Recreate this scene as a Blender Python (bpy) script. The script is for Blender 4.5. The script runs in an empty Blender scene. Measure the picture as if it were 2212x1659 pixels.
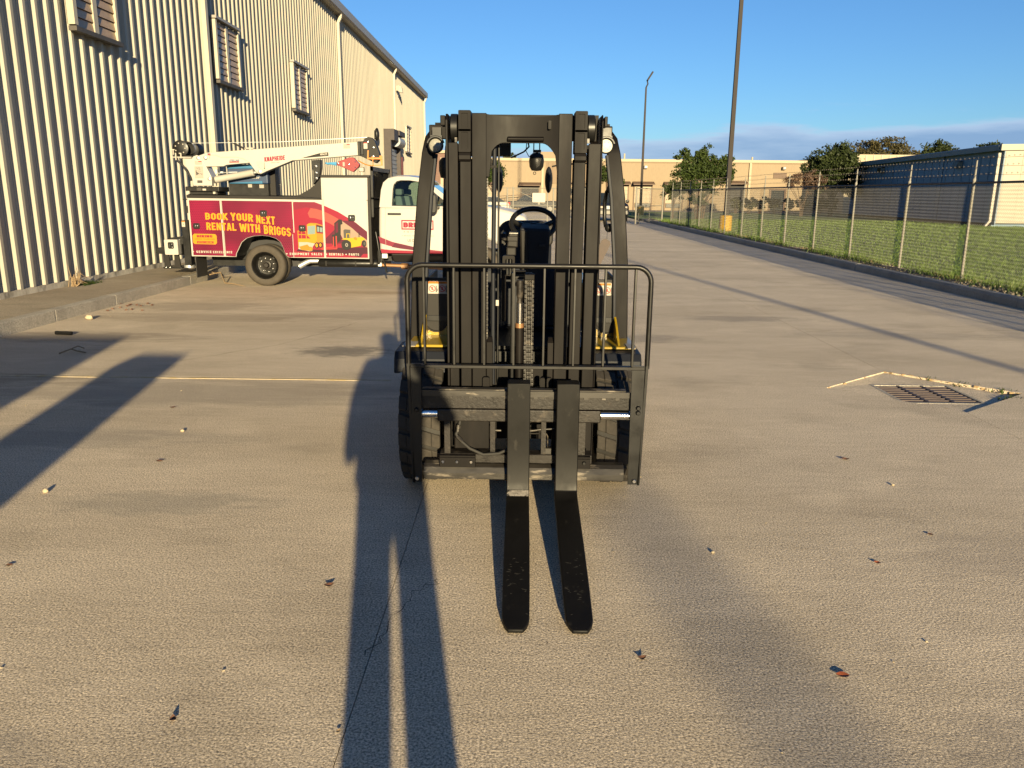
import bpy, bmesh, math, random
from mathutils import Vector, Matrix
from math import sin, cos, pi, radians, sqrt, atan2, tan

random.seed(11)
S = bpy.context.scene
COL = S.collection

# ------------------------------------------------------------------ camera
ROLL = radians(0.55); PITCH = math.atan(411.7 / 1700.0); YAW = math.atan(20.4 / math.hypot(1700.0, 411.7))
cam_d = bpy.data.cameras.new('camera')
cam = bpy.data.objects.new('camera', cam_d); COL.objects.link(cam)
fw = Vector((-sin(YAW) * cos(PITCH), cos(YAW) * cos(PITCH), -sin(PITCH)))
rt = Vector((cos(YAW), sin(YAW), 0)); up = rt.cross(fw)
# the photograph is rolled a little clockwise
r2 = rt * cos(ROLL) + up * sin(ROLL); u2 = up * cos(ROLL) - rt * sin(ROLL)
M = Matrix((r2, u2, -fw)).transposed().to_4x4(); M.translation = Vector((0, 0, 1.62))
cam.matrix_world = M
cam_d.sensor_width = 36.0; cam_d.lens = 36.0 * 1700.0 / 2212.0
cam_d.clip_start = 0.02; cam_d.clip_end = 3000
S.camera = cam

# ------------------------------------------------------------------ light, sky, exposure
SUN_EL = radians(10.4); SUN_AZ = radians(9.8)          # sun stands behind the camera, a little to the right
to_sun = Vector((sin(SUN_AZ) * cos(SUN_EL), -cos(SUN_AZ) * cos(SUN_EL), sin(SUN_EL)))
sun_d = bpy.data.lights.new('sun', 'SUN'); sun_d.energy = 5.0; sun_d.angle = radians(0.53); sun_d.color = (1.0, 0.81, 0.48)
sun = bpy.data.objects.new('sun', sun_d); COL.objects.link(sun)
sun.rotation_euler = (-to_sun).to_track_quat('-Z', 'Y').to_euler()

W = bpy.data.worlds.new('World'); S.world = W; W.use_nodes = True
wn = W.node_tree.nodes; wl = W.node_tree.links; wn.clear()
def N(nt, typ, **kw):
    n = nt.nodes.new(typ)
    for k, v in kw.items():
        if k == 'ins':
            for kk, vv in v.items(): n.inputs[kk].default_value = vv
        else: setattr(n, k, v)
    return n
sky = N(W.node_tree, 'ShaderNodeTexSky', sky_type='NISHITA', sun_disc=False, sun_elevation=SUN_EL,
        sun_rotation=math.atan2(to_sun.x, to_sun.y), altitude=0.0, air_density=1.0, dust_density=0.15, ozone_density=4.5)
tc = N(W.node_tree, 'ShaderNodeTexCoord')
sep = N(W.node_tree, 'ShaderNodeSeparateXYZ'); wl.new(tc.outputs['Generated'], sep.inputs[0])
mp = N(W.node_tree, 'ShaderNodeMapping'); mp.inputs['Scale'].default_value = (2.6, 2.6, 17.0); mp.inputs['Location'].default_value = (1.35, 0.2, 0.0)
wl.new(tc.outputs['Generated'], mp.inputs[0])
cn = N(W.node_tree, 'ShaderNodeTexNoise', ins={'Scale': 1.6, 'Detail': 7.0, 'Roughness': 0.55}); wl.new(mp.outputs[0], cn.inputs['Vector'])
# cloud bank: hugs the horizon, thickens to one side by low frequency noise
band = N(W.node_tree, 'ShaderNodeMapRange', interpolation_type='SMOOTHSTEP', ins={'From Min': 0.025, 'From Max': 0.13, 'To Min': 0.40, 'To Max': -0.24})
wl.new(sep.outputs['Z'], band.inputs['Value'])
side = N(W.node_tree, 'ShaderNodeMapRange', ins={'From Min': -0.1, 'From Max': 0.5, 'To Min': -0.11, 'To Max': 0.10}); wl.new(sep.outputs['X'], side.inputs['Value'])
ad = N(W.node_tree, 'ShaderNodeMath', operation='ADD'); wl.new(cn.outputs['Fac'], ad.inputs[0]); wl.new(band.outputs[0], ad.inputs[1])
ad2 = N(W.node_tree, 'ShaderNodeMath', operation='ADD'); wl.new(ad.outputs[0], ad2.inputs[0]); wl.new(side.outputs[0], ad2.inputs[1])
cm = N(W.node_tree, 'ShaderNodeMapRange', interpolation_type='SMOOTHSTEP', ins={'From Min': 0.575, 'From Max': 0.72, 'To Min': 0.0, 'To Max': 0.86}); wl.new(ad2.outputs[0], cm.inputs['Value'])
cr = N(W.node_tree, 'ShaderNodeMapRange', ins={'From Min': 0.66, 'From Max': 0.90, 'To Min': 0.0, 'To Max': 1.0}); wl.new(ad2.outputs[0], cr.inputs['Value'])
cc = N(W.node_tree, 'ShaderNodeMix', data_type='RGBA'); cc.inputs['A'].default_value = (3.3, 4.2, 5.6, 1); cc.inputs['B'].default_value = (1.65, 2.6, 4.3, 1); wl.new(cr.outputs[0], cc.inputs['Factor'])
tint = N(W.node_tree, 'ShaderNodeMix', data_type='RGBA', blend_type='MULTIPLY'); tint.inputs['Factor'].default_value = 1.0; tint.inputs['B'].default_value = (0.80, 0.93, 1.06, 1)
wl.new(sky.outputs[0], tint.inputs['A'])
mixc = N(W.node_tree, 'ShaderNodeMix', data_type='RGBA'); wl.new(cm.outputs[0], mixc.inputs['Factor']); wl.new(tint.outputs['Result'], mixc.inputs['A']); wl.new(cc.outputs['Result'], mixc.inputs['B'])
bg = N(W.node_tree, 'ShaderNodeBackground'); bg.inputs['Strength'].default_value = 0.057; wl.new(mixc.outputs['Result'], bg.inputs['Color'])
wo = N(W.node_tree, 'ShaderNodeOutputWorld'); wl.new(bg.outputs[0], wo.inputs['Surface'])

S.view_settings.view_transform = 'Standard'; S.view_settings.look = 'None'; S.view_settings.gamma = 1.0
S.view_settings.exposure = 1.40; S.view_settings.use_curve_mapping = False
S.render.engine = 'CYCLES'; S.cycles.use_denoising = True; S.cycles.max_bounces = 7; S.cycles.transparent_max_bounces = 12
S.cycles.caustics_reflective = False; S.cycles.caustics_refractive = False; S.cycles.sample_clamp_indirect = 8.0

# ------------------------------------------------------------------ materials
def mat(name, color, rough=0.6, metal=0.0, var=0.12, scale=6.0, fine=60.0, fvar=0.06, bump=0.0, bscale=80.0, bdist=0.002, spec=0.5,
        stretch=(1, 1, 1), rvar=0.0, color2=None, c2scale=3.0, c2lo=0.52, c2hi=0.66, coat=0.0, emit=None, trans=0.0, alpha=1.0, pos='Position'):
    m = bpy.data.materials.new(name); m.use_nodes = True
    nt = m.node_tree; nd = nt.nodes; lk = nt.links
    p = nd['Principled BSDF']
    p.inputs['Base Color'].default_value = (*color, 1); p.inputs['Roughness'].default_value = rough; p.inputs['Metallic'].default_value = metal
    p.inputs['Specular IOR Level'].default_value = spec
    if coat: p.inputs['Coat Weight'].default_value = coat; p.inputs['Coat Roughness'].default_value = 0.08
    if trans: p.inputs['Transmission Weight'].default_value = trans
    g = N(nt, 'ShaderNodeNewGeometry')
    mpn = N(nt, 'ShaderNodeMapping'); mpn.inputs['Scale'].default_value = stretch; lk.new(g.outputs['Position'], mpn.inputs[0])
    src = mpn.outputs[0]
    m['src'] = 1
    cur = None
    if color2 is not None:
        n = N(nt, 'ShaderNodeTexNoise', ins={'Scale': c2scale, 'Detail': 6.0, 'Roughness': 0.6}); lk.new(src, n.inputs['Vector'])
        r = N(nt, 'ShaderNodeMapRange', ins={'From Min': c2lo, 'From Max': c2hi}); lk.new(n.outputs['Fac'], r.inputs['Value'])
        mx = N(nt, 'ShaderNodeMix', data_type='RGBA'); mx.inputs['A'].default_value = (*color, 1); mx.inputs['B'].default_value = (*color2, 1)
        lk.new(r.outputs[0], mx.inputs['Factor']); cur = mx.outputs['Result']
    if var > 0 or fvar > 0:
        n1 = N(nt, 'ShaderNodeTexNoise', ins={'Scale': scale, 'Detail': 5.0, 'Roughness': 0.6}); lk.new(src, n1.inputs['Vector'])
        n2 = N(nt, 'ShaderNodeTexNoise', ins={'Scale': fine, 'Detail': 3.0}); lk.new(src, n2.inputs['Vector'])
        a = N(nt, 'ShaderNodeMapRange', ins={'From Min': 0.25, 'From Max': 0.75, 'To Min': 1 - var, 'To Max': 1 + var}); lk.new(n1.outputs['Fac'], a.inputs['Value'])
        b = N(nt, 'ShaderNodeMapRange', ins={'From Min': 0.25, 'From Max': 0.75, 'To Min': 1 - fvar, 'To Max': 1 + fvar}); lk.new(n2.outputs['Fac'], b.inputs['Value'])
        mu = N(nt, 'ShaderNodeMath', operation='MULTIPLY'); lk.new(a.outputs[0], mu.inputs[0]); lk.new(b.outputs[0], mu.inputs[1])
        vm = N(nt, 'ShaderNodeVectorMath', operation='SCALE'); lk.new(mu.outputs[0], vm.inputs['Scale'])
        if cur is None: vm.inputs[0].default_value = color
        else: lk.new(cur, vm.inputs[0])
        cur = vm.outputs[0]
        if rvar:
            rr = N(nt, 'ShaderNodeMapRange', ins={'From Min': 0.3, 'From Max': 0.7, 'To Min': max(0.05, rough - rvar), 'To Max': min(1, rough + rvar)}); lk.new(n1.outputs['Fac'], rr.inputs['Value']); lk.new(rr.outputs[0], p.inputs['Roughness'])
    if cur is not None: lk.new(cur, p.inputs['Base Color'])
    if bump:
        n3 = N(nt, 'ShaderNodeTexNoise', ins={'Scale': bscale, 'Detail': 4.0, 'Roughness': 0.65}); lk.new(src, n3.inputs['Vector'])
        bp = N(nt, 'ShaderNodeBump', ins={'Strength': bump, 'Distance': bdist}); lk.new(n3.outputs['Fac'], bp.inputs['Height']); lk.new(bp.outputs[0], p.inputs['Normal'])
    if emit:
        p.inputs['Emission Color'].default_value = (*emit[0], 1); p.inputs['Emission Strength'].default_value = emit[1]
    return m

def flat(name, color, rough=0.5): return mat(name, color, rough, var=0.03, fvar=0.03, spec=0.2)

def concrete(name, base, dark, grain=1.0, streak=True):
    m = bpy.data.materials.new(name); m.use_nodes = True
    nt = m.node_tree; lk = nt.links; p = nt.nodes['Principled BSDF']; p.inputs['Roughness'].default_value = 0.82; p.inputs['Specular IOR Level'].default_value = 0.35
    g = N(nt, 'ShaderNodeNewGeometry'); P = g.outputs['Position']
    def noise(sc, det, ro=0.6, st=None, off=None):
        v = P
        if st or off:
            mm = N(nt, 'ShaderNodeMapping')
            if st: mm.inputs['Scale'].default_value = st
            if off: mm.inputs['Location'].default_value = off
            lk.new(P, mm.inputs[0]); v = mm.outputs[0]
        n = N(nt, 'ShaderNodeTexNoise', ins={'Scale': sc, 'Detail': det, 'Roughness': ro}); lk.new(v, n.inputs['Vector']); return n.outputs['Fac']
    def rng(f, a, b, c, d, sm=False):
        r = N(nt, 'ShaderNodeMapRange', ins={'From Min': a, 'From Max': b, 'To Min': c, 'To Max': d})
        if sm: r.interpolation_type = 'SMOOTHSTEP'
        lk.new(f, r.inputs['Value']); return r.outputs[0]
    def mix(f, A, B):
        x = N(nt, 'ShaderNodeMix', data_type='RGBA')
        lk.new(f, x.inputs['Factor'])
        for s, v in (('A', A), ('B', B)):
            if isinstance(v, tuple): x.inputs[s].default_value = (*v, 1)
            else: lk.new(v, x.inputs[s])
        return x.outputs['Result']
    def mul(c, f):
        v = N(nt, 'ShaderNodeVectorMath', operation='SCALE'); lk.new(c, v.inputs[0]); lk.new(f, v.inputs['Scale']); return v.outputs[0]
    # broad weathering in bands across the lane, then patches, then worn aggregate
    c = mix(rng(noise(0.55, 6, 0.6, (0.35, 1.3, 1)), 0.42, 0.68, 0.0, 0.65), base, dark)
    c = mix(rng(noise(0.9, 7, 0.62, (1, 1.6, 1), (7, 3, 0)), 0.52, 0.68, 0.0, 0.34), c, tuple(x * 0.62 for x in dark))
    c = mix(rng(noise(1.7, 5, 0.55, (1, 1, 1), (31, 9, 0)), 0.55, 0.75, 0.0, 0.5), c, tuple(min(1, x * 1.22) for x in base))
    c = mul(c, rng(noise(9, 5, 0.7, (0.35, 2.2, 1)), 0.3, 0.7, 0.90, 1.10))
    fine = noise(125, 2, 0.6)
    c = mul(c, rng(fine, 0.32, 0.68, 1 - 0.62 * grain, 1 + 0.55 * grain))
    vor = N(nt, 'ShaderNodeTexVoronoi', feature='F1', ins={'Scale': 62.0}); lk.new(P, vor.inputs['Vector'])
    vcol = N(nt, 'ShaderNodeSeparateColor'); lk.new(vor.outputs['Color'], vcol.inputs[0])
    chip = rng(vcol.outputs[0], 0.78, 0.86, 0.0, 1.0); near = rng(vor.outputs['Distance'], 0.16, 0.30, 1.0, 0.0)
    chipm = N(nt, 'ShaderNodeMath', operation='MULTIPLY'); lk.new(chip, chipm.inputs[0]); lk.new(near, chipm.inputs[1])
    hue = mix(rng(vcol.outputs[1], 0.45, 0.55, 0, 1), tuple(x * 0.42 for x in dark), tuple(min(1, x * 1.55) for x in base))
    chips = N(nt, 'ShaderNodeMath', operation='MULTIPLY'); lk.new(chipm.outputs[0], chips.inputs[0]); chips.inputs[1].default_value = 0.75 * grain
    c = mix(chips.outputs[0], c, hue)
    lk.new(c, p.inputs['Base Color'])
    h1 = noise(120, 4, 0.75, (0.8, 1.25, 1)); h2 = noise(50, 3, 0.6)
    hs = N(nt, 'ShaderNodeMath', operation='MULTIPLY_ADD'); lk.new(h2, hs.inputs[0]); hs.inputs[1].default_value = 0.45; lk.new(h1, hs.inputs[2])
    bp = N(nt, 'ShaderNodeBump', ins={'Strength': 0.85 * grain, 'Distance': 0.0048}); lk.new(hs.outputs[0], bp.inputs['Height']); lk.new(bp.outputs[0], p.inputs['Normal'])
    m['ng'] = 1
    return m, nt, c, p

MAT = {}
MAT['concrete'], _nt, _c, _p = concrete('lot concrete', (0.54, 0.452, 0.335), (0.385, 0.315, 0.222))
# soft dark blotches of uneven outline mixed into the slab colour
def blotch(nt, c, p, spots):
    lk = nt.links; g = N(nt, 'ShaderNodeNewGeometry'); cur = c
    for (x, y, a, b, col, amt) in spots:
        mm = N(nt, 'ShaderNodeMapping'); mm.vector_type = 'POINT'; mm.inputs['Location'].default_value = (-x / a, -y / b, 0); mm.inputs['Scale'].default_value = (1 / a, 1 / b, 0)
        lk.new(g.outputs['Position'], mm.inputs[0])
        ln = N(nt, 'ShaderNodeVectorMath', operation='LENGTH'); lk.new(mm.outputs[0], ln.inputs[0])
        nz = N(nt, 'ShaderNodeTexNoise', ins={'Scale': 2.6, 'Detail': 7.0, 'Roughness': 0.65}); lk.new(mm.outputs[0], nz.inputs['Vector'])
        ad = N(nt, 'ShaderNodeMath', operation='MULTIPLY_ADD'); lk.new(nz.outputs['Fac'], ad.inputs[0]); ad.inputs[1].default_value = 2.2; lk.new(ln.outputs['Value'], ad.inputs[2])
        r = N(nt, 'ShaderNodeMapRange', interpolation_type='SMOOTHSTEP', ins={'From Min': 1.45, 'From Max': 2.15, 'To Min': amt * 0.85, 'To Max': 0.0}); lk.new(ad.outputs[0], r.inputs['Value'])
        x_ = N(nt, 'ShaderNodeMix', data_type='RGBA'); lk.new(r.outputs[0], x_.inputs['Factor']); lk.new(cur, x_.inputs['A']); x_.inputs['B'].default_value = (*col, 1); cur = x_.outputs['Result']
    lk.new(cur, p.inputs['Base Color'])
blotch(_nt, _c, _p, [(-1.85, 8.05, 0.62, 0.34, (0.09, 0.085, 0.075), 0.8), (1.35, 9.0, 0.8, 0.35, (0.16, 0.14, 0.12), 0.55), (1.75, 24, 0.9, 0.35, (0.07, 0.06, 0.055), 0.85),
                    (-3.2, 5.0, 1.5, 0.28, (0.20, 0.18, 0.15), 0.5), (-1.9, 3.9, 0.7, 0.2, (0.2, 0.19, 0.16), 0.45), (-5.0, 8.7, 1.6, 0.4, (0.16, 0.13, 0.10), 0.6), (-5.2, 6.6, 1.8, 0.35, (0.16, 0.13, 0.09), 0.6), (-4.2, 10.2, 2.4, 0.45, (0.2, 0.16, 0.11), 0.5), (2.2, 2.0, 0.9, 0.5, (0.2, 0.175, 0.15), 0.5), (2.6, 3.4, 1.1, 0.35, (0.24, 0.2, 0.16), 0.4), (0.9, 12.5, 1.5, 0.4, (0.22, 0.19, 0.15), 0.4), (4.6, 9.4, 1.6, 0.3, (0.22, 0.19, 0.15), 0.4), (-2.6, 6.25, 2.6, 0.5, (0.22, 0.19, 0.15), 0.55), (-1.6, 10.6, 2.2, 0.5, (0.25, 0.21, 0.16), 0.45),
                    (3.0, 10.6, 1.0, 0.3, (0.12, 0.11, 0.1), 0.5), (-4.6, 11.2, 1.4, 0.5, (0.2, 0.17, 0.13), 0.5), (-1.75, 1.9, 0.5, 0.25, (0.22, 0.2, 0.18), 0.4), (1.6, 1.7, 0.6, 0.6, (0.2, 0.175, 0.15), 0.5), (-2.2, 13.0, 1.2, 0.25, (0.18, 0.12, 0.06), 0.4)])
MAT['walk'] = concrete('sidewalk concrete', (0.31, 0.26, 0.19), (0.17, 0.135, 0.095), 0.8)[0]
MAT['kerb'] = concrete('kerb concrete', (0.34, 0.31, 0.26), (0.20, 0.185, 0.16), 0.8)[0]
MAT['basewall'] = mat('grade beam', (0.42, 0.39, 0.33), 0.9, var=0.25, scale=5, fvar=0.15, color2=(0.07, 0.06, 0.045), c2scale=4, c2lo=0.5, c2hi=0.72, stretch=(1, 1, 0.5), bump=0.4)
MAT['joint'] = mat('joint dirt', (0.07, 0.058, 0.042), 0.95)
MAT['cladding'] = mat('cream steel cladding', (0.325, 0.302, 0.248), 0.5, spec=0.25, var=0.10, scale=1.5, fvar=0.02, stretch=(1, 1, 0.15))
MAT['trim'] = mat('cream flashing', (0.36, 0.32, 0.24), 0.45, var=0.05)
MAT['gutter'] = mat('grey brown gutter', (0.216, 0.2, 0.176), 0.45, var=0.08)
MAT['sill_dark'] = mat('dark sill flashing', (0.05, 0.043, 0.036), 0.6, var=0.2)
MAT['shutter'] = mat('weathered shutter slats', (0.32, 0.22, 0.13), 0.4, var=0.25, scale=5, color2=(0.22, 0.14, 0.08), c2scale=3)
MAT['dark_hole'] = mat('dark opening', (0.02, 0.02, 0.022), 0.8)
MAT['grey_metal'] = mat('galvanised steel', (0.45, 0.46, 0.46), 0.4, 0.7, var=0.12, scale=9)
MAT['roll_door'] = mat('grey roll door', (0.23, 0.25, 0.28), 0.5, var=0.06)
MAT['red_door'] = mat('red brown paint', (0.28, 0.06, 0.035), 0.5)
MAT['steel_paint'] = mat('black mast paint', (0.0046, 0.0037, 0.0035), 0.55, spec=0.13, var=0.22, scale=5, fine=40, fvar=0.12, rvar=0.10, bump=0.12, bscale=45, bdist=0.001, color2=(0.0078, 0.0062, 0.0056), c2scale=9, stretch=(1, 1, 0.3))
MAT['black_satin'] = mat('satin black paint', (0.007, 0.007, 0.007), 0.4, spec=0.3, var=0.2, scale=12, rvar=0.08)
MAT['frame_black'] = mat('bare dark steel', (0.007, 0.0063, 0.0056), 0.42, 0.0, spec=0.3, var=0.2, scale=12, rvar=0.1)
MAT['fork'] = mat('worn fork paint', (0.0045, 0.0042, 0.004), 0.48, spec=0.14, var=0.35, scale=6, fvar=0.12, rvar=0.12, color2=(0.017, 0.0155, 0.0135), c2scale=17, c2lo=0.62, c2hi=0.70, stretch=(1, .6, .6))
MAT['dirty_steel'] = mat('greasy carriage', (0.011, 0.009, 0.0078), 0.5, spec=0.3, var=0.5, scale=14, fvar=0.25, bump=0.5, bscale=60, bdist=0.003, color2=(0.055, 0.045, 0.035), c2scale=16, c2lo=0.58, c2hi=0.72, rvar=0.15)
MAT['worn_bar'] = mat('scuffed lower bar', (0.02, 0.0176, 0.0152), 0.42, 0.25, var=0.4, scale=9, color2=(0.14, 0.12, 0.095), c2scale=12, c2lo=0.57, c2hi=0.66, stretch=(0.5, 1, 2), rvar=0.15)
MAT['worn_glint'] = mat('scuffed bare metal glint', (0.42, 0.38, 0.32), 0.35, 0.6, var=0.4, scale=60, color2=(0.03, 0.027, 0.024), c2scale=40, c2lo=0.5, c2hi=0.6)  # bright tone carries the fork heel highlight along with bare metal
MAT['scuff'] = mat('pale scuffs', (0.06, 0.055, 0.045), 0.5, var=0.4, scale=80)
MAT['chrome'] = mat('chromed rod', (0.75, 0.73, 0.70), 0.16, 1.0, var=0.1)
MAT['copper'] = mat('bare brown gland', (0.25, 0.13, 0.06), 0.4, 0.4)
MAT['rubber'] = mat('tyre rubber', (0.013, 0.012, 0.0105), 0.75, var=0.25, scale=10, fvar=0.15, bump=0.2)
MAT['tread'] = mat('dusty tread', (0.028, 0.0235, 0.0185), 0.85, var=0.25, scale=18, fvar=0.2, bump=0.3)
MAT['truck_tyre'] = mat('truck tyre', (0.04, 0.032, 0.0232), 0.8, var=0.2, scale=14, fvar=0.15, bump=0.2)
MAT['plastic'] = mat('navy black plastic', (0.011, 0.0125, 0.017), 0.55, spec=0.2, var=0.12)
MAT['cowl'] = mat('dark grey cowl', (0.009, 0.0078, 0.007), 0.55, spec=0.25, var=0.1)
MAT['yellow'] = mat('machine yellow', (0.288, 0.188, 0.0064), 0.35, var=0.08, coat=0.3)
MAT['white'] = mat('white paint', (0.336, 0.32, 0.292), 0.32, var=0.02, fvar=0.01, coat=0.3)
MAT['cab_white'] = mat('white cab paint', (0.32, 0.308, 0.288), 0.28, var=0.02, fvar=0.01, coat=0.4)
MAT['glass'] = None
MAT['lens'] = mat('lamp lens', (0.22, 0.21, 0.18), 0.3, var=0.1, scale=90, bump=0.5, bscale=260)
MAT['lamp_on'] = mat('lit lamp lens', (0.36, 0.33, 0.24), 0.3, var=0.1, scale=90, bump=0.4, bscale=260, emit=((1.0, 0.88, 0.55), 0.25))
MAT['red'] = mat('crimson wrap', (0.13, 0.0035, 0.02), 0.4, spec=0.25, var=0.1, scale=2.5)
MAT['orange'] = mat('orange paint', (0.4, 0.128, 0.0064), 0.4)
MAT['blue_hook'] = mat('blue shackle', (0.03, 0.19, 0.36), 0.4)
MAT['block_red'] = mat('red pulley block', (0.176, 0.0096, 0.0144), 0.35)
MAT['welder_blue'] = mat('blue welder housing', (0.008, 0.095, 0.20), 0.4)
MAT['welder_dark'] = mat('navy welder housing', (0.012, 0.030, 0.075), 0.4)
MAT['grass'] = mat('lawn soil', (0.072, 0.115, 0.015), 0.9, var=0.2, scale=0.9, fvar=0.25, fine=30, stretch=(0.4, 1.6, 1), bump=0.6, bscale=40, bdist=0.02)
MAT['blade'] = mat('grass blades', (0.080, 0.130, 0.016), 0.6, var=0.22, scale=0.8, fvar=0.18, fine=9, stretch=(0.5, 1.5, 1), color2=(0.17, 0.16, 0.045), c2scale=1.6, c2lo=0.62, c2hi=0.8)
MAT['dry'] = mat('dry grass', (0.27, 0.19, 0.09), 0.8, var=0.3, scale=5)
MAT['dirt'] = mat('bare dirt', (0.075, 0.05, 0.032), 0.95, var=0.4, scale=5, fvar=0.4, fine=40, bump=0.8, bscale=40, bdist=0.02, color2=(0.14, 0.10, 0.06), c2scale=4)
MAT['galv'] = mat('galvanised post', (0.17, 0.16, 0.135), 0.6, 0.0, var=0.2, scale=12)
MAT['rail_dark'] = mat('rusty top rail', (0.03, 0.022, 0.021), 0.6, 0.2, var=0.3, scale=8)
MAT['mesh'] = mat('chain link wire', (0.17, 0.163, 0.145), 0.55, 0.0, var=0.15, scale=3)
MAT['tan'] = mat('tan tilt wall', (0.225, 0.172, 0.112), 0.85, var=0.05, scale=0.5, fvar=0.06, fine=7, stretch=(1, 1, 0.35), bump=0.2, bscale=30)
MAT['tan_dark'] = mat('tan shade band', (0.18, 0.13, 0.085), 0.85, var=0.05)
MAT['cream'] = mat('cream parapet cap', (0.304, 0.256, 0.176), 0.7, var=0.03)
MAT['dock_door'] = mat('dock door panel', (0.25, 0.20, 0.135), 0.6, var=0.04)
MAT['canopy'] = mat('brown canopy', (0.096, 0.06, 0.04), 0.7)
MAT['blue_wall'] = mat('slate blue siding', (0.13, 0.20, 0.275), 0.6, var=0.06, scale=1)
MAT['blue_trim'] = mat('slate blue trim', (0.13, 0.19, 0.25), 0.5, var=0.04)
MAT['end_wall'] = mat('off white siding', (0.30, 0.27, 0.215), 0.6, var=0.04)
MAT['pole'] = mat('bronze light pole', (0.0144, 0.0096, 0.0084), 0.6, spec=0.2, var=0.1)
MAT['yellow_base'] = mat('yellow concrete base', (0.40, 0.235, 0.014), 0.7, var=0.15, scale=4)
MAT['bark'] = mat('bark', (0.08, 0.05, 0.032), 0.9, var=0.3, scale=8)
MAT['brick'] = None
MAT['asphalt'] = mat('far road', (0.16, 0.145, 0.13), 0.9, var=0.12, scale=0.5)
MAT['suv'] = mat('dark metallic paint', (0.012, 0.014, 0.018), 0.5, 0.0, spec=0.25, var=0.05)
MAT['car_glass'] = mat('tinted glass', (0.015, 0.02, 0.025), 0.08, var=0.0, fvar=0.0)
MAT['bronze'] = mat('silver bumper', (0.10, 0.095, 0.085), 0.5, 0.2)
MAT['tail'] = mat('tail light', (0.35, 0.01, 0.01), 0.2)
MAT['amber'] = mat('headlight', (0.18, 0.13, 0.09), 0.3)
MAT['tag'] = mat('rusty card tag', (0.026, 0.011, 0.006), 0.6, var=0.3, scale=30)
MAT['leaf_dead'] = mat('dead leaf', (0.10, 0.045, 0.025), 0.7, var=0.4, scale=60)
MAT['leaf_orange'] = mat('orange leaf', (0.20, 0.05, 0.015), 0.6, var=0.3, scale=60)
MAT['pebble'] = mat('pale pebble', (0.34, 0.28, 0.19), 0.8, var=0.2, scale=30)
MAT['mortar'] = mat('broken mortar', (0.30, 0.21, 0.11), 0.9, var=0.3, scale=30)
MAT['stick'] = mat('bare stick', (0.26, 0.18, 0.10), 0.8, var=0.2, scale=20)
MAT['iron'] = mat('rusted grate iron', (0.075, 0.055, 0.05), 0.65, 0.2, var=0.3, scale=14)
MAT['skin'] = mat('skin', (0.35, 0.2, 0.14), 0.6); MAT['cloth'] = mat('grey cloth', (0.12, 0.12, 0.13), 0.9); MAT['denim'] = mat('denim', (0.05, 0.07, 0.12), 0.9)

def foliage(name, c1, c2):
    m = bpy.data.materials.new(name); m.use_nodes = True; nt = m.node_tree; lk = nt.links; p = nt.nodes['Principled BSDF']
    p.inputs['Roughness'].default_value = 0.6; p.inputs['Specular IOR Level'].default_value = 0.25
    g = N(nt, 'ShaderNodeNewGeometry'); n = N(nt, 'ShaderNodeTexNoise', ins={'Scale': 1.7, 'Detail': 3.0}); lk.new(g.outputs['Position'], n.inputs['Vector'])
    r = N(nt, 'ShaderNodeMapRange', ins={'From Min': 0.35, 'From Max': 0.65}); lk.new(n.outputs['Fac'], r.inputs['Value'])
    a = N(nt, 'ShaderNodeMath', operation='MULTIPLY_ADD'); lk.new(g.outputs['Random Per Island'], a.inputs[0]); a.inputs[1].default_value = 0.5
    h = N(nt, 'ShaderNodeMath', operation='MULTIPLY'); lk.new(r.outputs[0], h.inputs[0]); h.inputs[1].default_value = 0.5; lk.new(h.outputs[0], a.inputs[2])
    x = N(nt, 'ShaderNodeMix', data_type='RGBA'); lk.new(a.outputs[0], x.inputs['Factor']); x.inputs['A'].default_value = (*c1, 1); x.inputs['B'].default_value = (*c2, 1)
    lk.new(x.outputs['Result'], p.inputs['Base Color'])
    tr = N(nt, 'ShaderNodeBsdfTranslucent'); lk.new(x.outputs['Result'], tr.inputs['Color'])
    ms = N(nt, 'ShaderNodeMixShader'); ms.inputs[0].default_value = 0.25; lk.new(p.outputs[0], ms.inputs[1]); lk.new(tr.outputs[0], ms.inputs[2]); lk.new(ms.outputs[0], nt.nodes['Material Output'].inputs[0])
    return m
MAT['leaf_green'] = foliage('green leaves', (0.014, 0.028, 0.006), (0.050, 0.072, 0.014))
MAT['leaf_oak'] = foliage('oak leaves', (0.013, 0.022, 0.007), (0.042, 0.056, 0.015))
MAT['leaf_brown'] = foliage('bronze leaves', (0.035, 0.032, 0.013), (0.085, 0.072, 0.03))
MAT['leaf_myrtle'] = foliage('purple brown leaves', (0.06, 0.04, 0.03), (0.16, 0.10, 0.07))
MAT['leaf_hedge'] = foliage('hedge leaves', (0.028, 0.035, 0.012), (0.07, 0.07, 0.025))

def glass_mat():
    m = bpy.data.materials.new('window glass'); m.use_nodes = True; nt = m.node_tree; lk = nt.links; nt.nodes.remove(nt.nodes['Principled BSDF'])
    t = N(nt, 'ShaderNodeBsdfTransparent'); t.inputs[0].default_value = (0.50, 0.62, 0.58, 1)
    g = N(nt, 'ShaderNodeBsdfGlossy'); g.inputs['Roughness'].default_value = 0.03
    f = N(nt, 'ShaderNodeFresnel'); f.inputs[0].default_value = 1.5
    x = N(nt, 'ShaderNodeMixShader'); lk.new(f.outputs[0], x.inputs[0]); lk.new(t.outputs[0], x.inputs[1]); lk.new(g.outputs[0], x.inputs[2]); lk.new(x.outputs[0], nt.nodes['Material Output'].inputs[0])
    return m
MAT['glass'] = glass_mat()

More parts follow.
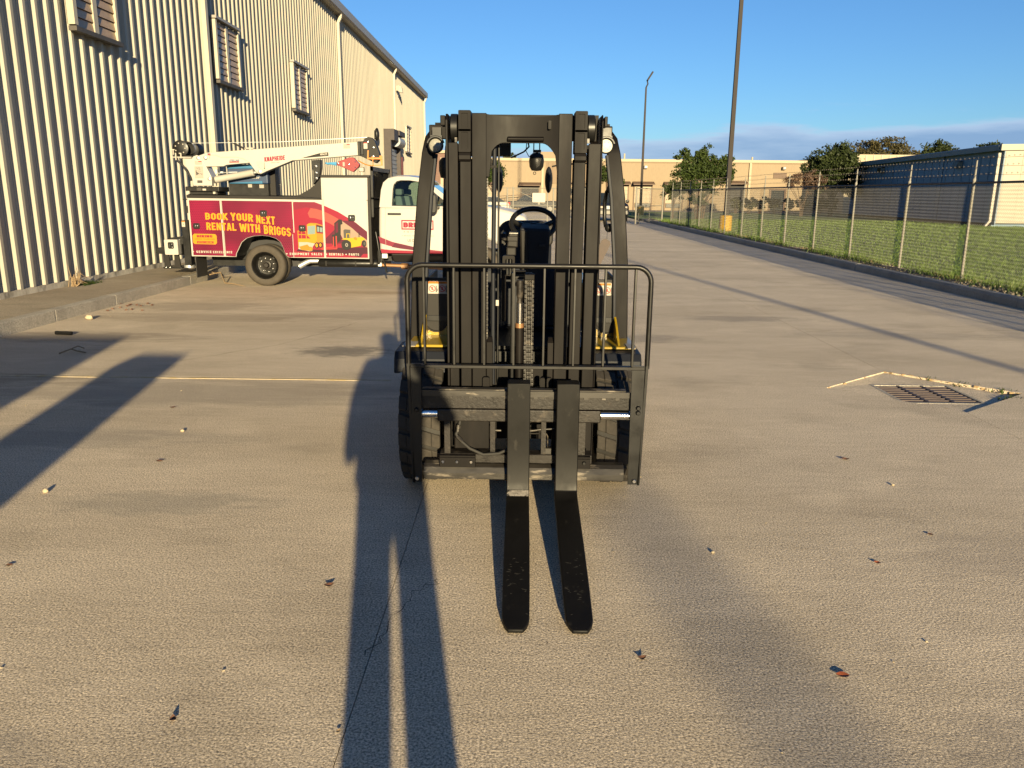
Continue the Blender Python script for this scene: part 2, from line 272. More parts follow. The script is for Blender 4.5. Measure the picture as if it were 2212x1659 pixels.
def brick_mat():
    m = bpy.data.materials.new('brown brick'); m.use_nodes = True; nt = m.node_tree; lk = nt.links; p = nt.nodes['Principled BSDF']; p.inputs['Roughness'].default_value = 0.9
    g = N(nt, 'ShaderNodeNewGeometry'); s_ = N(nt, 'ShaderNodeSeparateXYZ'); lk.new(g.outputs['Position'], s_.inputs[0]); c_ = N(nt, 'ShaderNodeCombineXYZ'); lk.new(s_.outputs[0], c_.inputs[0]); lk.new(s_.outputs[2], c_.inputs[1])
    b = N(nt, 'ShaderNodeTexBrick', ins={'Scale': 4.0, 'Mortar Size': 0.03}); b.inputs['Color1'].default_value = (0.13, 0.06, 0.045, 1); b.inputs['Color2'].default_value = (0.10, 0.05, 0.04, 1); b.inputs['Mortar'].default_value = (0.2, 0.15, 0.12, 1)
    lk.new(c_.outputs[0], b.inputs['Vector']); lk.new(b.outputs['Color'], p.inputs['Base Color']); return m
MAT['brick'] = brick_mat()

def honeycomb(name, c1, c2, dot, pitch=0.033):
    m = bpy.data.materials.new(name); m.use_nodes = True; nt = m.node_tree; lk = nt.links; p = nt.nodes['Principled BSDF']
    p.inputs['Roughness'].default_value = 0.4; p.inputs['Specular IOR Level'].default_value = 0.2
    g = N(nt, 'ShaderNodeNewGeometry'); s_ = N(nt, 'ShaderNodeSeparateXYZ'); lk.new(g.outputs['Position'], s_.inputs[0])
    def mth(op, a, b=None, c=None):
        n = N(nt, 'ShaderNodeMath', operation=op)
        for i, v in enumerate((a, b, c)):
            if v is None: continue
            if isinstance(v, (int, float)): n.inputs[i].default_value = v
            else: lk.new(v, n.inputs[i])
        return n.outputs[0]
    v = mth('DIVIDE', s_.outputs[2], pitch * 0.866); row = mth('FLOOR', v); half = mth('MULTIPLY', mth('MODULO', row, 2.0), 0.5)
    u = mth('ADD', mth('DIVIDE', s_.outputs[0], pitch), half)
    du = mth('SUBTRACT', mth('FRACT', u), 0.5); dv = mth('MULTIPLY', mth('SUBTRACT', mth('FRACT', v), 0.5), 0.866)
    d = mth('SQRT', mth('ADD', mth('MULTIPLY', du, du), mth('MULTIPLY', dv, dv)))
    k = N(nt, 'ShaderNodeMapRange', ins={'From Min': 0.24, 'From Max': 0.33, 'To Min': 0.8, 'To Max': 0.0}); lk.new(d, k.inputs['Value'])
    n = N(nt, 'ShaderNodeTexNoise', ins={'Scale': 1.9, 'Detail': 1.0}); lk.new(g.outputs['Position'], n.inputs['Vector'])
    r = N(nt, 'ShaderNodeMapRange', ins={'From Min': 0.35, 'From Max': 0.65}); lk.new(n.outputs['Fac'], r.inputs['Value'])
    a = N(nt, 'ShaderNodeMix', data_type='RGBA'); lk.new(r.outputs[0], a.inputs['Factor']); a.inputs['A'].default_value = (*c1, 1); a.inputs['B'].default_value = (*c2, 1)
    b = N(nt, 'ShaderNodeMix', data_type='RGBA'); lk.new(k.outputs[0], b.inputs['Factor']); lk.new(a.outputs['Result'], b.inputs['A']); b.inputs['B'].default_value = (*dot, 1)
    lk.new(b.outputs['Result'], p.inputs['Base Color']); return m
MAT['honeycomb'] = honeycomb('crimson honeycomb wrap', (0.095, 0.0022, 0.019), (0.175, 0.0035, 0.031), (0.046, 0.001, 0.011))
for nm, c in dict(p_red=(0.1792, 0.00328, 0.01952), p_dark=(0.06621, 0.00246, 0.01599), p_deep=(0.03506, 0.00164, 0.00984), p_pink=(0.246, 0.0451, 0.0369), p_pale=(0.2214, 0.1558, 0.1148), p_white=(0.3444, 0.3157, 0.2706), p_yellow=(0.3444, 0.164, 0.00656),
                  p_gold=(0.246, 0.123, 0.00984), p_black=(0.00984, 0.00902, 0.00902), p_fork=(0.328, 0.0287, 0.0246), p_grey=(0.0492, 0.0451, 0.041), p_sky=(0.1312, 0.1804, 0.1804), p_orange=(0.3444, 0.1066, 0.00656), p_blue=(0.0164, 0.0246, 0.0902),
                  p_lemon=(0.3116, 0.2132, 0.00656), p_outline=(0.33, 0.030, 0.010), p_slogan=(0.42, 0.19, 0.008), p_text=(0.082, 0.0738, 0.0697), p_light=(0.2624, 0.2378, 0.205)).items(): MAT[nm] = flat(nm.replace('p_', 'print '), c)

# ------------------------------------------------------------------ mesh builder
class MB:
    def __init__(s): s.v = []; s.f = []; s.m = []; s.k = 0
    def slot(s, k): s.k = k; return s
    def add(s, vs, fs):
        o = len(s.v); s.v += [tuple(v) for v in vs]; s.f += [tuple(i + o for i in f) for f in fs]; s.m += [s.k] * len(fs); return s
    def box(s, x0, x1, y0, y1, z0, z1):
        return s.add([(x0, y0, z0), (x1, y0, z0), (x1, y1, z0), (x0, y1, z0), (x0, y0, z1), (x1, y0, z1), (x1, y1, z1), (x0, y1, z1)],
                     [(0, 3, 2, 1), (4, 5, 6, 7), (0, 1, 5, 4), (1, 2, 6, 5), (2, 3, 7, 6), (3, 0, 4, 7)])
    def rbox(s, c, size, R):
        a = len(s.v); s.box(-size[0] / 2, size[0] / 2, -size[1] / 2, size[1] / 2, -size[2] / 2, size[2] / 2)
        for i in range(a, len(s.v)): s.v[i] = tuple(R @ Vector(s.v[i]) + Vector(c))
        return s
    def hexa(s, b, t): return s.add(list(b) + list(t), [(0, 3, 2, 1), (4, 5, 6, 7), (0, 1, 5, 4), (1, 2, 6, 5), (2, 3, 7, 6), (3, 0, 4, 7)])
    def prism(s, poly, a, b, ax='Y'):
        # polygon in the plane across the axis, extruded from a to b
        if ax == 'Y': P = lambda p, t: (p[0], t, p[1])
        elif ax == 'X': P = lambda p, t: (t, p[0], p[1])
        else: P = lambda p, t: (p[0], p[1], t)
        n = len(poly); vs = [P(p, a) for p in poly] + [P(p, b) for p in poly]
        return s.add(vs, [tuple(range(n)), tuple(range(2 * n - 1, n - 1, -1))] + [(i, i + n, (i + 1) % n + n, (i + 1) % n) for i in range(n)])
    def sheet(s, poly, t, ax='Y'):
        if ax == 'Y': P = lambda p: (p[0], t, p[1])
        elif ax == 'X': P = lambda p: (t, p[0], p[1])
        else: P = lambda p: (p[0], p[1], t)
        return s.add([P(p) for p in poly], [tuple(range(len(poly)))])
    def ring(s, outer, inner, a, b, ax='Y'):
        n = len(outer)
        if ax == 'Y': P = lambda p, t: (p[0], t, p[1])
        elif ax == 'X': P = lambda p, t: (t, p[0], p[1])
        else: P = lambda p, t: (p[0], p[1], t)
        vs = [P(p, a) for p in outer] + [P(p, a) for p in inner] + [P(p, b) for p in outer] + [P(p, b) for p in inner]
        fs = []
        for i in range(n):
            j = (i + 1) % n
            fs += [(i, j, n + j, n + i), (2 * n + j, 2 * n + i, 3 * n + i, 3 * n + j), (j, i, 2 * n + i, 2 * n + j), (n + i, n + j, 3 * n + j, 3 * n + i)]
        return s.add(vs, fs)
    def tube(s, pts, r, n=8, closed=False, cap=True):
        pts = [Vector(p) for p in pts]; k = len(pts); rr = r if isinstance(r, (list, tuple)) else [r] * k
        T = []
        for i in range(k):
            if closed: t = pts[(i + 1) % k] - pts[i - 1]
            else: t = pts[min(i + 1, k - 1)] - pts[max(i - 1, 0)]
            T.append(t.normalized())
        nrm = Vector((0, 0, 1)) if abs(T[0].z) < 0.9 else Vector((0, 1, 0))
        vs = []
        for i in range(k):
            nrm = (nrm - T[i] * nrm.dot(T[i])).normalized(); bi = T[i].cross(nrm)
            for j in range(n):
                a = 2 * pi * j / n + pi / n; vs.append(pts[i] + (nrm * cos(a) + bi * sin(a)) * rr[i])
        fs = []
        for i in range(k if closed else k - 1):
            q = (i + 1) % k
            for j in range(n): fs.append((i * n + j, i * n + (j + 1) % n, q * n + (j + 1) % n, q * n + j))
        if cap and not closed: fs += [tuple(range(n - 1, -1, -1)), tuple(range((k - 1) * n, k * n))]
        return s.add(vs, fs)
    def cyl(s, p0, p1, r, n=16): return s.tube([p0, p1], r, n)
    def lathe(s, prof, c, ax='X', n=32):
        # prof: (radius, offset along axis)
        vs = []; k = len(prof)
        for i in range(n):
            a = 2 * pi * i / n
            for (r, t) in prof:
                if ax == 'X': vs.append((c[0] + t, c[1] + r * cos(a), c[2] + r * sin(a)))
                elif ax == 'Y': vs.append((c[0] + r * cos(a), c[1] + t, c[2] + r * sin(a)))
                else: vs.append((c[0] + r * cos(a), c[1] + r * sin(a), c[2] + t))
        fs = [(i * k + j, i * k + j + 1, ((i + 1) % n) * k + j + 1, ((i + 1) % n) * k + j) for i in range(n) for j in range(k - 1)]
        return s.add(vs, fs)
    def ball(s, c, r, n=12, m=8):
        rx, ry, rz = r if isinstance(r, (tuple, list)) else (r, r, r); vs = [(c[0], c[1], c[2] - rz)]
        for i in range(1, m):
            t = -pi / 2 + pi * i / m
            for j in range(n): vs.append((c[0] + rx * cos(t) * cos(2 * pi * j / n), c[1] + ry * cos(t) * sin(2 * pi * j / n), c[2] + rz * sin(t)))
        vs.append((c[0], c[1], c[2] + rz)); fs = []
        for j in range(n): fs.append((0, 1 + (j + 1) % n, 1 + j)); fs.append((len(vs) - 1, len(vs) - 1 - n + j, len(vs) - 1 - n + (j + 1) % n))
        for i in range(m - 2):
            for j in range(n): a = 1 + i * n + j; b = 1 + i * n + (j + 1) % n; fs.append((a, b, b + n, a + n))
        return s.add(vs, fs)

def wloc(o):
    p = Vector((0, 0, 0))
    while o is not None: p += o.location; o = o.parent
    return p
def mesh_from(mb, name, mats, off=Vector((0, 0, 0)), smooth=None, fix=True):
    me = bpy.data.meshes.new(name)
    me.from_pydata([(v[0] - off.x, v[1] - off.y, v[2] - off.z) for v in mb.v], [], mb.f)
    for m in (mats if isinstance(mats, (list, tuple)) else [mats]): me.materials.append(MAT[m] if isinstance(m, str) else m)
    if max(mb.m, default=0) > 0: me.polygons.foreach_set('material_index', mb.m)
    if fix and len(mb.f) < 60000:
        bm = bmesh.new(); bm.from_mesh(me); bmesh.ops.recalc_face_normals(bm, faces=bm.faces); bm.to_mesh(me); bm.free()
    if smooth is not None:
        me.polygons.foreach_set('use_smooth', [True] * len(me.polygons)); me.set_sharp_from_angle(angle=radians(smooth))
    me.update(); return me
def obj(name, mb, mats, parent=None, bevel=0.0, seg=1, smooth=None, local=False, label=None):
    off = Vector((0, 0, 0)) if (local or parent is None) else wloc(parent)
    o = bpy.data.objects.new(name, mesh_from(mb, name, mats, off, smooth)); COL.objects.link(o)
    if parent is not None: o.parent = parent
    if bevel:
        b = o.modifiers.new('edge', 'BEVEL'); b.width = bevel; b.segments = seg; b.limit_method = 'ANGLE'; b.angle_limit = radians(40)
    if label: o['label'] = label
    return o
def tag(o, label=None, cat=None, group=None, kind=None):
    if label: o['label'] = label
    if cat: o['category'] = cat
    if group: o['group'] = group
    if kind: o['kind'] = kind
    return o
def thing(name, label, cat, loc=(0, 0, 0), group=None):
    o = bpy.data.objects.new(name, None); COL.objects.link(o); o.location = loc; o.empty_display_size = 0.2
    return tag(o, label, cat, group)
def struct(name, mb, mats, **kw): return tag(obj(name, mb, mats, **kw), kind='structure')
def share(name, mesh, parent, loc, rot=None, bevel=0.0):
    o = bpy.data.objects.new(name, mesh); COL.objects.link(o); o.parent = parent; o.location = Vector(loc) - (wloc(parent) if parent else Vector((0, 0, 0)))
    if rot: o.rotation_euler = rot
    if bevel:
        b = o.modifiers.new('edge', 'BEVEL'); b.width = bevel; b.segments = 1; b.limit_method = 'ANGLE'
    return o
def copy_tree(o, parent=None, loc=None):
    c = o.copy(); COL.objects.link(c); c.parent = parent
    if loc is not None: c.location = loc
    for ch in list(o.children): copy_tree(ch, c)
    return c
def arc(cx, cy, r, a0, a1, n=8): return [(cx + r * cos(radians(a0 + (a1 - a0) * i / n)), cy + r * sin(radians(a0 + (a1 - a0) * i / n))) for i in range(n + 1)]
def rrect(x0, x1, z0, z1, r, n=4): return arc(x1 - r, z1 - r, r, 0, 90, n) + arc(x0 + r, z1 - r, r, 90, 180, n) + arc(x0 + r, z0 + r, r, 180, 270, n) + arc(x1 - r, z0 + r, r, 270, 360, n)

def text(name, body, x, z, h, w, m, parent, y, bold=0.0, shear=0.0, slope=0.0, spacing=1.0, ax='Y', align='LEFT'):
    """flat lettering facing -Y (towards the camera side), cap height h, fitted to width w"""
    cu = bpy.data.curves.new('lettering', 'FONT'); cu.body = body; cu.size = 1.0; cu.offset = bold; cu.shear = shear; cu.space_character = spacing; cu.resolution_u = 3
    t = bpy.data.objects.new('tmp_text', cu); COL.objects.link(t)
    dg = bpy.context.evaluated_depsgraph_get(); dg.update()
    me = bpy.data.meshes.new_from_object(t.evaluated_get(dg)); bpy.data.objects.remove(t); bpy.data.curves.remove(cu)
    xs = [v.co.x for v in me.vertices]; ys = [v.co.y for v in me.vertices]
    x0, x1, y0, y1 = min(xs), max(xs), min(ys), max(ys); off = wloc(parent)
    for v in me.vertices:
        u = (v.co.x - x0) / (x1 - x0) * w; q = (v.co.y - y0) / (y1 - y0) * h
        v.co = Vector((x + u, y, z + q + slope * u)) - off
    me.materials.clear(); me.materials.append(MAT[m]); me.name = name
    o = bpy.data.objects.new(name, me); COL.objects.link(o); o.parent = parent
    bm = bmesh.new(); bm.from_mesh(me); bmesh.ops.triangulate(bm, faces=bm.faces); bm.to_mesh(me); bm.free()
    return o

# condensed block capitals drawn as thick strokes (flat print)
def glyphs():
    a, b, c, d, k = .10, .40, .10, .90, .13
    G = {}
    O = [(a + k, c), (b - k, c), (b, c + k), (b, d - k), (b - k, d), (a + k, d), (a, d - k), (a, c + k), (a + k, c)]
    V1 = [(a, 0), (a, 1)]
    G['O'] = (.5, [O]); G['Q'] = (.5, [O, [(.28, .22), (.46, -.04)]]); G['0'] = G['O']
    G['B'] = (.5, [V1, [(a, c), (b - k, c), (b, c + k), (b, .5 - k * .6), (b - k, .5), (a, .5)], [(b - k, .5), (b - .02, .5 + k * .6), (b - .02, d - k), (b - k, d), (a, d)]])
    G['8'] = (.5, [O, [(a, .5), (b, .5)]])
    G['6'] = (.5, [[(b, .74), (b, d - k), (b - k, d), (a + k, d), (a, d - k), (a, c + k), (a + k, c), (b - k, c), (b, c + k), (b, .56 - k), (b - k, .56), (a, .56)]])
    G['2'] = (.5, [[(a, .72), (a, d - k), (a + k, d), (b - k, d), (b, d - k), (b, .58), (a, .2), (a, c), (.5, c)]])
    G['1'] = (.3, [[(.19, 0), (.19, 1)], [(.0, .78), (.19, .93)]])
    G['4'] = (.5, [[(b - .03, 0), (b - .03, 1), (.05, .3), (.5, .3)]])
    G['K'] = (.52, [V1, [(a + .02, .42), (.44, 1)], [(a + .1, .55), (.46, 0)]])
    G['Y'] = (.5, [[(.06, 1), (.25, .48)], [(.44, 1), (.25, .48)], [(.25, .5), (.25, 0)]])
    G['U'] = (.5, [[(a, 1), (a, c + k), (a + k, c), (b - k, c), (b, c + k), (b, 1)]])
    G['R'] = (.5, [V1, [(a, d), (b - k, d), (b, d - k), (b, .5 + k * .7), (b - k, .48), (a, .48)], [(.26, .48), (.43, 0)]])
    G['P'] = (.5, [V1, [(a, d), (b - k, d), (b, d - k), (b, .46 + k * .7), (b - k, .44), (a, .44)]])
    G['D'] = (.5, [V1, [(a, d), (b - k, d), (b, d - k), (b, c + k), (b - k, c), (a, c)]])
    G['N'] = (.52, [V1, [(.42, 0), (.42, 1)], [(a, .96), (.42, .04)]])
    G['E'] = (.46, [V1, [(a, d), (.45, d)], [(a, .5), (.41, .5)], [(a, c), (.45, c)]]); G['F'] = (.46, [V1, [(a, d), (.45, d)], [(a, .5), (.41, .5)]])
    G['X'] = (.5, [[(.07, 1), (.43, 0)], [(.43, 1), (.07, 0)]]); G['T'] = (.46, [[(0, d), (.46, d)], [(.23, 0), (.23, 1)]])
    G['A'] = (.52, [[(.08, 0), (.24, 1)], [(.44, 0), (.28, 1)], [(.12, .27), (.40, .27)]]); G['L'] = (.44, [V1, [(a, c), (.44, c)]])
    G['W'] = (.76, [[(.07, 1), (.22, 0)], [(.38, .92), (.22, 0)], [(.38, .92), (.54, 0)], [(.69, 1), (.54, 0)]]); G['M'] = (.64, [V1, [(.54, 0), (.54, 1)], [(a, .98), (.32, .25)], [(.54, .98), (.32, .25)]])
    G['I'] = (.2, [[(.1, 0), (.1, 1)]]); G['H'] = (.5, [V1, [(b, 0), (b, 1)], [(a, .5), (b, .5)]]); G['V'] = (.5, [[(.06, 1), (.25, 0)], [(.44, 1), (.25, 0)]])
    G['C'] = (.5, [[(b, .70), (b, d - k), (b - k, d), (a + k, d), (a, d - k), (a, c + k), (a + k, c), (b - k, c), (b, c + k), (b, .30)]])
    G['G'] = (.5, [[(b, .70), (b, d - k), (b - k, d), (a + k, d), (a, d - k), (a, c + k), (a + k, c), (b - k, c), (b, c + k), (b, .47), (.26, .47)]])
    G['S'] = (.5, [[(b, .72), (b, d - k), (b - k, d), (a + k, d), (a, d - k), (a, .5 + k), (a + k, .5), (b - k, .5), (b, .5 - k), (b, c + k), (b - k, c), (a + k, c), (a, c + k), (a, .28)]])
    G['\u00bb'] = (.46, [[(.06, .75), (.2, .5), (.06, .25)], [(.24, .75), (.38, .5), (.24, .25)]]); G[' '] = (.26, [])
    return G
GLYPH = glyphs()
def block(name, body, x, z, h, w, m, par, y, t=.19, slope=0.0, gap=.07):
    """block lettering facing -Y: cap height h, total width w, stroke t of the cap height"""
    b = MB(); cx = 0.0; tot = sum(GLYPH[c][0] + gap for c in body) - gap; sx = w / tot
    def P(u, v): return (x + u * sx, z + v * h + slope * u * sx)
    for c in body:
        gw, paths = GLYPH[c]
        for q, pth in enumerate(paths):
            n = len(pth); closed = pth[0] == pth[-1]; L_, R_ = [], []
            for i in range(n):
                p = Vector(pth[i])
                if closed: pa = Vector(pth[i - 1]) if i > 0 else Vector(pth[n - 2]); pb = Vector(pth[i + 1]) if i < n - 1 else Vector(pth[1])
                else: pa = Vector(pth[max(i - 1, 0)]); pb = Vector(pth[min(i + 1, n - 1)])
                d1 = (p - pa); d2 = (pb - p)
                if d1.length < 1e-6: d1 = d2
                if d2.length < 1e-6: d2 = d1
                d1.normalize(); d2.normalize(); n1 = Vector((-d1.y, d1.x)); n2 = Vector((-d2.y, d2.x)); mt = (n1 + n2)
                mt = mt / max(.35, mt.length ** 2 / 2) / 1.0 if mt.length > 1e-6 else n1
                L_.append(p + mt * t / 2); R_.append(p - mt * t / 2)
            vs = [];
            for l, r in zip(L_, R_):
                for s_ in (l, r): u, v = P(cx + s_.x, s_.y); vs.append((u, y - .00012 * q, v))
            b.add(vs, [(2 * i, 2 * i + 1, 2 * i + 3, 2 * i + 2) for i in range(n - 1)])
        cx += gw + gap
    return obj(name, b, m, par)

# ================================================================== SETTING
# ---- ground far and near
g = MB().box(-900, 900, -400, 1500, -0.5, -0.16); struct('ground', g, 'asphalt')
struct('road', MB().box(-60, 120, 73.5, 88, -0.2, -0.02), 'asphalt')
lawn = struct('lawn', MB().box(7.6, 90, -14, 73.4, -0.1, 0.115), 'grass')
lot = struct('pavement', MB().box(-5.84, 7.52, -30, 73.4, -0.3, -0.075), 'joint')
GAP = 0.0017
def slab(poly, name='concrete_slab'):
    return obj(name, MB().prism(poly, -0.07, 0.0, 'Z'), 'concrete', lot)
def rect(x0, x1, y0, y1): return [(x0 + GAP, y0 + GAP), (x1 - GAP, y0 + GAP), (x1 - GAP, y1 - GAP), (x0 + GAP, y1 - GAP)]
JX = [-5.84, -0.53, 3.46, 7.5]
DL, DT, DR, DB = (2.658, 6.694), (3.478, 7.382), (4.287, 6.574), (3.497, 5.933)
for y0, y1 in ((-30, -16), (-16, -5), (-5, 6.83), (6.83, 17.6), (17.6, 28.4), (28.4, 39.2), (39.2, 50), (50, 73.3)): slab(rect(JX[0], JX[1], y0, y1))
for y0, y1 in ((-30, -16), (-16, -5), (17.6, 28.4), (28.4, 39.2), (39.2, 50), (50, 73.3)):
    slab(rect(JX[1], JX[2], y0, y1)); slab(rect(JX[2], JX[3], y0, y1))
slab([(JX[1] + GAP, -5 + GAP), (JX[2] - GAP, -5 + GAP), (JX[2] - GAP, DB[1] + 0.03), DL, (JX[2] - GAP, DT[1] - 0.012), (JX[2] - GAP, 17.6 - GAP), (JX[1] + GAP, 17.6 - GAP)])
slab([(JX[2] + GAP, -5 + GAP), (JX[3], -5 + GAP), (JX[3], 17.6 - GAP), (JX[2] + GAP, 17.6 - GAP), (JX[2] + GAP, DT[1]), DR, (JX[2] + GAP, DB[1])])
# hairline cracks, each a jagged thread of dirt lying in the slab surface
def crack(pts, w=0.003, seed=0):
    random.seed(seed); P_ = []
    for (a, b) in zip(pts[:-1], pts[1:]):
        for i in range(14): t = i / 14; P_.append((a[0] + (b[0] - a[0]) * t + random.gauss(0, .012), a[1] + (b[1] - a[1]) * t + random.gauss(0, .012)))
    P_.append(pts[-1]); m_ = MB()
    for i, q in enumerate(P_):
        d_ = Vector(P_[min(i + 1, len(P_) - 1)]) - Vector(P_[max(i - 1, 0)]); n_ = Vector((-d_.y, d_.x)).normalized() * w * random.uniform(.3, 1.2)
        m_.v += [(q[0] - n_.x, q[1] - n_.y, .0012), (q[0] + n_.x, q[1] + n_.y, .0012)]
    m_.f = [(2 * i, 2 * i + 1, 2 * i + 3, 2 * i + 2) for i in range(len(P_) - 1)]; m_.m = [0] * len(m_.f)
    return obj('crack', m_, 'joint', lot)
crack([(-3.35, 7.45), (-2.6, 8.4), (-2.1, 9.9)], .004, 1); crack([(-.55, 2.5), (-.44, 2.95), (-.35, 3.1)], .002, 3)
crack([(3.48, 9.6), (4.3, 9.9), (5.4, 9.7), (7.4, 10.2)], .004, 4); crack([(4.3, 6.57), (5.0, 6.9), (5.6, 7.5)], .004, 5); crack([(-5.7, 5.2), (-4.6, 5.0), (-3.4, 5.3)], .003, 7); crack([(-.5, 14.2), (1.4, 14.6), (3.4, 14.1)], .005, 8); crack([(-5.7, 12.2), (-3.2, 12.0), (-.6, 12.4)], .005, 9)
# faded yellow bay lines
def worn(name, color, under, lo, hi):
    return mat(name, color, 0.8, var=0.15, scale=8, fvar=0.3, fine=120, color2=under, c2scale=7, c2lo=lo, c2hi=hi)
MAT['line'] = worn('worn yellow paint', (0.40, 0.30, 0.13), (0.44, 0.365, 0.25), 0.36, 0.52)
MAT['line_faint'] = worn('nearly gone yellow paint', (0.48, 0.37, 0.20), (0.48, 0.39, 0.275), 0.36, 0.50)
struct('parking_line', MB().box(-4.75, -1.15, 6.745, 6.79, 0.0, 0.0035), 'line')

# ---- storm drain sunk in its diamond cut-out
drain = thing('storm_drain', 'square iron storm drain grate sunk in a diamond shaped recess in the concrete', 'drain grate', (3.47, 6.6, 0))
gx0, gx1, gy0, gy1 = 3.155, 3.79, 6.295, 6.885
ap = MB(); zi = -0.019
V = [(*DL, -.006), (*DT, -.011), (*DR, -.034), (*DB, -.012), (gx0 - .03, gy1 + .03, zi), (gx1 + .03, gy1 + .03, zi), (gx1 + .03, gy0 - .03, zi), (gx0 - .03, gy0 - .03, zi)]
ap.add(V, [(0, 4, 1), (1, 4, 5), (1, 5, 2), (2, 5, 6), (2, 6, 3), (3, 6, 7), (3, 7, 0), (0, 7, 4)])
obj('apron', ap, 'concrete', drain)
fr = MB().ring([(gx0 - .03, gy0 - .03), (gx1 + .03, gy0 - .03), (gx1 + .03, gy1 + .03), (gx0 - .03, gy1 + .03)], [(gx0, gy0), (gx1, gy0), (gx1, gy1), (gx0, gy1)], -0.09, -0.0165, 'Z')
obj('grate_frame', fr, 'kerb', drain)
bar = mesh_from(MB().box(-(gx1 - gx0) / 2 + 0.004, (gx1 - gx0) / 2 - 0.004, -0.014, 0.014, -0.045, 0), 'grate_bar', 'iron')
for i in range(9): share('grate_bar', bar, drain, ((gx0 + gx1) / 2, gy0 + 0.03 + i * 0.0665, -0.021))
for x in (gx0 + 0.212, gx0 + 0.424): obj('cross_bar', MB().box(x - 0.012, x + 0.012, gy0, gy1, -0.07, -0.018), 'iron', drain)
obj('sump', MB().box(gx0, gx1, gy0, gy1, -0.4, -0.092), 'dark_hole', drain)
# broken mortar along the recess edges
random.seed(5); cb = MB()
for (a, b, n) in ((DL, DT, 5), (DT, DR, 22), (DB, DL, 7), (DB, DR, 4)):
    for i in range(n):
        t = random.random(); x = a[0] + (b[0] - a[0]) * t; y = a[1] + (b[1] - a[1]) * t; w = random.uniform(0.005, 0.018)
        cb.rbox((x + random.uniform(-.012, .012), y + random.uniform(-.012, .012), random.uniform(-0.02, -0.002)), (w * 1.9, w, w * 0.9), Matrix.Rotation(atan2(b[1] - a[1], b[0] - a[0]) + random.uniform(-.4, .4), 3, 'Z'))
tag(obj('broken_mortar', cb, 'mortar', drain), kind='stuff')
wd = MB()
for (x, y, n) in ((3.98, 6.92, 26), (4.2, 6.68, 44), (4.1, 6.42, 40), (3.75, 7.14, 14)):
    for i in range(n):
        a = random.uniform(0, 2 * pi); l = random.uniform(0.015, 0.045); px, py = x + random.gauss(0, .05), y + random.gauss(0, .03)
        wd.add([(px, py, -.025), (px + .012 * cos(a + 1.6), py + .012 * sin(a + 1.6), -.015), (px + l * cos(a), py + l * sin(a), random.uniform(-.005, .03))], [(0, 1, 2)])
tag(obj('weeds', wd, 'leaf_green'), 'small weeds sprouting along the far edge of the drain recess', 'weeds', kind='stuff')

# ---- right kerb and dirt strip
kerb = struct('kerb', MB().box(7.51, 7.60, -12, 73, -0.2, 0.02), 'joint')
prof = [(0, -0.05), (0.015, 0.10), (0.035, 0.145), (0.06, 0.152), (0.16, 0.152), (0.16, -0.05)]
kseg = mesh_from(MB().prism([(p[0], p[1]) for p in prof], 0.006, 2.994, 'Y'), 'kerb_segment', 'kerb')
for i in range(21): share('kerb_segment', kseg, kerb, (7.5 + random.uniform(-.004, .004), -12 + 3 * i, random.uniform(-.004, .004)))
dm = MB(); xs = [7.655, 7.8, 7.95, 8.1, 8.25, 8.42]; ny = 220; random.seed(3)
for j in range(ny + 1):
    y = -8 + j * 0.27; edge = 0.16 * sin(y * 1.1) + 0.1 * sin(y * 2.7 + 1)
    for i, x in enumerate(xs): dm.v.append((x + (edge * i / 5 if i > 2 else 0), y, (0.135, 0.142, 0.15, 0.145, 0.135, 0.105)[i] + random.uniform(-.012, .012)))
for j in range(ny):
    for i in range(5): a = j * 6 + i; dm.f.append((a, a + 1, a + 7, a + 6)); dm.m.append(0)
struct('dirt', dm, 'dirt')

# ---- left raised walk in front of the warehouse
walk = struct('sidewalk', MB().box(-7.2, -5.86, -12, 60, -0.2, 0.11), 'joint')
for i in range(24): obj('sidewalk_slab', MB().prism(rect(-7.1, -5.99, -12 + 3 * i, -9 + 3 * i), 0.08, 0.15, 'Z'), 'walk', walk)
lens = [2.1, 1.5, 2.6, 1.2, 2.2, 1.7, 2.9, 1.4]; y = -8.0; i = 0
while y < 59:
    l = lens[i % 8]; i += 1
    obj('kerb_segment', MB().box(-5.988, -5.835, y + .004, y + l - .004, -0.05, 0.152 + random.uniform(-.003, .003)), 'kerb', walk, bevel=0.012, seg=2); y += l

# ---- corrugated warehouse
WX = -7.12
wh = thing('warehouse', 'long cream corrugated steel warehouse with shuttered windows and a gutter along its eave', 'warehouse', (WX, 26, 0))
P = 0.298; y = 0.0; prof = []
for k in range(3):
    b = k * P
    prof += [(0.0, b + 0.0), (0.0, b + 0.118), (0.007, b + 0.124), (0.007, b + 0.134), (0.0, b + 0.140), (0.0, b + 0.160), (0.050, b + 0.196), (0.050, b + 0.256)]
prof += [(0.0, 3 * P)]
ZB, ZT = 0.238, 8.05
pm = MB(); n = len(prof)
pm.v = [(WX + a, b, ZB) for a, b in prof] + [(WX + a, b, ZT) for a, b in prof]
pm.f = [(i, i + 1, n + i + 1, n + i) for i in range(n - 1)]; pm.m = [0] * len(pm.f)
panel = mesh_from(pm, 'wall_panel', 'cladding', Vector((WX, 0, 0)))
ystart = 58.2 - 70 * 3 * P
for i in range(70): share('wall_panel', panel, wh, (WX + random.uniform(-.002, .002), ystart + i * 3 * P, 0))
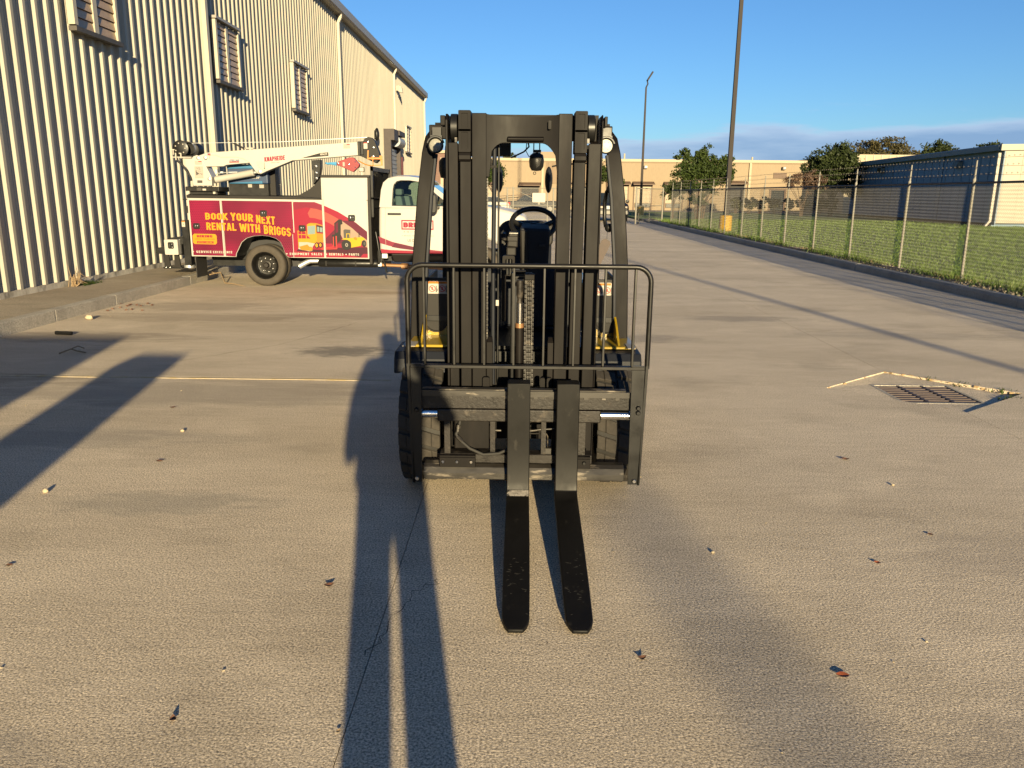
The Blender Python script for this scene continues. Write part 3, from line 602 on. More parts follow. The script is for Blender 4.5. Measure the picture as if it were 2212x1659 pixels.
# screws along the girts
sm = MB()
for z in (0.33, 1.05, 2.0, 2.95, 3.9, 4.9):
    yy = 8.9
    while yy < 24: sm.rbox((WX + 0.006, yy, z), (0.008, 0.016, 0.016), Matrix.Identity(3)); yy += P
obj('screws', sm, 'grey_metal', wh)['kind'] = 'stuff'
obj('grade_beam', MB().box(-7.4, -7.075, -4.4, 58.15, 0.10, 0.236), 'basewall', wh)
bk = MB().box(-40, -7.16, -4.4, 58.18, 0.0, 8.0); obj('shell', bk, 'trim', wh)
obj('roof', MB().prism([(-40.2, 8.05), (-23.5, 9.6), (-7.0, 8.42), (-7.0, 8.36), (-23.5, 9.5), (-40.2, 7.98)], -4.5, 58.3, 'Y'), 'gutter', wh)
gp = [(-7.13, 8.06), (-6.86, 8.06), (-6.80, 8.12), (-6.80, 8.40), (-6.84, 8.40), (-6.84, 8.16), (-7.13, 8.14)]
obj('gutter', MB().prism(gp, -4.5, 58.5, 'Y'), 'gutter', wh)
obj('corner_trim', MB().box(-7.22, -7.02, 58.16, 58.30, 0.2, 8.1), 'trim', wh)
for yd in (5.3, 18.5, 31.7, 44.8, 58.1):
    d = MB().box(-7.055, -6.955, yd - .07, yd + .07, 0.3, 7.75)
    d.hexa([(-7.055, yd - .07, 7.75), (-6.955, yd - .07, 7.75), (-6.955, yd + .07, 7.75), (-7.055, yd + .07, 7.75)], [(-6.93, yd - .07, 8.0), (-6.85, yd - .07, 7.95), (-6.85, yd + .07, 7.95), (-6.93, yd + .07, 8.0)])
    d.box(-6.93, -6.85, yd - .068, yd + .068, 7.97, 8.14)
    obj('downspout', d, 'trim', wh)
def shutter(y0, y1, z0, z1, rows):
    xo = WX + 0.17; xb = WX + 0.062; t = 0.10
    w = obj('window', MB().box(WX + .052, xb - .001, y0 - t, y1 + .05, z0, z1), 'sill_dark', wh)
    for a, b_, c_ in ((y0 - t, y0, xo), (y1 - .02, y1 + .05, xo - .03), ((y0 + y1) / 2 - .08, (y0 + y1) / 2 + .05, xo - .045)): obj('jamb', MB().box(xb, c_, a, b_, z0, z1), 'trim', w)
    obj('sill', MB().box(xb, xo + .02, y0 - t, y1 + .05, z0 - .09, z0 - .022), 'sill_dark', w); obj('hood', MB().box(xb, xo + .03, y0 - t, y1 + .05, z1 + .021, z1 + .08), 'gutter', w)
    ym = (y0 + y1) / 2
    for a, b in ((y0 + .002, ym - .082), (ym + .052, y1 - .022)):
        for k in range(rows):
            za = z0 + (z1 - z0) * k / rows; zb = z0 + (z1 - z0) * (k + 1) / rows
            s = MB().hexa([(xb + .002, a, za + .006), (xb + .05, a, za + .006), (xb + .05, b, za + .006), (xb + .002, b, za + .006)], [(xb + .002, a, zb - .006), (xb + .028, a, zb - .006), (xb + .028, b, zb - .006), (xb + .002, b, zb - .006)])
            obj('slat', s, 'shutter', w)
shutter(13.12, 14.44, 4.10, 5.38, 9); shutter(19.05, 20.5, 4.10, 5.36, 9); shutter(25.22, 26.76, 4.09, 5.38, 9); shutter(48.85, 50.8, 4.0, 5.42, 7); shutter(6.9, 8.3, 4.1, 5.38, 9)
# loading bay: black hood, roll door, side door
bay = obj('loading_bay', MB().box(WX + .06, WX + .42, 41.3, 41.62, 0.15, 4.18).box(WX + .06, WX + .42, 44.4, 44.7, 0.15, 4.18).box(WX + .06, WX + .60, 41.3, 42.7, 4.181, 4.72).box(WX + .06, WX + .66, 42.701, 44.7, 4.50, 4.74), 'rail_dark', wh)
obj('door_drum', MB().cyl((WX + .42, 42.72, 4.20), (WX + .42, 44.7, 4.20), 0.27, 18), 'roll_door', bay, smooth=40)
rd = MB()
for k in range(34): rd.box(WX + .10, WX + .20 + .03 * (k % 2), 41.63, 44.39, 0.16 + k * 0.108, 0.16 + k * 0.108 + 0.104)
obj('roll_curtain', rd, 'roll_door', bay)
obj('bay_post', MB().box(WX + .06, WX + .20, 46.2, 46.9, 0.15, 3.6), 'red_door', wh)
obj('side_door', MB().box(WX + .06, WX + .11, 47.02, 48.0, 0.15, 2.6), 'dark_hole', wh)
fl = MB().box(WX + .068, WX + .2, 45.7, 45.95, 7.05, 7.3).hexa([(WX + .2, 45.65, 7.0), (WX + .42, 45.7, 6.95), (WX + .42, 45.95, 6.95), (WX + .2, 46.0, 7.0)], [(WX + .2, 45.65, 7.32), (WX + .36, 45.7, 7.25), (WX + .36, 45.95, 7.25), (WX + .2, 46.0, 7.32)])
obj('flood_lamp', fl, 'end_wall', wh)
obj('vent_hood', MB().ball((WX + .17, 38.85, 4.27), (.11, .16, .30), 16, 10).box(WX + .05, WX + .12, 38.75, 38.95, 4.1, 4.45), 'black_satin', wh, smooth=50)

# ---- brick building beyond the warehouse, tan distribution building across the road
bb = thing('brick_building', 'brown brick building glimpsed beyond the far end of the corrugated warehouse', 'building', (-11, 80, 0))
obj('wall', MB().box(-17, -6.6, 76, 87, 0, 5.2), 'brick', bb); obj('roof', MB().box(-17.2, -6.4, 75.8, 87.2, 5.2, 5.45), 'cream', bb); obj('window', MB().box(-7.75, -7.5, 75.93, 76.0, 2.0, 4.8), 'cream', bb)
tb = thing('distribution_building', 'low tan distribution building with dock doors and a white parapet beyond the fence', 'warehouse', (14, 95, 0))
obj('wall', MB().box(-5.9, 40, 88, 120, -0.1, 5.05), 'tan', tb)
obj('parapet', MB().box(-6.0, 40.1, 87.9, 120.1, 5.052, 5.33), 'cream', tb)
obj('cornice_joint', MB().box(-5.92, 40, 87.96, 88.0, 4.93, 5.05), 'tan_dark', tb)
obj('penthouse', MB().box(1.9, 4.6, 93, 96, 5.3, 6.25), 'tan', tb)
for x in (2.05, 24.35, 35.0): obj('downpipe', MB().box(x - .12, x + .12, 87.8, 88.0, 0.3, 5.03), 'cream', tb)
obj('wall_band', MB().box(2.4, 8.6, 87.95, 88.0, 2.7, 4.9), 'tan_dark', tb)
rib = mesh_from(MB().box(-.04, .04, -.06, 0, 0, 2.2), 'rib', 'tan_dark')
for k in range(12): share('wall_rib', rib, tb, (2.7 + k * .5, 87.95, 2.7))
def dock(x0, x1, open_=False, tall=2.75):
    c = obj('dock_canopy', MB().prism([(87.0, tall - .02), (88, tall + .25), (88, tall + .02), (87.0, tall - .12)], x0 - .25, x1 + .25, 'X'), 'canopy', tb)
    fr_ = MB().box(x0 - .12, x0, 87.9, 88, 0, tall - .25).box(x1, x1 + .12, 87.9, 88, 0, tall - .25).box(x0 - .12, x1 + .12, 87.9, 88, tall - .25, tall - .03); d = obj('dock_door', fr_, 'canopy', tb)
    if open_: obj('door_opening', MB().box(x0 + .005, x1 - .005, 87.93, 88, 0, tall - .255), 'dark_hole', d)
    else:
        for k in range(4): obj('door_section', MB().box(x0 + .005, x1 - .005, 87.92, 88, 0.75 + k * .435, 0.75 + k * .435 + .425), 'dock_door', d)
        obj('dock_bumper', MB().box(x0 + .1, x1 - .1, 87.85, 88, .28, .70), 'black_satin', d)
dock(9.4, 11.3); dock(12.05, 13.85); dock(22.25, 23.8, True, 2.9); dock(-.2, 1.65, True, 2.55); dock(15.4, 17.2); dock(-4.6, -2.8)
obj('ramp_rail', MB().tube([(-3, 86.6, 1.3), (0.8, 86.6, 1.55)], .04, 5).tube([(-3, 86.6, .85), (0.8, 86.6, 1.1)], .04, 5).tube([(-1.8, 86.6, .0), (-1.8, 86.6, 1.35)], .03, 5).tube([(-.4, 86.6, .0), (-.4, 86.6, 1.45)], .03, 5), 'canopy', tb)
obj('window', MB().box(26.9, 28.3, 87.93, 88, 3.45, 4.05), 'canopy', tb)
obj('entrance', MB().box(26.6, 28.4, 87.92, 88, 0, 2.35), 'canopy', tb)
obj('entrance_glass', MB().box(26.8, 28.2, 87.90, 87.92, 0.05, 2.2), 'car_glass', tb)
for x in (13.1, 27.9, 4.2): obj('wall_lamp', MB().box(x - .18, x + .18, 87.6, 87.98, 4.35, 4.65).slot(1).box(x - .1, x + .14, 87.57, 87.598, 4.42, 4.62), ['black_satin', 'lens'], tb)
for x, h in ((11.3, .75), (13.4, .6), (25.6, .5), (32, .4)): obj('roof_vent', MB().cyl((x, 92, 5.2), (x, 92, 5.33 + h), .1, 8), 'cream', tb)

# ---- slate blue building at the right, pale roof behind it
a0 = Vector((25.45, 44.0)); a1 = Vector((26.1, 65.0)); H0, H1 = 4.12, 3.92
bl = thing('blue_metal_building', 'slate blue metal building with a white lit end wall behind the lawn', 'building', (27, 50, 0))
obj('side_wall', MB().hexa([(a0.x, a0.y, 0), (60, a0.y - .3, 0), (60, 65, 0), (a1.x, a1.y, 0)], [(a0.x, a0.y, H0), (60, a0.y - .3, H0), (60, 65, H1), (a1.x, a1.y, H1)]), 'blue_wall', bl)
def onwall(t, d=0.0): q = a0 + (a1 - a0) * t; return (q.x - d, q.y)
pbm = MB()
pn = 22
for k in range(pn):
    q0 = onwall((k + .04) / pn); q1 = onwall((k + .96) / pn)
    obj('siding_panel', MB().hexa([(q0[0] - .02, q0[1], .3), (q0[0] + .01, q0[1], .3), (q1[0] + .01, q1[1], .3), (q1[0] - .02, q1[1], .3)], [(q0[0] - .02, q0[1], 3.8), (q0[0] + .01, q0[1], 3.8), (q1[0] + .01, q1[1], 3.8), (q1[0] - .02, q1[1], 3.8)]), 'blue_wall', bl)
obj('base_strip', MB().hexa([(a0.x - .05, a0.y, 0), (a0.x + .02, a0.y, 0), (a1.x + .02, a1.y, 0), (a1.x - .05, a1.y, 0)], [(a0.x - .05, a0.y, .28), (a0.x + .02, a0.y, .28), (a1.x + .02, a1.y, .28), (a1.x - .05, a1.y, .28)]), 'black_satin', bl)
e0, e1 = a0 + Vector((-.35, -.35)), a1 + Vector((-.35, .3))
obj('eave_gutter', MB().hexa([(e0.x, e0.y, H0 - .05), (e0.x + .4, e0.y, H0 - .02), (e1.x + .4, e1.y, H1 - .02), (e1.x, e1.y, H1 - .05)], [(e0.x - .05, e0.y, H0 + .2), (e0.x + .4, e0.y, H0 + .24), (e1.x + .4, e1.y, H1 + .24), (e1.x - .05, e1.y, H1 + .2)]), 'blue_trim', bl)
obj('roof', MB().hexa([(e0.x + .1, e0.y, H0 + .21), (61, e0.y, H0 + .9), (61, 65.3, H1 + .9), (e1.x + .1, e1.y, H1 + .21)], [(e0.x + .1, e0.y, H0 + .27), (61, e0.y, H0 + .96), (61, 65.3, H1 + .96), (e1.x + .1, e1.y, H1 + .27)]), 'blue_trim', bl)
ew = MB().prism([(25.46, .3), (59, .3), (59, 5.0), (25.46, 4.05)], 43.62, 43.9, 'Y')
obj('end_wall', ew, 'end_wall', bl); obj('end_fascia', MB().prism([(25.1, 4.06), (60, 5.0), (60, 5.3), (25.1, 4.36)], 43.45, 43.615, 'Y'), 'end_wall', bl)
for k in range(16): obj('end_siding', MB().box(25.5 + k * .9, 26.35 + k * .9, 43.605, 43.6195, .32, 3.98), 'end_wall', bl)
obj('corner_trim', MB().box(25.40, 25.455, 43.62, 43.9, 0.2, 4.04), 'blue_trim', bl)
obj('downspout', MB().box(25.16, 25.30, 43.75, 43.9, 0.4, 3.95).hexa([(25.16, 43.75, .4), (25.30, 43.75, .4), (25.30, 43.9, .4), (25.16, 43.9, .4)], [(24.9, 43.6, .18), (24.95, 43.6, .05), (24.95, 43.75, .05), (24.9, 43.75, .18)]), 'p_white', bl)
for t in (.30, .64): q = onwall(t); obj('pilaster', MB().box(q[0] - .07, q[0] + .02, q[1] - .15, q[1] + .15, .28, 4.0), 'blue_trim', bl)
for t in (.20, .72):
    q = onwall(t); obj('wall_lamp', MB().prism([(q[0] - .02, 3.3), (q[0] - .34, 3.36), (q[0] - .30, 3.66), (q[0] - .02, 3.7)], q[1] - .28, q[1] + .28, 'Y').slot(1).box(q[0] - .3, q[0] - .04, q[1] - .32, q[1] - .281, 3.34, 3.64), ['black_satin', 'p_light'], bl)
for t in (.52, .9):
    q = onwall(t)
    for k in range(4): obj('vent_slat', MB().box(q[0] - .06, q[0] + .01, q[1] - .18, q[1] + .18, 3.35 + k * .13, 3.42 + k * .13), 'blue_trim', bl)
wb = thing('white_metal_building', 'pale ribbed metal roof edge showing above the blue building', 'building', (50, 88, 0))
obj('wall', MB().box(31.5, 70, 80, 100, 0, 5.62), 'cream', wb)
wr = mesh_from(MB().box(-.06, .06, -.05, 0, 0, 2.0), 'roof_rib', 'end_wall')
for k in range(26): share('wall_rib', wr, wb, (31.8 + k * .75, 80, 3.55))

# ---- chain link fence along the kerb
FX = 8.05
fence = thing('chain_link_fence', 'long chain link fence with angled barbed wire arms along the right kerb', 'fence', (FX, 20, 0.12))
PY = [-7.8 + 2.47 * k for k in range(9)] + [14.58, 17.05, 19.70, 22.20, 24.73, 27.17, 29.65, 32.11, 34.48, 36.88, 39.2, 41.48, 43.9]
pp = MB().cyl((0, 0, 0), (0, 0, 1.80), 0.026, 10); pp.tube([(0, 0, 1.80), (0.0, 0, 1.84), (0.004, 0, 1.86), (0.006, 0, 2.17)], [0.027, 0.03, 0.019, 0.013], 8)
pmesh = mesh_from(pp, 'fence_post', 'galv', smooth=40)
for yy in PY: share('fence_post', pmesh, fence, (FX + random.uniform(-.01, .01), yy, 0.10), (random.uniform(-.012, .012), random.uniform(-.01, .01), 0))
obj('top_rail', MB().cyl((FX, -8, 1.885), (FX, 44, 1.875), 0.021, 8), 'rail_dark', fence, smooth=40)
for k, z in enumerate((2.03, 2.17, 2.31)):
    bw = MB(); pts = []
    for yy in PY: pts.append((FX + .01, yy, z))
    for i in range(len(PY) - 1):
        for s in range(4):
            t = s / 4; yy = PY[i] + (PY[i + 1] - PY[i]) * t; pts.append((FX + .01, yy, z - 0.03 * sin(pi * t)))
    pts = sorted(set(pts), key=lambda p: p[1]); bw.tube(pts, 0.0035, 3)
    yy = -7
    while yy < 43: bw.box(FX - .006, FX + .026, yy - .002, yy + .002, z - .003, z + .003); bw.box(FX + .008, FX + .012, yy + .012, yy + .015, z - .016, z + .016); yy += 0.15
    obj('barbed_wire', bw, 'rail_dark', fence)
def wires(mb, p0, dirv, length, z0, z1, pitch=0.060, r=0.0029, tails=0.03):
    n = int(length / pitch); h = pitch * 0.52; k = int((z1 - z0) / h)
    nx, ny = -dirv[1], dirv[0]
    for i in range(n):
        base = (i + .5) * pitch; vs = []
        for j in range(k + 1):
            s = base + (pitch * .5 if (j % 2) else -pitch * .5) * 0.96; z = z0 + j * h; d = .0025 if j % 2 else -.0025
            cx, cy = p0[0] + dirv[0] * s + nx * d, p0[1] + dirv[1] * s + ny * d
            vs += [(cx + nx * r * 1.2, cy + ny * r * 1.2, z), (cx - dirv[0] * r - nx * r * .7, cy - dirv[1] * r - ny * r * .7, z - r), (cx + dirv[0] * r - nx * r * .7, cy + dirv[1] * r - ny * r * .7, z + r)]
        s = base; z = z0 + k * h + tails
        cx, cy = p0[0] + dirv[0] * s, p0[1] + dirv[1] * s
        vs += [(cx, cy, z), (cx - dirv[0] * r, cy - dirv[1] * r, z), (cx + dirv[0] * r, cy + dirv[1] * r, z)]
        fs = []
        for j in range(k + 1):
            for q in range(3): fs.append((j * 3 + q, j * 3 + (q + 1) % 3, j * 3 + 3 + (q + 1) % 3, j * 3 + 3 + q))
        mb.add(vs, fs)
wm = MB(); wires(wm, (FX - .03, -7.8), (0, 1), 51.7, 0.14, 1.86)
wo_ = obj('wire_mesh', wm, 'mesh', fence); wo_['kind'] = 'stuff'
# far return of the fence, sliding gate pieces and gate leaf
gate = thing('gate_leaf', 'open chain link gate leaf standing out from the far end of the kerb fence', 'gate', (7.2, 46, 0))
q0, q1 = Vector((8.2, 47.6)), Vector((6.2, 44.4)); dv = (q0 - q1).normalized(); L = (q0 - q1).length
gfm = MB().cyl((q1.x, q1.y, .05), (q1.x, q1.y, 2.02), .045, 10).cyl((q0.x, q0.y, .05), (q0.x, q0.y, 2.02), .045, 10).cyl((q1.x, q1.y, 1.95), (q0.x, q0.y, 1.95), .025, 8).cyl((q1.x, q1.y, 1.0), (q0.x, q0.y, 1.0), .02, 8).cyl((q1.x, q1.y, .18), (q0.x, q0.y, .18), .02, 8)
mid = (q0 + q1) / 2; gfm.cyl((mid.x, mid.y, .1), (mid.x, mid.y, 1.95), .02, 8); obj('gate_frame', gfm, 'galv', gate, smooth=40)
gm = MB(); wires(gm, (q1.x, q1.y), (dv.x, dv.y), L, .18, 1.95, .057, .002, 0); obj('wire_mesh', gm, 'mesh', gate)['kind'] = 'stuff'
g2 = thing('closed_gate', 'wide chain link gate with a blank white sign seen through the forklift mast', 'gate', (0, 47, 0))
cf = MB()
for x, h in ((-4.2, 1.95), (-2.5, 1.95), (-.93, 1.95), (-.587, 2.0), (1.41, 2.0), (1.75, 1.95), (3.6, 1.95)): cf.cyl((x, 47, 0), (x, 47, h), .04, 8)
for z in (.15, .95, 1.93): cf.cyl((-4.2, 47, z), (3.6, 47, z), .022, 6)
cf.cyl((-.587, 47, 1.9), (1.41, 47, .95), .018, 6); obj('gate_frame', cf, 'galv', g2, smooth=40)
gm = MB(); wires(gm, (-4.2, 47.03), (1, 0), 7.8, .1, 1.93, .06, .002, 0); obj('wire_mesh', gm, 'mesh', g2)['kind'] = 'stuff'
sg = thing('blank_sign', 'blank white rectangular sign board fixed on the closed gate', 'sign', (.9, 46.95, 1.4))
obj('sign_board', MB().prism(rrect(.53, 1.28, 1.13, 1.66, .04), 46.9, 46.93), 'p_white', sg); obj('sign_clip', MB().box(.8, .86, 46.93, 46.98, 1.2, 1.6).box(.86, .98, 46.93, 46.98, 1.0, 1.12), 'galv', sg)
bo = thing('gate_stop', 'short black steel stake at the foot of the open gate leaf', 'post', (6.5, 45.4, 0)); obj('stake', MB().cyl((6.5, 45.4, 0), (6.5, 45.4, .62), .04, 10), 'black_satin', bo); obj('foot_plate', MB().box(6.4, 6.6, 45.3, 45.5, 0, .012), 'black_satin', bo)

# ---- light poles on yellow bases
def light_pole(x, y, h, label, r0=.11, base=(.265, .74), head=1):
    t = thing('light_pole', label, 'light pole', (x, y, .1), 'bronze light poles on yellow bases')
    b = MB(); b.lathe([(0, 0), (base[0], 0), (base[0], base[1] - .03), (base[0] - .03, base[1]), (0, base[1])], (x, y, .05), 'Z', 20); obj('base', b, 'yellow_base', t, smooth=40)
    p = MB(); p.tube([(x, y, base[1] + .04), (x, y, h)], [r0, r0 * .6], 4); obj('shaft', p, 'pole', t)
    obj('anchor_plate', MB().box(x - .2, x + .2, y - .2, y + .2, base[1] + .051, base[1] + .08), 'pole', t)
    hd = MB(); hd.tube([(x, y, h), (x + .12, y, h + .25), (x + .05, y, h + .5)], .05, 6); hd.rbox((x + .24, y - .1, h + .76), (.10, .45, .70), Matrix.Rotation(radians(32), 3, 'Y')); obj('lamp_head', hd, 'pole', t)
    return t
light_pole(8.75, 34.8, 19.0, 'tall bronze light pole rising out of the top of the photo behind the fence', .125)
light_pole(8.95, 61.6, 9.3, 'far bronze light pole with its lamp head in view beyond the gate', .13)
light_pole(8.9, -16.0, 9.0, 'light pole behind the viewer that throws a thin shadow over the lot', .09)
light_pole(10.6, -54.0, 11.0, 'distant light pole behind the viewer that throws a soft broad shadow', .16)

# ---- trees, hedge
def tree(name, label, cat, x, y, crown, leaf, size, n, trunk=(0.12, 1.0), limbs=6, seed=1, group=None, z0=0.1, trunks=1, density=None):
    """crown: list of (cx,cy,cz,rx,ry,rz) lobes in world coordinates relative to the tree's foot"""
    random.seed(seed); t = thing(name, label, cat, (x, y, z0), group)
    b = MB()
    for k in range(trunks):
        ox = (k - (trunks - 1) / 2) * trunk[0] * 2.4
        for j in range(max(1, limbs // trunks)):
            lb = random.choice(crown); ex, ey, ez = lb[0] + random.uniform(-.5, .5) * lb[3], lb[1] + random.uniform(-.5, .5) * lb[4], lb[2] + random.uniform(-.2, .5) * lb[5]
            h = trunk[1] * random.uniform(.8, 1.1)
            b.tube([(x + ox, y, z0), (x + ox * 1.3, y, z0 + h), (x + (ox + ex) * .55, y + ey * .5, z0 + (h + ez) * .55), (x + ex, y + ey, z0 + ez)], [trunk[0], trunk[0] * .8, trunk[0] * .42, trunk[0] * .12], 6)
    obj('trunk', b, 'bark', t, smooth=60)
    c = MB(); tot = sum(l[3] * l[5] for l in crown)
    for l in crown:
        m = int(n * l[3] * l[5] / tot)
        clumps = [(random.gauss(0, .42), random.gauss(0, .42), random.gauss(0, .42)) for _ in range(max(5, m // 42))]
        for q in clumps:
            ln = sqrt(sum(v * v for v in q)) or 1
            if ln > 1: q = tuple(v / ln for v in q)
            for _ in range(42):
                px = x + l[0] + (q[0] + random.gauss(0, .13)) * l[3]; py = y + l[1] + (q[1] + random.gauss(0, .13)) * l[4]; pz = z0 + l[2] + (q[2] + random.gauss(0, .12)) * l[5]
                s = size * random.uniform(.6, 1.3); a = Vector((random.gauss(0, 1), random.gauss(0, 1), random.gauss(0, .7))).normalized(); d = a.orthogonal().normalized(); d = Matrix.Rotation(random.uniform(0, 6.28), 3, a) @ d; e = a.cross(d)
                o = Vector((px, py, pz)); c.add([o - d * s, o + e * s * .45, o + d * s, o - e * s * .45], [(0, 1, 2, 3)])
    off = Vector((x, y, z0)); o = bpy.data.objects.new('crown', mesh_from(c, 'crown', leaf, off, None, False)); COL.objects.link(o); o.parent = t
    return t
k_ = .743
def sc_(L): return [tuple(v * k_ for v in l) for l in L]
tree('broadleaf_tree', 'bushy green many stemmed tree in the lawn left of the tall light pole', 'tree', 11.35, 52, [(l[0], l[1], l[2] + .35, *l[3:]) for l in sc_([(-1.0, 0, 3.5, 1.5, 1.4, 1.2), (.9, 0, 3.3, 1.6, 1.4, 1.2), (-1.5, .2, 4.7, .8, .9, .7), (.1, 0, 5.0, .8, .9, .8), (1.6, 0, 4.4, 1.0, 1, .7), (0, 0, 3.9, 1.5, 1.2, 1.0), (0, 0, 2.2, 1.5, 1.2, .7), (2.2, 0, 3.4, .8, .8, .8), (-.2, 0, 1.2, 1.0, .8, .5)])], 'leaf_green', .088, 15000, (.05, .6), 15, 3, trunks=5)
tree('broadleaf_shrub', 'dark low shrub at the left foot of the bushy green tree', 'shrub', 9.55, 51.5, [(l[0], l[1], l[2] + .25, *l[3:]) for l in sc_([(0, 0, 2.1, 1.1, .9, .8), (.7, 0, 2.4, .8, .8, .6)])], 'leaf_oak', .085, 2200, (.05, .7), 4, 4)
tree('oak_tree', 'dark dense oak rising beside the far corner of the blue building', 'tree', 23.9, 63, [(-.9, 0, 4.1, 1.2, 1.2, 1.0), (.2, 0, 4.5, 1.1, 1.2, 1.1), (.9, 0, 3.6, 1.1, 1.2, 1.4), (-.2, 0, 3.0, 1.2, 1.2, 1.1), (-.9, 0, 2.5, .8, .9, .8), (-1.7, 0, 3.3, .8, .9, .9), (1.4, 0, 2.3, .9, .9, .9)], 'leaf_oak', .12, 15000, (.2, 1.4), 8, 5)
tree('oak_tree', 'bronze tinged oak crown spreading behind the blue building', 'tree', 36.0, 86, [(-1.8, 0, 5.2, 2.0, 2, 1.7), (.6, 0, 6.3, 1.8, 2, 1.0), (2.2, 0, 6.2, 2.0, 1.6, 1.2), (4.4, 0, 5.7, 1.6, 1.4, .6), (-2.8, 0, 3.6, 1.6, 1.5, 1.6), (.5, 0, 5.0, 2.2, 1.5, 1.2)], 'leaf_brown', .15, 12000, (.28, 2.2), 9, 6)
tree('crepe_myrtle', 'sparse purple brown crepe myrtle with thin bare stems before the tan wall', 'tree', 21.3, 62, [(-.5, 0, 2.9, 1.0, .8, .6), (.6, 0, 2.6, .9, .8, .9), (-1.1, 0, 2.4, .6, .6, .4)], 'leaf_myrtle', .08, 2600, (.026, .6), 12, 7, trunks=4)
tree('pine_tree', 'round topped pine above the roof of the blue building', 'tree', 55.5, 110, [(0, 0, 7.3, 2.4, 2, 1.5), (-2.0, 0, 6.4, 1.6, 1, 1.1), (2.6, 0, 6.2, 1.6, 1, .8), (0, 0, 6.2, 2.4, 1.5, 1.0)], 'leaf_oak', .2, 7500, (.3, 4), 6, 8)
tree('pine_tree', 'smaller flat topped pine at the right above the blue roof ridge', 'tree', 62.5, 110, [(0, 0, 7.5, 2.0, 2, 1.2), (-2.2, 0, 6.7, 1.6, 1, .8), (2.3, 0, 6.8, 1.5, 1, .8)], 'leaf_oak', .2, 6000, (.3, 4), 6, 9)
tree('live_oak', 'green tree in front of the tan wall seen through the mast opening', 'tree', -2.6, 74, [(0, 0, 3.3, 1.1, 1, 1.1), (-.9, 0, 2.9, 1.0, 1, .9)], 'leaf_green', .12, 3000, (.12, 1.4), 5, 10)
tree('live_oak', 'green tree beside the right guard pillar of the forklift', 'tree', 8.0, 77, [(-.2, 0, 3.6, 1.0, 1, 1.3), (.6, 0, 2.9, .9, .9, 1.0)], 'leaf_green', .12, 2800, (.12, 1.4), 5, 12)
tree('palm_top', 'small dark treetop above the tan roof left of the hanging rear lamp', 'tree', -2.0, 130, [(0, 0, 6.9, 1.3, 1, 1.0)], 'leaf_oak', .2, 900, (.2, 4), 4, 13)
tree('palm_top', 'low dark treetop above the tan roof just behind the hanging rear lamp', 'tree', 3.4, 130, [(0, 0, 6.5, 1.4, 1, .8)], 'leaf_oak', .2, 900, (.2, 4), 4, 14)
hw = ['first hedge shrub right of the tall light pole', 'second hedge shrub right of the tall light pole', 'third hedge shrub, behind the middle of the fence', 'fourth hedge shrub, left of the entrance in the tan wall', 'fifth hedge shrub, in front of the entrance', 'sixth hedge shrub, under the crepe myrtle', 'seventh hedge shrub, beside the oak trunk', 'eighth hedge shrub, at the corner of the blue building']
for k, lb in enumerate(hw):
    tree('hedge_shrub', 'clipped ' + lb, 'shrub', 18.2 + k * 1.22 + random.uniform(-.15, .15), 70 + random.uniform(-.4, .4), [(-.12, 0, 1.0, .55, .5, .42), (.2, 0, .95, .5, .45, .45), (0, 0, .7, .55, .45, .35)], 'leaf_hedge', .085, 1500, (.035, .35), 5, 20 + k, 'clipped shrubs along the far edge of the lawn', trunks=3)

# ---- grass blades, weeds at the fence
random.seed(21); gb = MB(); gv = gb.v; gf = gb.f
def blade(x, y, h, w, z=.11):
    a = random.uniform(0, pi); lx, ly = random.gauss(0, h * .45), random.gauss(0, h * .45); i = len(gv)
    gv.extend([(x - w * cos(a), y - w * sin(a), z), (x + w * cos(a), y + w * sin(a), z), (x + lx, y + ly, z + h)]); gf.append((i, i + 1, i + 2))
for _ in range(90000):
    yy = 11.5 + 40 * random.random() ** 2.0; xx = random.uniform(8.25, min(9 + yy * .62, 27))
    s = .6 + yy / 34
    blade(xx, yy, random.uniform(.035, .075) * (1 + .25 * s), random.uniform(.004, .008) * s)
gb.m = [0] * len(gf)
o = bpy.data.objects.new('grass', mesh_from(gb, 'grass', 'blade', fix=False)); COL.objects.link(o); tag(o, 'mown green lawn grass behind the chain link fence', 'grass', kind='stuff')
wb_ = MB(); gv = wb_.v; gf = wb_.f
for _ in range(9000):
    yy = 10 + 36 * random.random() ** 1.3; c = sin(yy * 2.1) + sin(yy * .9 + 2)
    if c < random.uniform(-1.6, 1.2): continue
    blade(8.1 + random.gauss(0, .16), yy, random.uniform(.06, .24), random.uniform(.005, .012) * (.6 + yy / 40))
wb_.m = [0] * len(gf)
o = bpy.data.objects.new('weeds', mesh_from(wb_, 'weeds', 'blade', fix=False)); COL.objects.link(o); tag(o, 'taller uncut weeds growing along the foot of the chain link fence', 'weeds', kind='stuff')
db = MB(); gv = db.v; gf = db.f
for _ in range(5000):
    yy = 12 + 24 * random.random(); c = sin(yy * 1.7 + 1)
    if c < .2: continue
    blade(8.15 + random.gauss(0, .1), yy, random.uniform(.03, .1), .006, .12)
db.m = [0] * len(gf)
o = bpy.data.objects.new('dry_grass', mesh_from(db, 'dry_grass', 'dry', fix=False)); COL.objects.link(o); tag(o, 'patches of dry straw coloured grass at the fence foot', 'grass', kind='stuff')

# ================================================================== FORKLIFT
fk = thing('forklift', 'black masted forklift parked facing the viewer with its forks lowered to the concrete', 'forklift', (0.0, 4.6, 0.0))
I3 = Matrix.Identity(3)
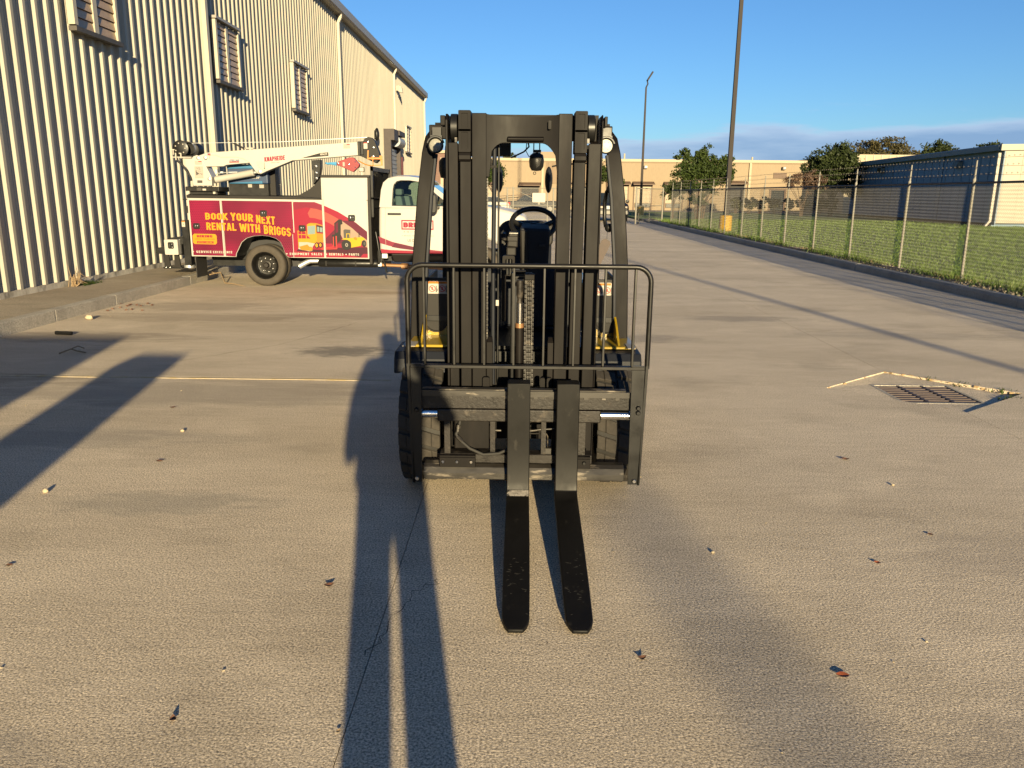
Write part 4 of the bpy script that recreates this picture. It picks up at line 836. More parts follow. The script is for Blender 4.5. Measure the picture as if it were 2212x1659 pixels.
# ---- forks (each an L of thick forged steel, tapering towards a chamfered tip)
def fork(xl, xr, lab):
    b = MB(); w = .013
    def sec(y, z, t, x0, x1): return [(x0, y, z), (x1, y, z), (x1, y, z - t), (x0, y, z - t)]
    secs = []
    secs.append([(xl, 3.835, .712), (xr, 3.835, .712), (xr, 3.785, .706), (xl, 3.785, .706)])
    secs.append([(xl, 3.835, .40), (xr, 3.835, .40), (xr, 3.783, .40), (xl, 3.783, .40)])
    secs.append([(xl, 3.833, .18), (xr, 3.833, .18), (xr, 3.780, .19), (xl, 3.780, .19)])
    secs.append([(xl, 3.828, .105), (xr, 3.828, .105), (xr, 3.768, .150), (xl, 3.768, .150)])
    secs.append([(xl, 3.800, .080), (xr, 3.800, .080), (xr, 3.735, .131), (xl, 3.735, .131)])
    secs.append([(xl, 3.72, .076), (xr, 3.72, .076), (xr, 3.69, .126), (xl, 3.69, .126)])
    secs.append([(xl, 3.30, .046), (xr, 3.30, .046), (xr, 3.30, .089), (xl, 3.30, .089)])
    secs.append([(xl + .0015, 2.95, .022), (xr - .0015, 2.95, .022), (xr - .0015, 2.95, .055), (xl + .0015, 2.95, .055)])
    secs.append([(xl + .004, 2.735, .008), (xr - .004, 2.735, .008), (xr - .004, 2.735, .030), (xl + .004, 2.735, .030)])
    secs.append([(xl + .012, 2.70, .006), (xr - .012, 2.70, .006), (xr - .012, 2.70, .026), (xl + .012, 2.70, .026)])
    secs.append([(xl + .028, 2.668, .005), (xr - .028, 2.668, .005), (xr - .028, 2.668, .020), (xl + .028, 2.668, .020)])
    vs = [p for s in secs for p in s]; fs = [(0, 1, 2, 3), tuple(len(vs) - 4 + i for i in (3, 2, 1, 0))]
    for i in range(len(secs) - 1):
        for j in range(4): fs.append((i * 4 + j, i * 4 + 4 + j, i * 4 + 4 + (j + 1) % 4, i * 4 + (j + 1) % 4))
    b.add(vs, fs); f = obj('fork', b, 'fork', fk, bevel=.004, seg=2, smooth=30)
    if xl < 0:
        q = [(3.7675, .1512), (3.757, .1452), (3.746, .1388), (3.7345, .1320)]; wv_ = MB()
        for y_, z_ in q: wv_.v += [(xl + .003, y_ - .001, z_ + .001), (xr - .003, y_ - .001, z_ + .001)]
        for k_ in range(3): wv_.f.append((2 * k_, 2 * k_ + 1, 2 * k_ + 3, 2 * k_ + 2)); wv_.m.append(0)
        obj('worn_heel_glint', wv_, 'worn_glint', f, smooth=80)  # bright strip: highlight of the heel bend built in, over bare worn metal
    random.seed(int(abs(xl) * 1000)); sc_m = MB()
    for _ in range(26):
        y_ = random.gauss(2.98, .11); y_ = min(3.25, max(2.76, y_)); zt = .055 + (y_ - 2.95) * (.034 / .35) if y_ > 2.95 else .030 + (y_ - 2.735) * (.025 / .215)
        x_ = random.uniform(xl + .012, xr - .012); a_ = random.uniform(-.7, .7); l_ = random.uniform(.004, .013); w_ = random.uniform(.0008, .0022); sl = .1 if y_ > 2.95 else .116
        q_ = [(-l_, -w_), (l_ * .3, -w_ * .8), (l_, w_ * .4), (-l_ * .2, w_)]
        sc_m.add([(x_ + u * cos(a_) - v * sin(a_), y_ + u * sin(a_) + v * cos(a_), zt + .0012 + sl * (u * sin(a_) + v * cos(a_))) for u, v in q_], [(0, 1, 2, 3)])
    obj('scuff_marks', sc_m, 'scuff', f)['kind'] = 'stuff'
    obj('fork_hook', MB().box(xl + .004, xr - .004, 3.836, 3.90, .655, .70).box(xl + .004, xr - .004, 3.836, 3.90, .16, .20), 'fork', f)
    return f
fork(-.0665, .048, ''); fork(.1795, .293, '')
# ---- load backrest
def path_round(x0, x1, z0, z1, r, y): return [(x0, y, z0)] + [(px, y, pz) for px, pz in arc(x0 + r, z1 - r, r, 180, 90, 7)] + [(px, y, pz) for px, pz in arc(x1 - r, z1 - r, r, 90, 0, 7)] + [(x1, y, z0)]
br = MB(); br.tube(path_round(-.563, .628, .775, 1.278, .075, 3.848), .0128, 10); obj('backrest_tube', br, 'frame_black', fk, smooth=40)
# lower flanged side posts, leaning slightly in
for s, xo0, xo1, xi in ((-1, -.566, -.548, -.505), (1, .628, .612, .557)):
    p = MB(); p.hexa([(xo1, 3.835, .165), (xi, 3.835, .165), (xi, 3.846, .165), (xo1, 3.846, .165)], [(xo0 + .012 * -s, 3.835, .79), (xi - .004 * s, 3.835, .79), (xi - .004 * s, 3.846, .79), (xo0 + .012 * -s, 3.846, .79)])
    p.hexa([(xo1 + .0065 * s, 3.835, .16), (xo1 - .0065 * s, 3.835, .16), (xo1 - .0065 * s, 3.885, .16), (xo1 + .0065 * s, 3.885, .16)], [(xo0 + .0065 * s, 3.835, .79), (xo0 - .0065 * s, 3.835, .79), (xo0 - .0065 * s, 3.885, .79), (xo0 + .0065 * s, 3.885, .79)])
    pst = obj('backrest_post', p, 'black_satin', fk)
    zs = (.55, .575) if s > 0 else (.552,)
    for z in (.186,) + zs: obj('bolt', MB().lathe([(0, -.012), (.008, -.012), (.012, -.006), (.0125, 0)], ((xo1 + xi) / 2 + .004 * s + (.004 if z > .5 else 0), 3.833, z), 'Y', 10), 'chrome' if z < .3 else 'black_satin', pst, smooth=40)
for x in (-.481, -.334, -.185, -.039, .109, .258, .407, .553):
    obj('backrest_bar', MB().box(x - .0055, x + .0055, 3.838, 3.870, .785, 1.268), 'frame_black', fk, bevel=.0015)
obj('backrest_rail', MB().box(-.553, .617, 3.832, 3.876, .768, .784), 'frame_black', fk, bevel=.003, seg=2)
# ---- carriage and side shifter
cx0, cx1 = -.504, .556
up_ = MB().box(cx0, cx1, 3.868, 3.93, .552, .634)
obj('upper_carriage_bar', up_, 'dirty_steel', fk, bevel=.002)
lip = MB().box(cx0, cx1 - .02, 3.885, 3.93, .635, .650)
obj('upper_lip', lip, 'worn_bar', fk, bevel=.003)
hookp = [(cx0, .617)]
for x in (-.40, -.335, -.255, -.165, -.075, .075, .17, .33, .42, .49):
    hookp += [(x - .010, .617), (x - .010, .607), (x + .010, .607), (x + .010, .617)]
hookp += [(cx1, .617), (cx1, .646), (cx0, .646)]
obj('notch_rail', MB().prism(hookp, 3.861, 3.8675), 'worn_bar', fk)
obj('shift_cylinder', MB().box(-.424, .409, 3.862, 3.955, .484, .548), 'dirty_steel', fk, bevel=.006, seg=2)
for x0, x1 in ((cx0, -.4245), (.4095, cx1)): obj('shift_rod', MB().cyl((x0, 3.878, .522), (x1, 3.878, .522), .0235, 20), 'chrome', fk, smooth=40)
for x0, x1 in ((-.392, -.362), (-.155, -.130), (.108, .132), (.300, .335), (.20, .218)): obj('carriage_upright', MB().box(x0, x1, 3.885, 3.93, .255, .484), 'dirty_steel', fk)
obj('lower_ledge', MB().box(-.416, .372, 3.876, 3.96, .258, .306), 'dirty_steel', fk, bevel=.003)
lowp = [(3.862, .172), (3.862, .205), (3.878, .232), (3.90, .246), (3.95, .246), (3.95, .172)]
obj('lower_carriage_bar', MB().prism(lowp, cx0 + .004, .540, 'X'), 'worn_bar', fk, bevel=.002)
for x0, x1, bx in ((-.416, -.230, (-.397, -.325, -.252)), (.205, .363, (.225, .33))):
    pl = obj('retainer_plate', MB().box(x0, x1, 3.853, 3.875, .240, .293).box(x0, x1, 3.853, 3.90, .2935, .304), 'steel_paint', fk, bevel=.002)
    for x in bx: obj('bolt', MB().lathe([(0, -.010), (.007, -.010), (.0105, -.004), (.011, 0)], (x, 3.8525, .272), 'Y', 10), 'chrome' if x < 0 else 'black_satin', pl, smooth=40)
cp = MB().box(-.345, -.16, 3.93, 3.945, .315, .50); obj('valve_cover', cp, 'steel_paint', fk, bevel=.006, seg=2)
obj('front_hose', MB().tube([(-.312, 3.90, .475), (-.316, 3.89, .44), (-.332, 3.885, .41), (-.318, 3.88, .385), (-.26, 3.875, .335), (-.19, 3.87, .305), (-.11, 3.87, .312), (-.06, 3.875, .335)], .0085, 8), 'rubber', fk, smooth=60)
obj('hose_fitting', MB().cyl((-.318, 3.885, .46), (-.322, 3.882, .425), .011, 8).cyl((-.325, 3.88, .398), (-.30, 3.878, .372), .011, 8), 'worn_bar', fk, smooth=40)
obj('valve_tube', MB().tube([(.04, 3.90, .425), (.10, 3.90, .435), (.175, 3.90, .44)], .006, 8).tube([(-.155, 3.91, .425), (-.10, 3.91, .425)], .006, 8).tube([(.04, 3.91, .41), (.135, 3.91, .41), (.142, 3.91, .395), (.142, 3.91, .30)], .004, 6), 'worn_bar', fk, smooth=60)
obj('rail_stop', MB().box(.12, .16, 3.89, 3.93, .306, .336), 'worn_bar', fk)
# teeth of the rail feet under the carriage
# ---- mast: three nested channels each side
def channel(x0, x1, y0, z0, z1, side, depth=.13, t=.014, name='mast_rail', web=None):
    # front flange facing the viewer, web on the outer side, rear flange
    b = MB(); b.box(x0, x1, y0, y0 + t, z0, z1)
    wx = (x0, x0 + t) if side < 0 else (x1 - t, x1)
    b.box(wx[0], wx[1], y0 + t, y0 + depth - t, z0, z1); b.box(x0, x1, y0 + depth - t, y0 + depth, z0, z1)
    return obj(name, b, 'steel_paint', fk, bevel=.003, seg=2)
channel(-.374, -.326, 4.052, .155, 1.862, -1, name='outer_mast_rail'); channel(.320, .381, 4.052, .155, 1.862, 1, name='outer_mast_rail')
channel(-.316, -.261, 4.045, .150, 1.79, -1, name='middle_mast_rail'); channel(.249, .306, 4.045, .150, 1.79, 1, name='middle_mast_rail')
channel(-.256, -.184, 4.036, .112, 2.000, 1, name='inner_mast_rail'); channel(.170, .237, 4.036, .112, 2.000, -1, name='inner_mast_rail')
# side plates behind the outer rails
for x0, x1 in ((-.3885, -.3765), (.3835, .390)): obj('mast_side_plate', MB().prism([(4.06, .12), (4.32, .12), (4.32, 1.84), (4.25, 2.0), (4.09, 2.0), (4.06, 1.97)], x0, x1, 'X'), 'steel_paint', fk, bevel=.002)
for x0, x1 in ((-.415, -.391), (.3975, .412)): obj('mast_bracket', MB().box(x0, x1, 4.08, 4.20, 1.945, 1.992), 'steel_paint', fk, bevel=.002)
# nylon guide caps with framed recesses over the middle rails
def guide(x0, x1):
    z0, z1 = 1.815, 2.012; y = 4.028; xm = (x0 + x1) / 2
    b = MB(); b.box(x0, x1, y + .006, y + .14, z0, z1)
    cap = obj('mast_guide', b, 'steel_paint', fk, bevel=.003)
    for a, c in ((1.926, 2.0), (1.828, 1.912)):
        fr_ = MB().ring(rrect(x0 + .001, x1 - .001, a - .012, c + .012, .004, 2), rrect(xm - .0165, xm + .0165, a + .002, c - .002, .004, 2), y, y + .0065); obj('recess_frame', fr_, 'steel_paint', cap)
    lp = [(4.034, 1.8145), (4.026, 1.80), (4.026, 1.782), (4.034, 1.772), (4.10, 1.772), (4.10, 1.8145)]
    obj('guide_lip', MB().prism(lp, x0 + .002, x1 - .002, 'X'), 'steel_paint', cap, bevel=.002)
guide(-.322, -.2605); guide(.249, .3105)
for x0, x1, s in ((-.369, -.329, -1), (.3145, .355, 1)):
    b = MB(); b.lathe([(0, 0), (.058, 0), (.067, .005), (.067, x1 - x0 - .005), (.058, x1 - x0), (0, x1 - x0)], (x0, 4.145, 1.938), 'X', 32); obj('chain_sheave', b, 'black_satin', fk, smooth=35)
    obj('sheave_pin', MB().box(x1 - .012 if s < 0 else x0 - .006, x1 - .001 if s < 0 else x0 + .008, 4.05, 4.07, 1.863, 1.885), 'worn_bar', fk)
# cross head with arched opening, bowed back in the middle
ch = MB(); nseg = 28; za = []
def under(x):
    # lower edge of the cross head
    u = (x - (-.006)) / .165; u = max(-1, min(1, u))
    return 1.864 - .062 * max(0, (abs(u) - .55) / .45) ** 2.2
def bow(x): u = (x + .007) / .177; return 4.034 + .020 * (1 - u * u) - .0
for i in range(nseg + 1):
    x = -.184 + .354 * i / nseg; zb = under(x) if abs(x + .006) < .164 else 1.70
    top = 1.986 + .010 * (abs((x + .007) / .177) ** 3)
    yb = 4.038 + .022 * (1 - ((x + .007) / .177) ** 2)
    za.append([(x, yb, zb), (x, yb, top), (x, yb + .05, top + .004), (x, yb + .05, zb)])
vs = [p for s in za for p in s]; fs = [(0, 1, 2, 3), tuple(len(vs) - 4 + i for i in (3, 2, 1, 0))]
for i in range(nseg):
    for j in range(4): fs.append((i * 4 + j, i * 4 + 4 + j, i * 4 + 4 + (j + 1) % 4, i * 4 + (j + 1) % 4))
ch.add(vs, fs); obj('cross_head', ch, 'steel_paint', fk, smooth=35)
obj('cross_head_ledge', MB().prism([(4.045, 1.892), (4.03, 1.884), (4.034, 1.870), (4.08, 1.866), (4.08, 1.892)], -.082, .098, 'X'), 'steel_paint', fk, bevel=.004, seg=2)
obj('stop_lug', MB().prism(rrect(.118, .132, 1.926, 1.966, .004, 2), 4.02, 4.05), 'steel_paint', fk)
obj('rear_cross_head', MB().box(-.37, .375, 4.165, 4.19, 1.88, 2.005), 'steel_paint', fk)
for z0, z1 in ((.60, .70), (.30, .40)): obj('mast_cross_member', MB().box(-.37, .375, 4.17, 4.20, z0, z1), 'steel_paint', fk)
for x0, x1 in ((-.183, -.151), (.137, .168)):
    b = MB().box(x0, x1, 4.06, 4.11, .60, .862).hexa([(x0, 4.06, .863), (x1, 4.06, .863), (x1, 4.11, .863), (x0, 4.11, .863)], [(x0 + .004, 4.085, .885), (x1 - .004, 4.085, .885), (x1 - .004, 4.11, .885), (x0 + .004, 4.11, .885)]); obj('carriage_side_plate', b, 'steel_paint', fk, bevel=.002)
for x0, x1 in ((-.20, -.165), (.10, .125), (.135, .16)): obj('carriage_lug', MB().prism(rrect(x0, x1, .60, .685, .008, 2), 4.0, 4.03), 'steel_paint', fk)
# lift cylinder, rod, chain, hoses
obj('lift_cylinder', MB().lathe([(0, 0), (.0215, 0), (.0215, .33), (0, .33)], (-.011, 4.11, .60), 'Z', 20), 'steel_paint', fk, smooth=40)
obj('cylinder_gland', MB().lathe([(.0, .0), (.0225, 0), (.0225, .024), (0, .024)], (-.011, 4.11, .932), 'Z', 20), 'copper', fk, smooth=40)
obj('cylinder_rod', MB().lathe([(0, 0), (.0185, 0), (.0185, .105), (0, .105)], (-.011, 4.11, .956), 'Z', 20), 'chrome', fk, smooth=40)
obj('rod_head', MB().lathe([(0, 0), (.016, 0), (.012, .02), (.018, .045), (.0185, .12), (0, .125)], (-.012, 4.11, 1.061), 'Z', 16), 'dirty_steel', fk, smooth=40)
obj('lift_ram', MB().lathe([(0, 0), (.011, 0), (.011, .60), (0, .60)], (-.049, 4.10, .62), 'Z', 12), 'black_satin', fk, smooth=40)
cb = MB(); z = .615; k = 0
while z < 1.185:
    for x in ((.0165, .0235, .0535, .0605) if k % 2 == 0 else (.0255, .0345, .0425, .0515)):
        for q in (-1, 0, 1): pass
        cb.prism(arc(4.095, z + .0035, .0095, 180, 360, 5) + arc(4.095, z + .0155, .0095, 0, 180, 5), x - .002, x + .002, 'X')
    cb.cyl((.014, 4.095, z), (.063, 4.095, z), .0035, 6); z += .0125; k += 1
c_ = obj('lift_chain', cb, 'worn_bar', fk); c_['kind'] = 'stuff'
obj('chain_anchor', MB().box(.012, .065, 4.075, 4.12, 1.185, 1.215), 'steel_paint', fk, bevel=.003)
cb = MB(); z = .63; k = 0
while z < 1.815:
    cb.rbox((-.181, 4.085, z), (.005 if k % 2 else .009, .011, .012), I3); z += .0145; k += 1
c_ = obj('side_chain', cb, 'worn_bar', fk); c_['kind'] = 'stuff'
obj('mast_hose', MB().tube([(-.152, 4.13, .62), (-.152, 4.13, 1.25), (-.147, 4.14, 1.86)], .0115, 10), 'plastic', fk, smooth=60)
obj('mast_hose', MB().tube([(-.128, 4.16, .62), (-.126, 4.16, 1.86)], .0055, 8), 'black_satin', fk, smooth=60)
obj('hose_clamp', MB().box(-.178, -.135, 4.125, 4.15, 1.745, 1.757).box(-.17, -.16, 4.12, 4.14, 1.757, 1.79), 'steel_paint', fk)
obj('serial_sticker', MB().box(-.137, -.122, 4.118, 4.122, 1.045, 1.075), 'p_white', fk)
obj('inner_guide_post', MB().box(-.108, -.086, 4.20, 4.23, .95, 1.24), 'steel_paint', fk, bevel=.004)
# ---- chassis, fenders, wheels
obj('chassis', MB().box(-.40, .40, 4.42, 6.35, .22, .74), 'black_satin', fk)
obj('front_axle', MB().cyl((-.45, 4.38, .345), (.45, 4.38, .345), .09, 16), 'black_satin', fk, smooth=40)
obj('counterweight', MB().prism([(-.56, 5.75), (.56, 5.75), (.56, 6.5), (.42, 6.75), (-.42, 6.75), (-.56, 6.5)], .28, .99, 'Z'), 'yellow', fk, bevel=.03, seg=3)
obj('side_frame', MB().box(-.56, -.405, 4.75, 5.74, .30, .70).box(.405, .56, 4.75, 5.74, .30, .70), 'yellow', fk, bevel=.02)
obj('floor_plate', MB().box(-.42, .42, 4.46, 5.5, .745, .765), 'black_satin', fk)
obj('hood', MB().box(-.42, .42, 5.5, 6.4, .76, 1.0), 'cowl', fk, bevel=.04, seg=3)
for s in (-1, 1):
    # arched plastic fender over the drive wheel
    xa, xb = (-.708, -.42) if s < 0 else (.41, .668)
    o_ = [(4.285, .64), (4.30, .715), (4.335, .752), (4.60, .758), (4.72, .74), (4.74, .50), (4.715, .50), (4.70, .71), (4.60, .733), (4.345, .728), (4.318, .705), (4.305, .64)]
    b = MB().prism(o_, xa, xb, 'X'); f = obj('fender', b, 'plastic', fk, bevel=.006, seg=2)
    # flared outer skirt
    xs_, x2 = (xa - .004, xa + .03) if s < 0 else (xb - .03, xb + .004)
    obj('fender_skirt', MB().prism([(4.285, .635), (4.302, .715), (4.335, .752), (4.6, .757), (4.6, .66), (4.36, .66), (4.33, .635)], xs_, x2, 'X'), 'plastic', f, bevel=.006, seg=2)
    st = MB().box(-.655 if s < 0 else .40, -.40 if s < 0 else .655, 4.42, 4.78, .7595, .774); obj('step_plate', st, 'yellow', fk, bevel=.004)
    obj('step_edge', MB().box(-.672 if s < 0 else .60, -.60 if s < 0 else .645, 4.36, 4.5, .7745, .779), 'p_light', fk)
    gz = MB().prism([(4.45, .775), (4.74, .775), (4.74, .90), (4.70, .905), (4.60, .86), (4.50, .80)], (-.585 if s < 0 else .555), (-.573 if s < 0 else .567), 'X'); obj('foot_gusset', gz, 'yellow', fk)
    obj('cowl_foot', MB().box(-.572 if s < 0 else .40, -.40 if s < 0 else .554, 4.741, 4.76, .7745, .88), 'yellow', fk)
    # dark cowl with a scooped lower edge
    x0, x1 = (-.58, -.36) if s < 0 else (.36, .575)
    xm = (x0 + x1) / 2 + (-.05 if s < 0 else .05); sc = [(xm + .075 * cos(radians(a)), .885 + .085 * sin(radians(a))) for a in range(180, 361, 20)]
    poly = [(x0, 1.125), (x0, .885)] + sc + [(x1, .885), (x1, 1.125)]
    cw = obj('front_cowl', MB().prism(poly, 4.725, 4.74), 'cowl', fk, bevel=.004, seg=2)
    obj('cowl_band', MB().prism([(4.726, .86), (4.7235, .865), (4.7235, .895), (4.726, .90)], x0 + .004, x1 - .004, 'X'), 'black_satin', cw)
    obj('cowl_rim', MB().tube([(p[0], 4.722, p[1]) for p in sc], .006, 6), 'cowl', cw, smooth=60)
    obj('side_cowl', MB().box(x0 if s < 0 else x1 - .012, x0 + .012 if s < 0 else x1, 4.7405, 5.3, .80, 1.12), 'cowl', cw)
    # warning sticker: red heading, two pictograms
    sx0, sx1 = (-.572, -.446) if s < 0 else (.418, .535)
    sk = obj('warning_sticker', MB().prism(rrect(sx0, sx1, 1.030, 1.106, .006, 2), 4.7215, 4.7245), 'p_white', cw)
    obj('sticker_heading', MB().box(sx0 + .004, sx1 - .004, 4.7205, 4.7213, 1.090, 1.103), 'p_orange', sk)
    for kx in (.032, .092):
        xc = sx0 + kx
        obj('pictogram', MB().ring([(xc + .02 * cos(a * pi / 8), 1.060 + .02 * sin(a * pi / 8)) for a in range(16)], [(xc + .016 * cos(a * pi / 8), 1.060 + .016 * sin(a * pi / 8)) for a in range(16)], 4.7203, 4.7213).rbox((xc, 4.7207, 1.060), (.036, .0008, .004), Matrix.Rotation(radians(45), 3, 'Y')).box(xc - .004, xc + .004, 4.7206, 4.7212, 1.052, 1.070), 'p_fork', sk)
        obj('pictogram', MB().box(xc + .021, xc + .027, 4.7203, 4.7213, 1.038, 1.078).prism([(xc + .027, 1.040), (xc + .034, 1.050), (xc + .03, 1.066)], 4.7203, 4.7213), 'p_grey', sk)
    # steer axle cover etc. hidden; drive wheel
    cxw = -.545 if s < 0 else .522; hw_ = .112 if s < 0 else .108; R_ = .345
    b = MB(); b.lathe([(.19, -hw_ * .8), (.30, -hw_ * .97), (.325, -hw_), (.332, -hw_ * .8), (.333, 0), (.332, hw_ * .8), (.325, hw_), (.30, hw_ * .97), (.19, hw_ * .8)], (cxw, 4.38, R_), 'X', 48); w = obj('drive_wheel', b, 'rubber', fk, smooth=40)
    blk = []
    nb = 21
    for side in (-1, 1):
        bm_ = MB()
        for k in range(nb):
            a0_ = 2 * pi * (k + (.5 if side > 0 else 0)) / nb; da = 2 * pi / nb * .40
            for (xa_, xb_, r0_, r1_) in ((.006, hw_ * .60, .326, .350), (hw_ * .60, hw_ * 1.01, .322, .345)):
                sk_ = .06 * (xa_ / hw_)
                vv = []
                for rr_ in (r0_, r1_):
                    f_ = 1.0 if rr_ == r0_ else .9
                    for (xx, aa) in ((xa_, -da), (xb_ * (1 if rr_ == r0_ else .985), -da), (xb_ * (1 if rr_ == r0_ else .985), da), (xa_, da)):
                        ang = a0_ + aa * f_ + (.10 * xx / hw_) * side
                        vv.append((cxw + side * xx, 4.38 + rr_ * cos(ang), R_ + rr_ * sin(ang)))
                bm_.hexa(vv[:4], vv[4:])
        tb_ = obj('tread_blocks', bm_, 'tread', w, bevel=.003)
    obj('wheel_rim', MB().lathe([(0, -hw_ * .55 * s * -1), (.12, -hw_ * .5 * s * -1), (.17, -hw_ * .75 * s * -1), (.192, -hw_ * .8 * s * -1)], (cxw, 4.38, R_), 'X', 32), 'yellow', w, smooth=40)
    cx2 = .46 * s; b = MB(); b.lathe([(.0, -.09), (.2, -.09), (.27, -.08), (.28, 0), (.27, .08), (.2, .09), (.0, .09)], (cx2, 6.1, .28), 'X', 32); obj('steer_wheel_tyre', b, 'rubber', fk, smooth=40)
# ---- overhead guard
def guard_leg(pts, w, d, name='guard_pillar'):
    b = MB(); sec = []
    for (x, y, z) in pts: sec.append([(x - w / 2, y - d / 2, z), (x + w / 2, y - d / 2, z), (x + w / 2, y + d / 2, z), (x - w / 2, y + d / 2, z)])
    vs = [p for s_ in sec for p in s_]; fs = [(0, 1, 2, 3), tuple(len(vs) - 4 + i for i in (3, 2, 1, 0))]
    for i in range(len(sec) - 1):
        for j in range(4): fs.append((i * 4 + j, i * 4 + 4 + j, i * 4 + 4 + (j + 1) % 4, i * 4 + (j + 1) % 4))
    b.add(vs, fs); return obj(name, b, 'steel_paint', fk, bevel=.012, seg=3, smooth=40)
for s in (-1, 1):
    dx = -.615 if s < 0 else .590
    guard_leg([(dx - .018 * s * -1 * 0 + (-.022 if s < 0 else .014), 4.72, .70), (dx + (-.004 if s < 0 else .0), 4.74, 1.20), (dx + (.028 if s < 0 else -.030), 4.78, 1.60), (dx + (.056 if s < 0 else -.062), 4.82, 1.85), (dx + (.072 if s < 0 else -.080), 4.86, 1.94), (dx + (.095 if s < 0 else -.105), 4.93, 1.985), (dx + (.11 if s < 0 else -.12), 5.05, 2.01)], .078, .05)
    obj('pillar_strip', MB().tube([(dx + (.024 if s < 0 else -.028), 4.70, .70), (dx + (.046 if s < 0 else -.042), 4.72, 1.2), (dx + (.074 if s < 0 else -.072), 4.76, 1.6), (dx + (.10 if s < 0 else -.102), 4.80, 1.84)], .012, 6), 'plastic', fk, smooth=50)
    guard_leg([(dx * .99 + .02 * -s, 6.15, .95), (dx * .95, 6.18, 1.5), (dx * .90, 6.1, 1.95), (dx * .86, 6.0, 2.01)], .062, .07, 'rear_guard_pillar')
    obj('guard_rail', MB().tube([(dx * .82, 4.90, 2.0), (dx * .80, 5.4, 2.025), (dx * .80, 6.05, 2.02)], .035, 4), 'steel_paint', fk)
    obj('guard_corner_plate', MB().box(-.553 if s < 0 else .40, -.40 if s < 0 else .513, 4.79, 4.83, 1.925, 2.004), 'steel_paint', fk, bevel=.004)
for yb in (4.95, 5.12, 5.29, 5.46, 5.80, 5.97): obj('guard_crossbar', MB().box(-.47, .45, yb - .012, yb + .012, 2.018, 2.052), 'steel_paint', fk)
obj('guard_front_beam', MB().box(-.47, .45, 4.84, 4.90, 1.985, 2.04), 'steel_paint', fk, bevel=.006)
obj('roof_box', MB().box(-.42, -.088, 5.50, 5.62, 1.864, 2.017), 'cowl', fk, bevel=.004); obj('roof_box_lid', MB().box(-.42, -.09, 5.492, 5.499, 1.93, 2.0), 'black_satin', fk)
# work lamps
def lamp(xc, zc, lensm, lit):
    b = MB(); y = 4.70
    b.lathe([(0, .075), (.030, .07), (.043, .03), (.045, .002), (.041, -.004), (.0375, -.002), (.0375, .01), (0, .012)], (xc, y, zc), 'Y', 24); l = obj('work_lamp', b, 'black_satin', fk, smooth=35)
    b = MB(); b.lathe([(0, -.007), (.022, -.005), (.0365, .004)], (xc, y, zc), 'Y', 24); obj('lens', b, lensm, l, smooth=60)
    b = MB()
    for k in range(3):
        for a in range(6 if k else 1):
            b.ball((xc + .011 * k * cos(a * pi / 3 + k), y - .004, zc + .011 * k * sin(a * pi / 3 + k)), (.0035, .002, .0035), 6, 4)
    obj('diode', b, 'p_light', l); obj('lamp_bracket', MB().box(xc - .02, xc + .03, y + .02, y + .08, zc + .045, zc + .10).box(xc - .03, xc + .035, y + .01, y + .06, zc + .04, zc + .056), 'black_satin', l)
    obj('lamp_visor', MB().tube([(xc + .048 * cos(radians(a)), y - .004, zc + .048 * sin(radians(a))) for a in range(15, 166, 15)], .006, 6), 'black_satin', l)
lamp(-.506, 1.884, 'lens', False); lamp(.470, 1.889, 'lamp_on', True)
obj('strobe_housing', MB().lathe([(0, -.045), (.04, -.04), (.05, 0), (.05, .05), (.035, .07), (0, .075)], (-.43, 4.62, 1.742), 'Z', 18).box(-.44, -.39, 4.58, 4.66, 1.81, 1.87), 'black_satin', fk, smooth=40)
# grab handle on the right pillar
obj('grab_handle', MB().tube([(.520, 4.80, 1.67), (.498, 4.84, 1.635), (.490, 4.86, 1.57), (.492, 4.86, 1.48), (.498, 4.84, 1.435), (.528, 4.80, 1.415)], .012, 8), 'black_satin', fk, smooth=60)
obj('handle_boss', MB().ball((.515, 4.80, 1.65), (.024, .02, .026)).ball((.515, 4.80, 1.425), (.026, .02, .026)), 'black_satin', fk, smooth=60)
# hanging rear lamp
hl = MB(); hx, hy, hz = .088, 5.6, 1.838
hl.lathe([(0, -.0), (.033, .004), (.048, .03), (.052, .07), (.045, .105), (.025, .12), (0, .122)], (hx, hy, hz - .068), 'Z', 20); hlo = obj('rear_lamp', hl, 'black_satin', fk, smooth=50)
obj('lamp_neck', MB().box(hx - .025, hx + .03, hy - .025, hy + .025, hz + .055, hz + .072).tube([(hx - .02, hy, hz + .07), (hx - .02, hy, hz + .16)], .004, 5).tube([(hx + .02, hy, hz + .07), (hx + .02, hy, hz + .16)], .004, 5), 'black_satin', hlo)
for k in range(6): obj('cooling_fin', MB().rbox((hx + .02 - .002 * k, hy - .052, hz + .025 - .012 * k), (.05 - .004 * k, .006, .004), Matrix.Rotation(radians(-38), 3, 'Y')), 'cowl', hlo)
obj('lamp_ring', MB().tube([(hx - .012 + .009 * cos(a * pi / 6), hy, hz - .082 + .009 * sin(a * pi / 6)) for a in range(12)], .0022, 5, closed=True), 'black_satin', hlo)
obj('lamp_cable', MB().tube([(-.085, 5.55, 1.855), (0.0, 5.57, 1.895), (.035, 5.58, 1.93), (.028, 5.58, 1.962), (.02, 5.57, 1.99)], .006, 6).tube([(.02, 5.57, 1.97), (.015, 5.57, 1.90), (.035, 5.57, 1.865), (.07, 5.57, 1.868), (.085, 5.56, 1.875)], .003, 5), 'black_satin', fk, smooth=60)
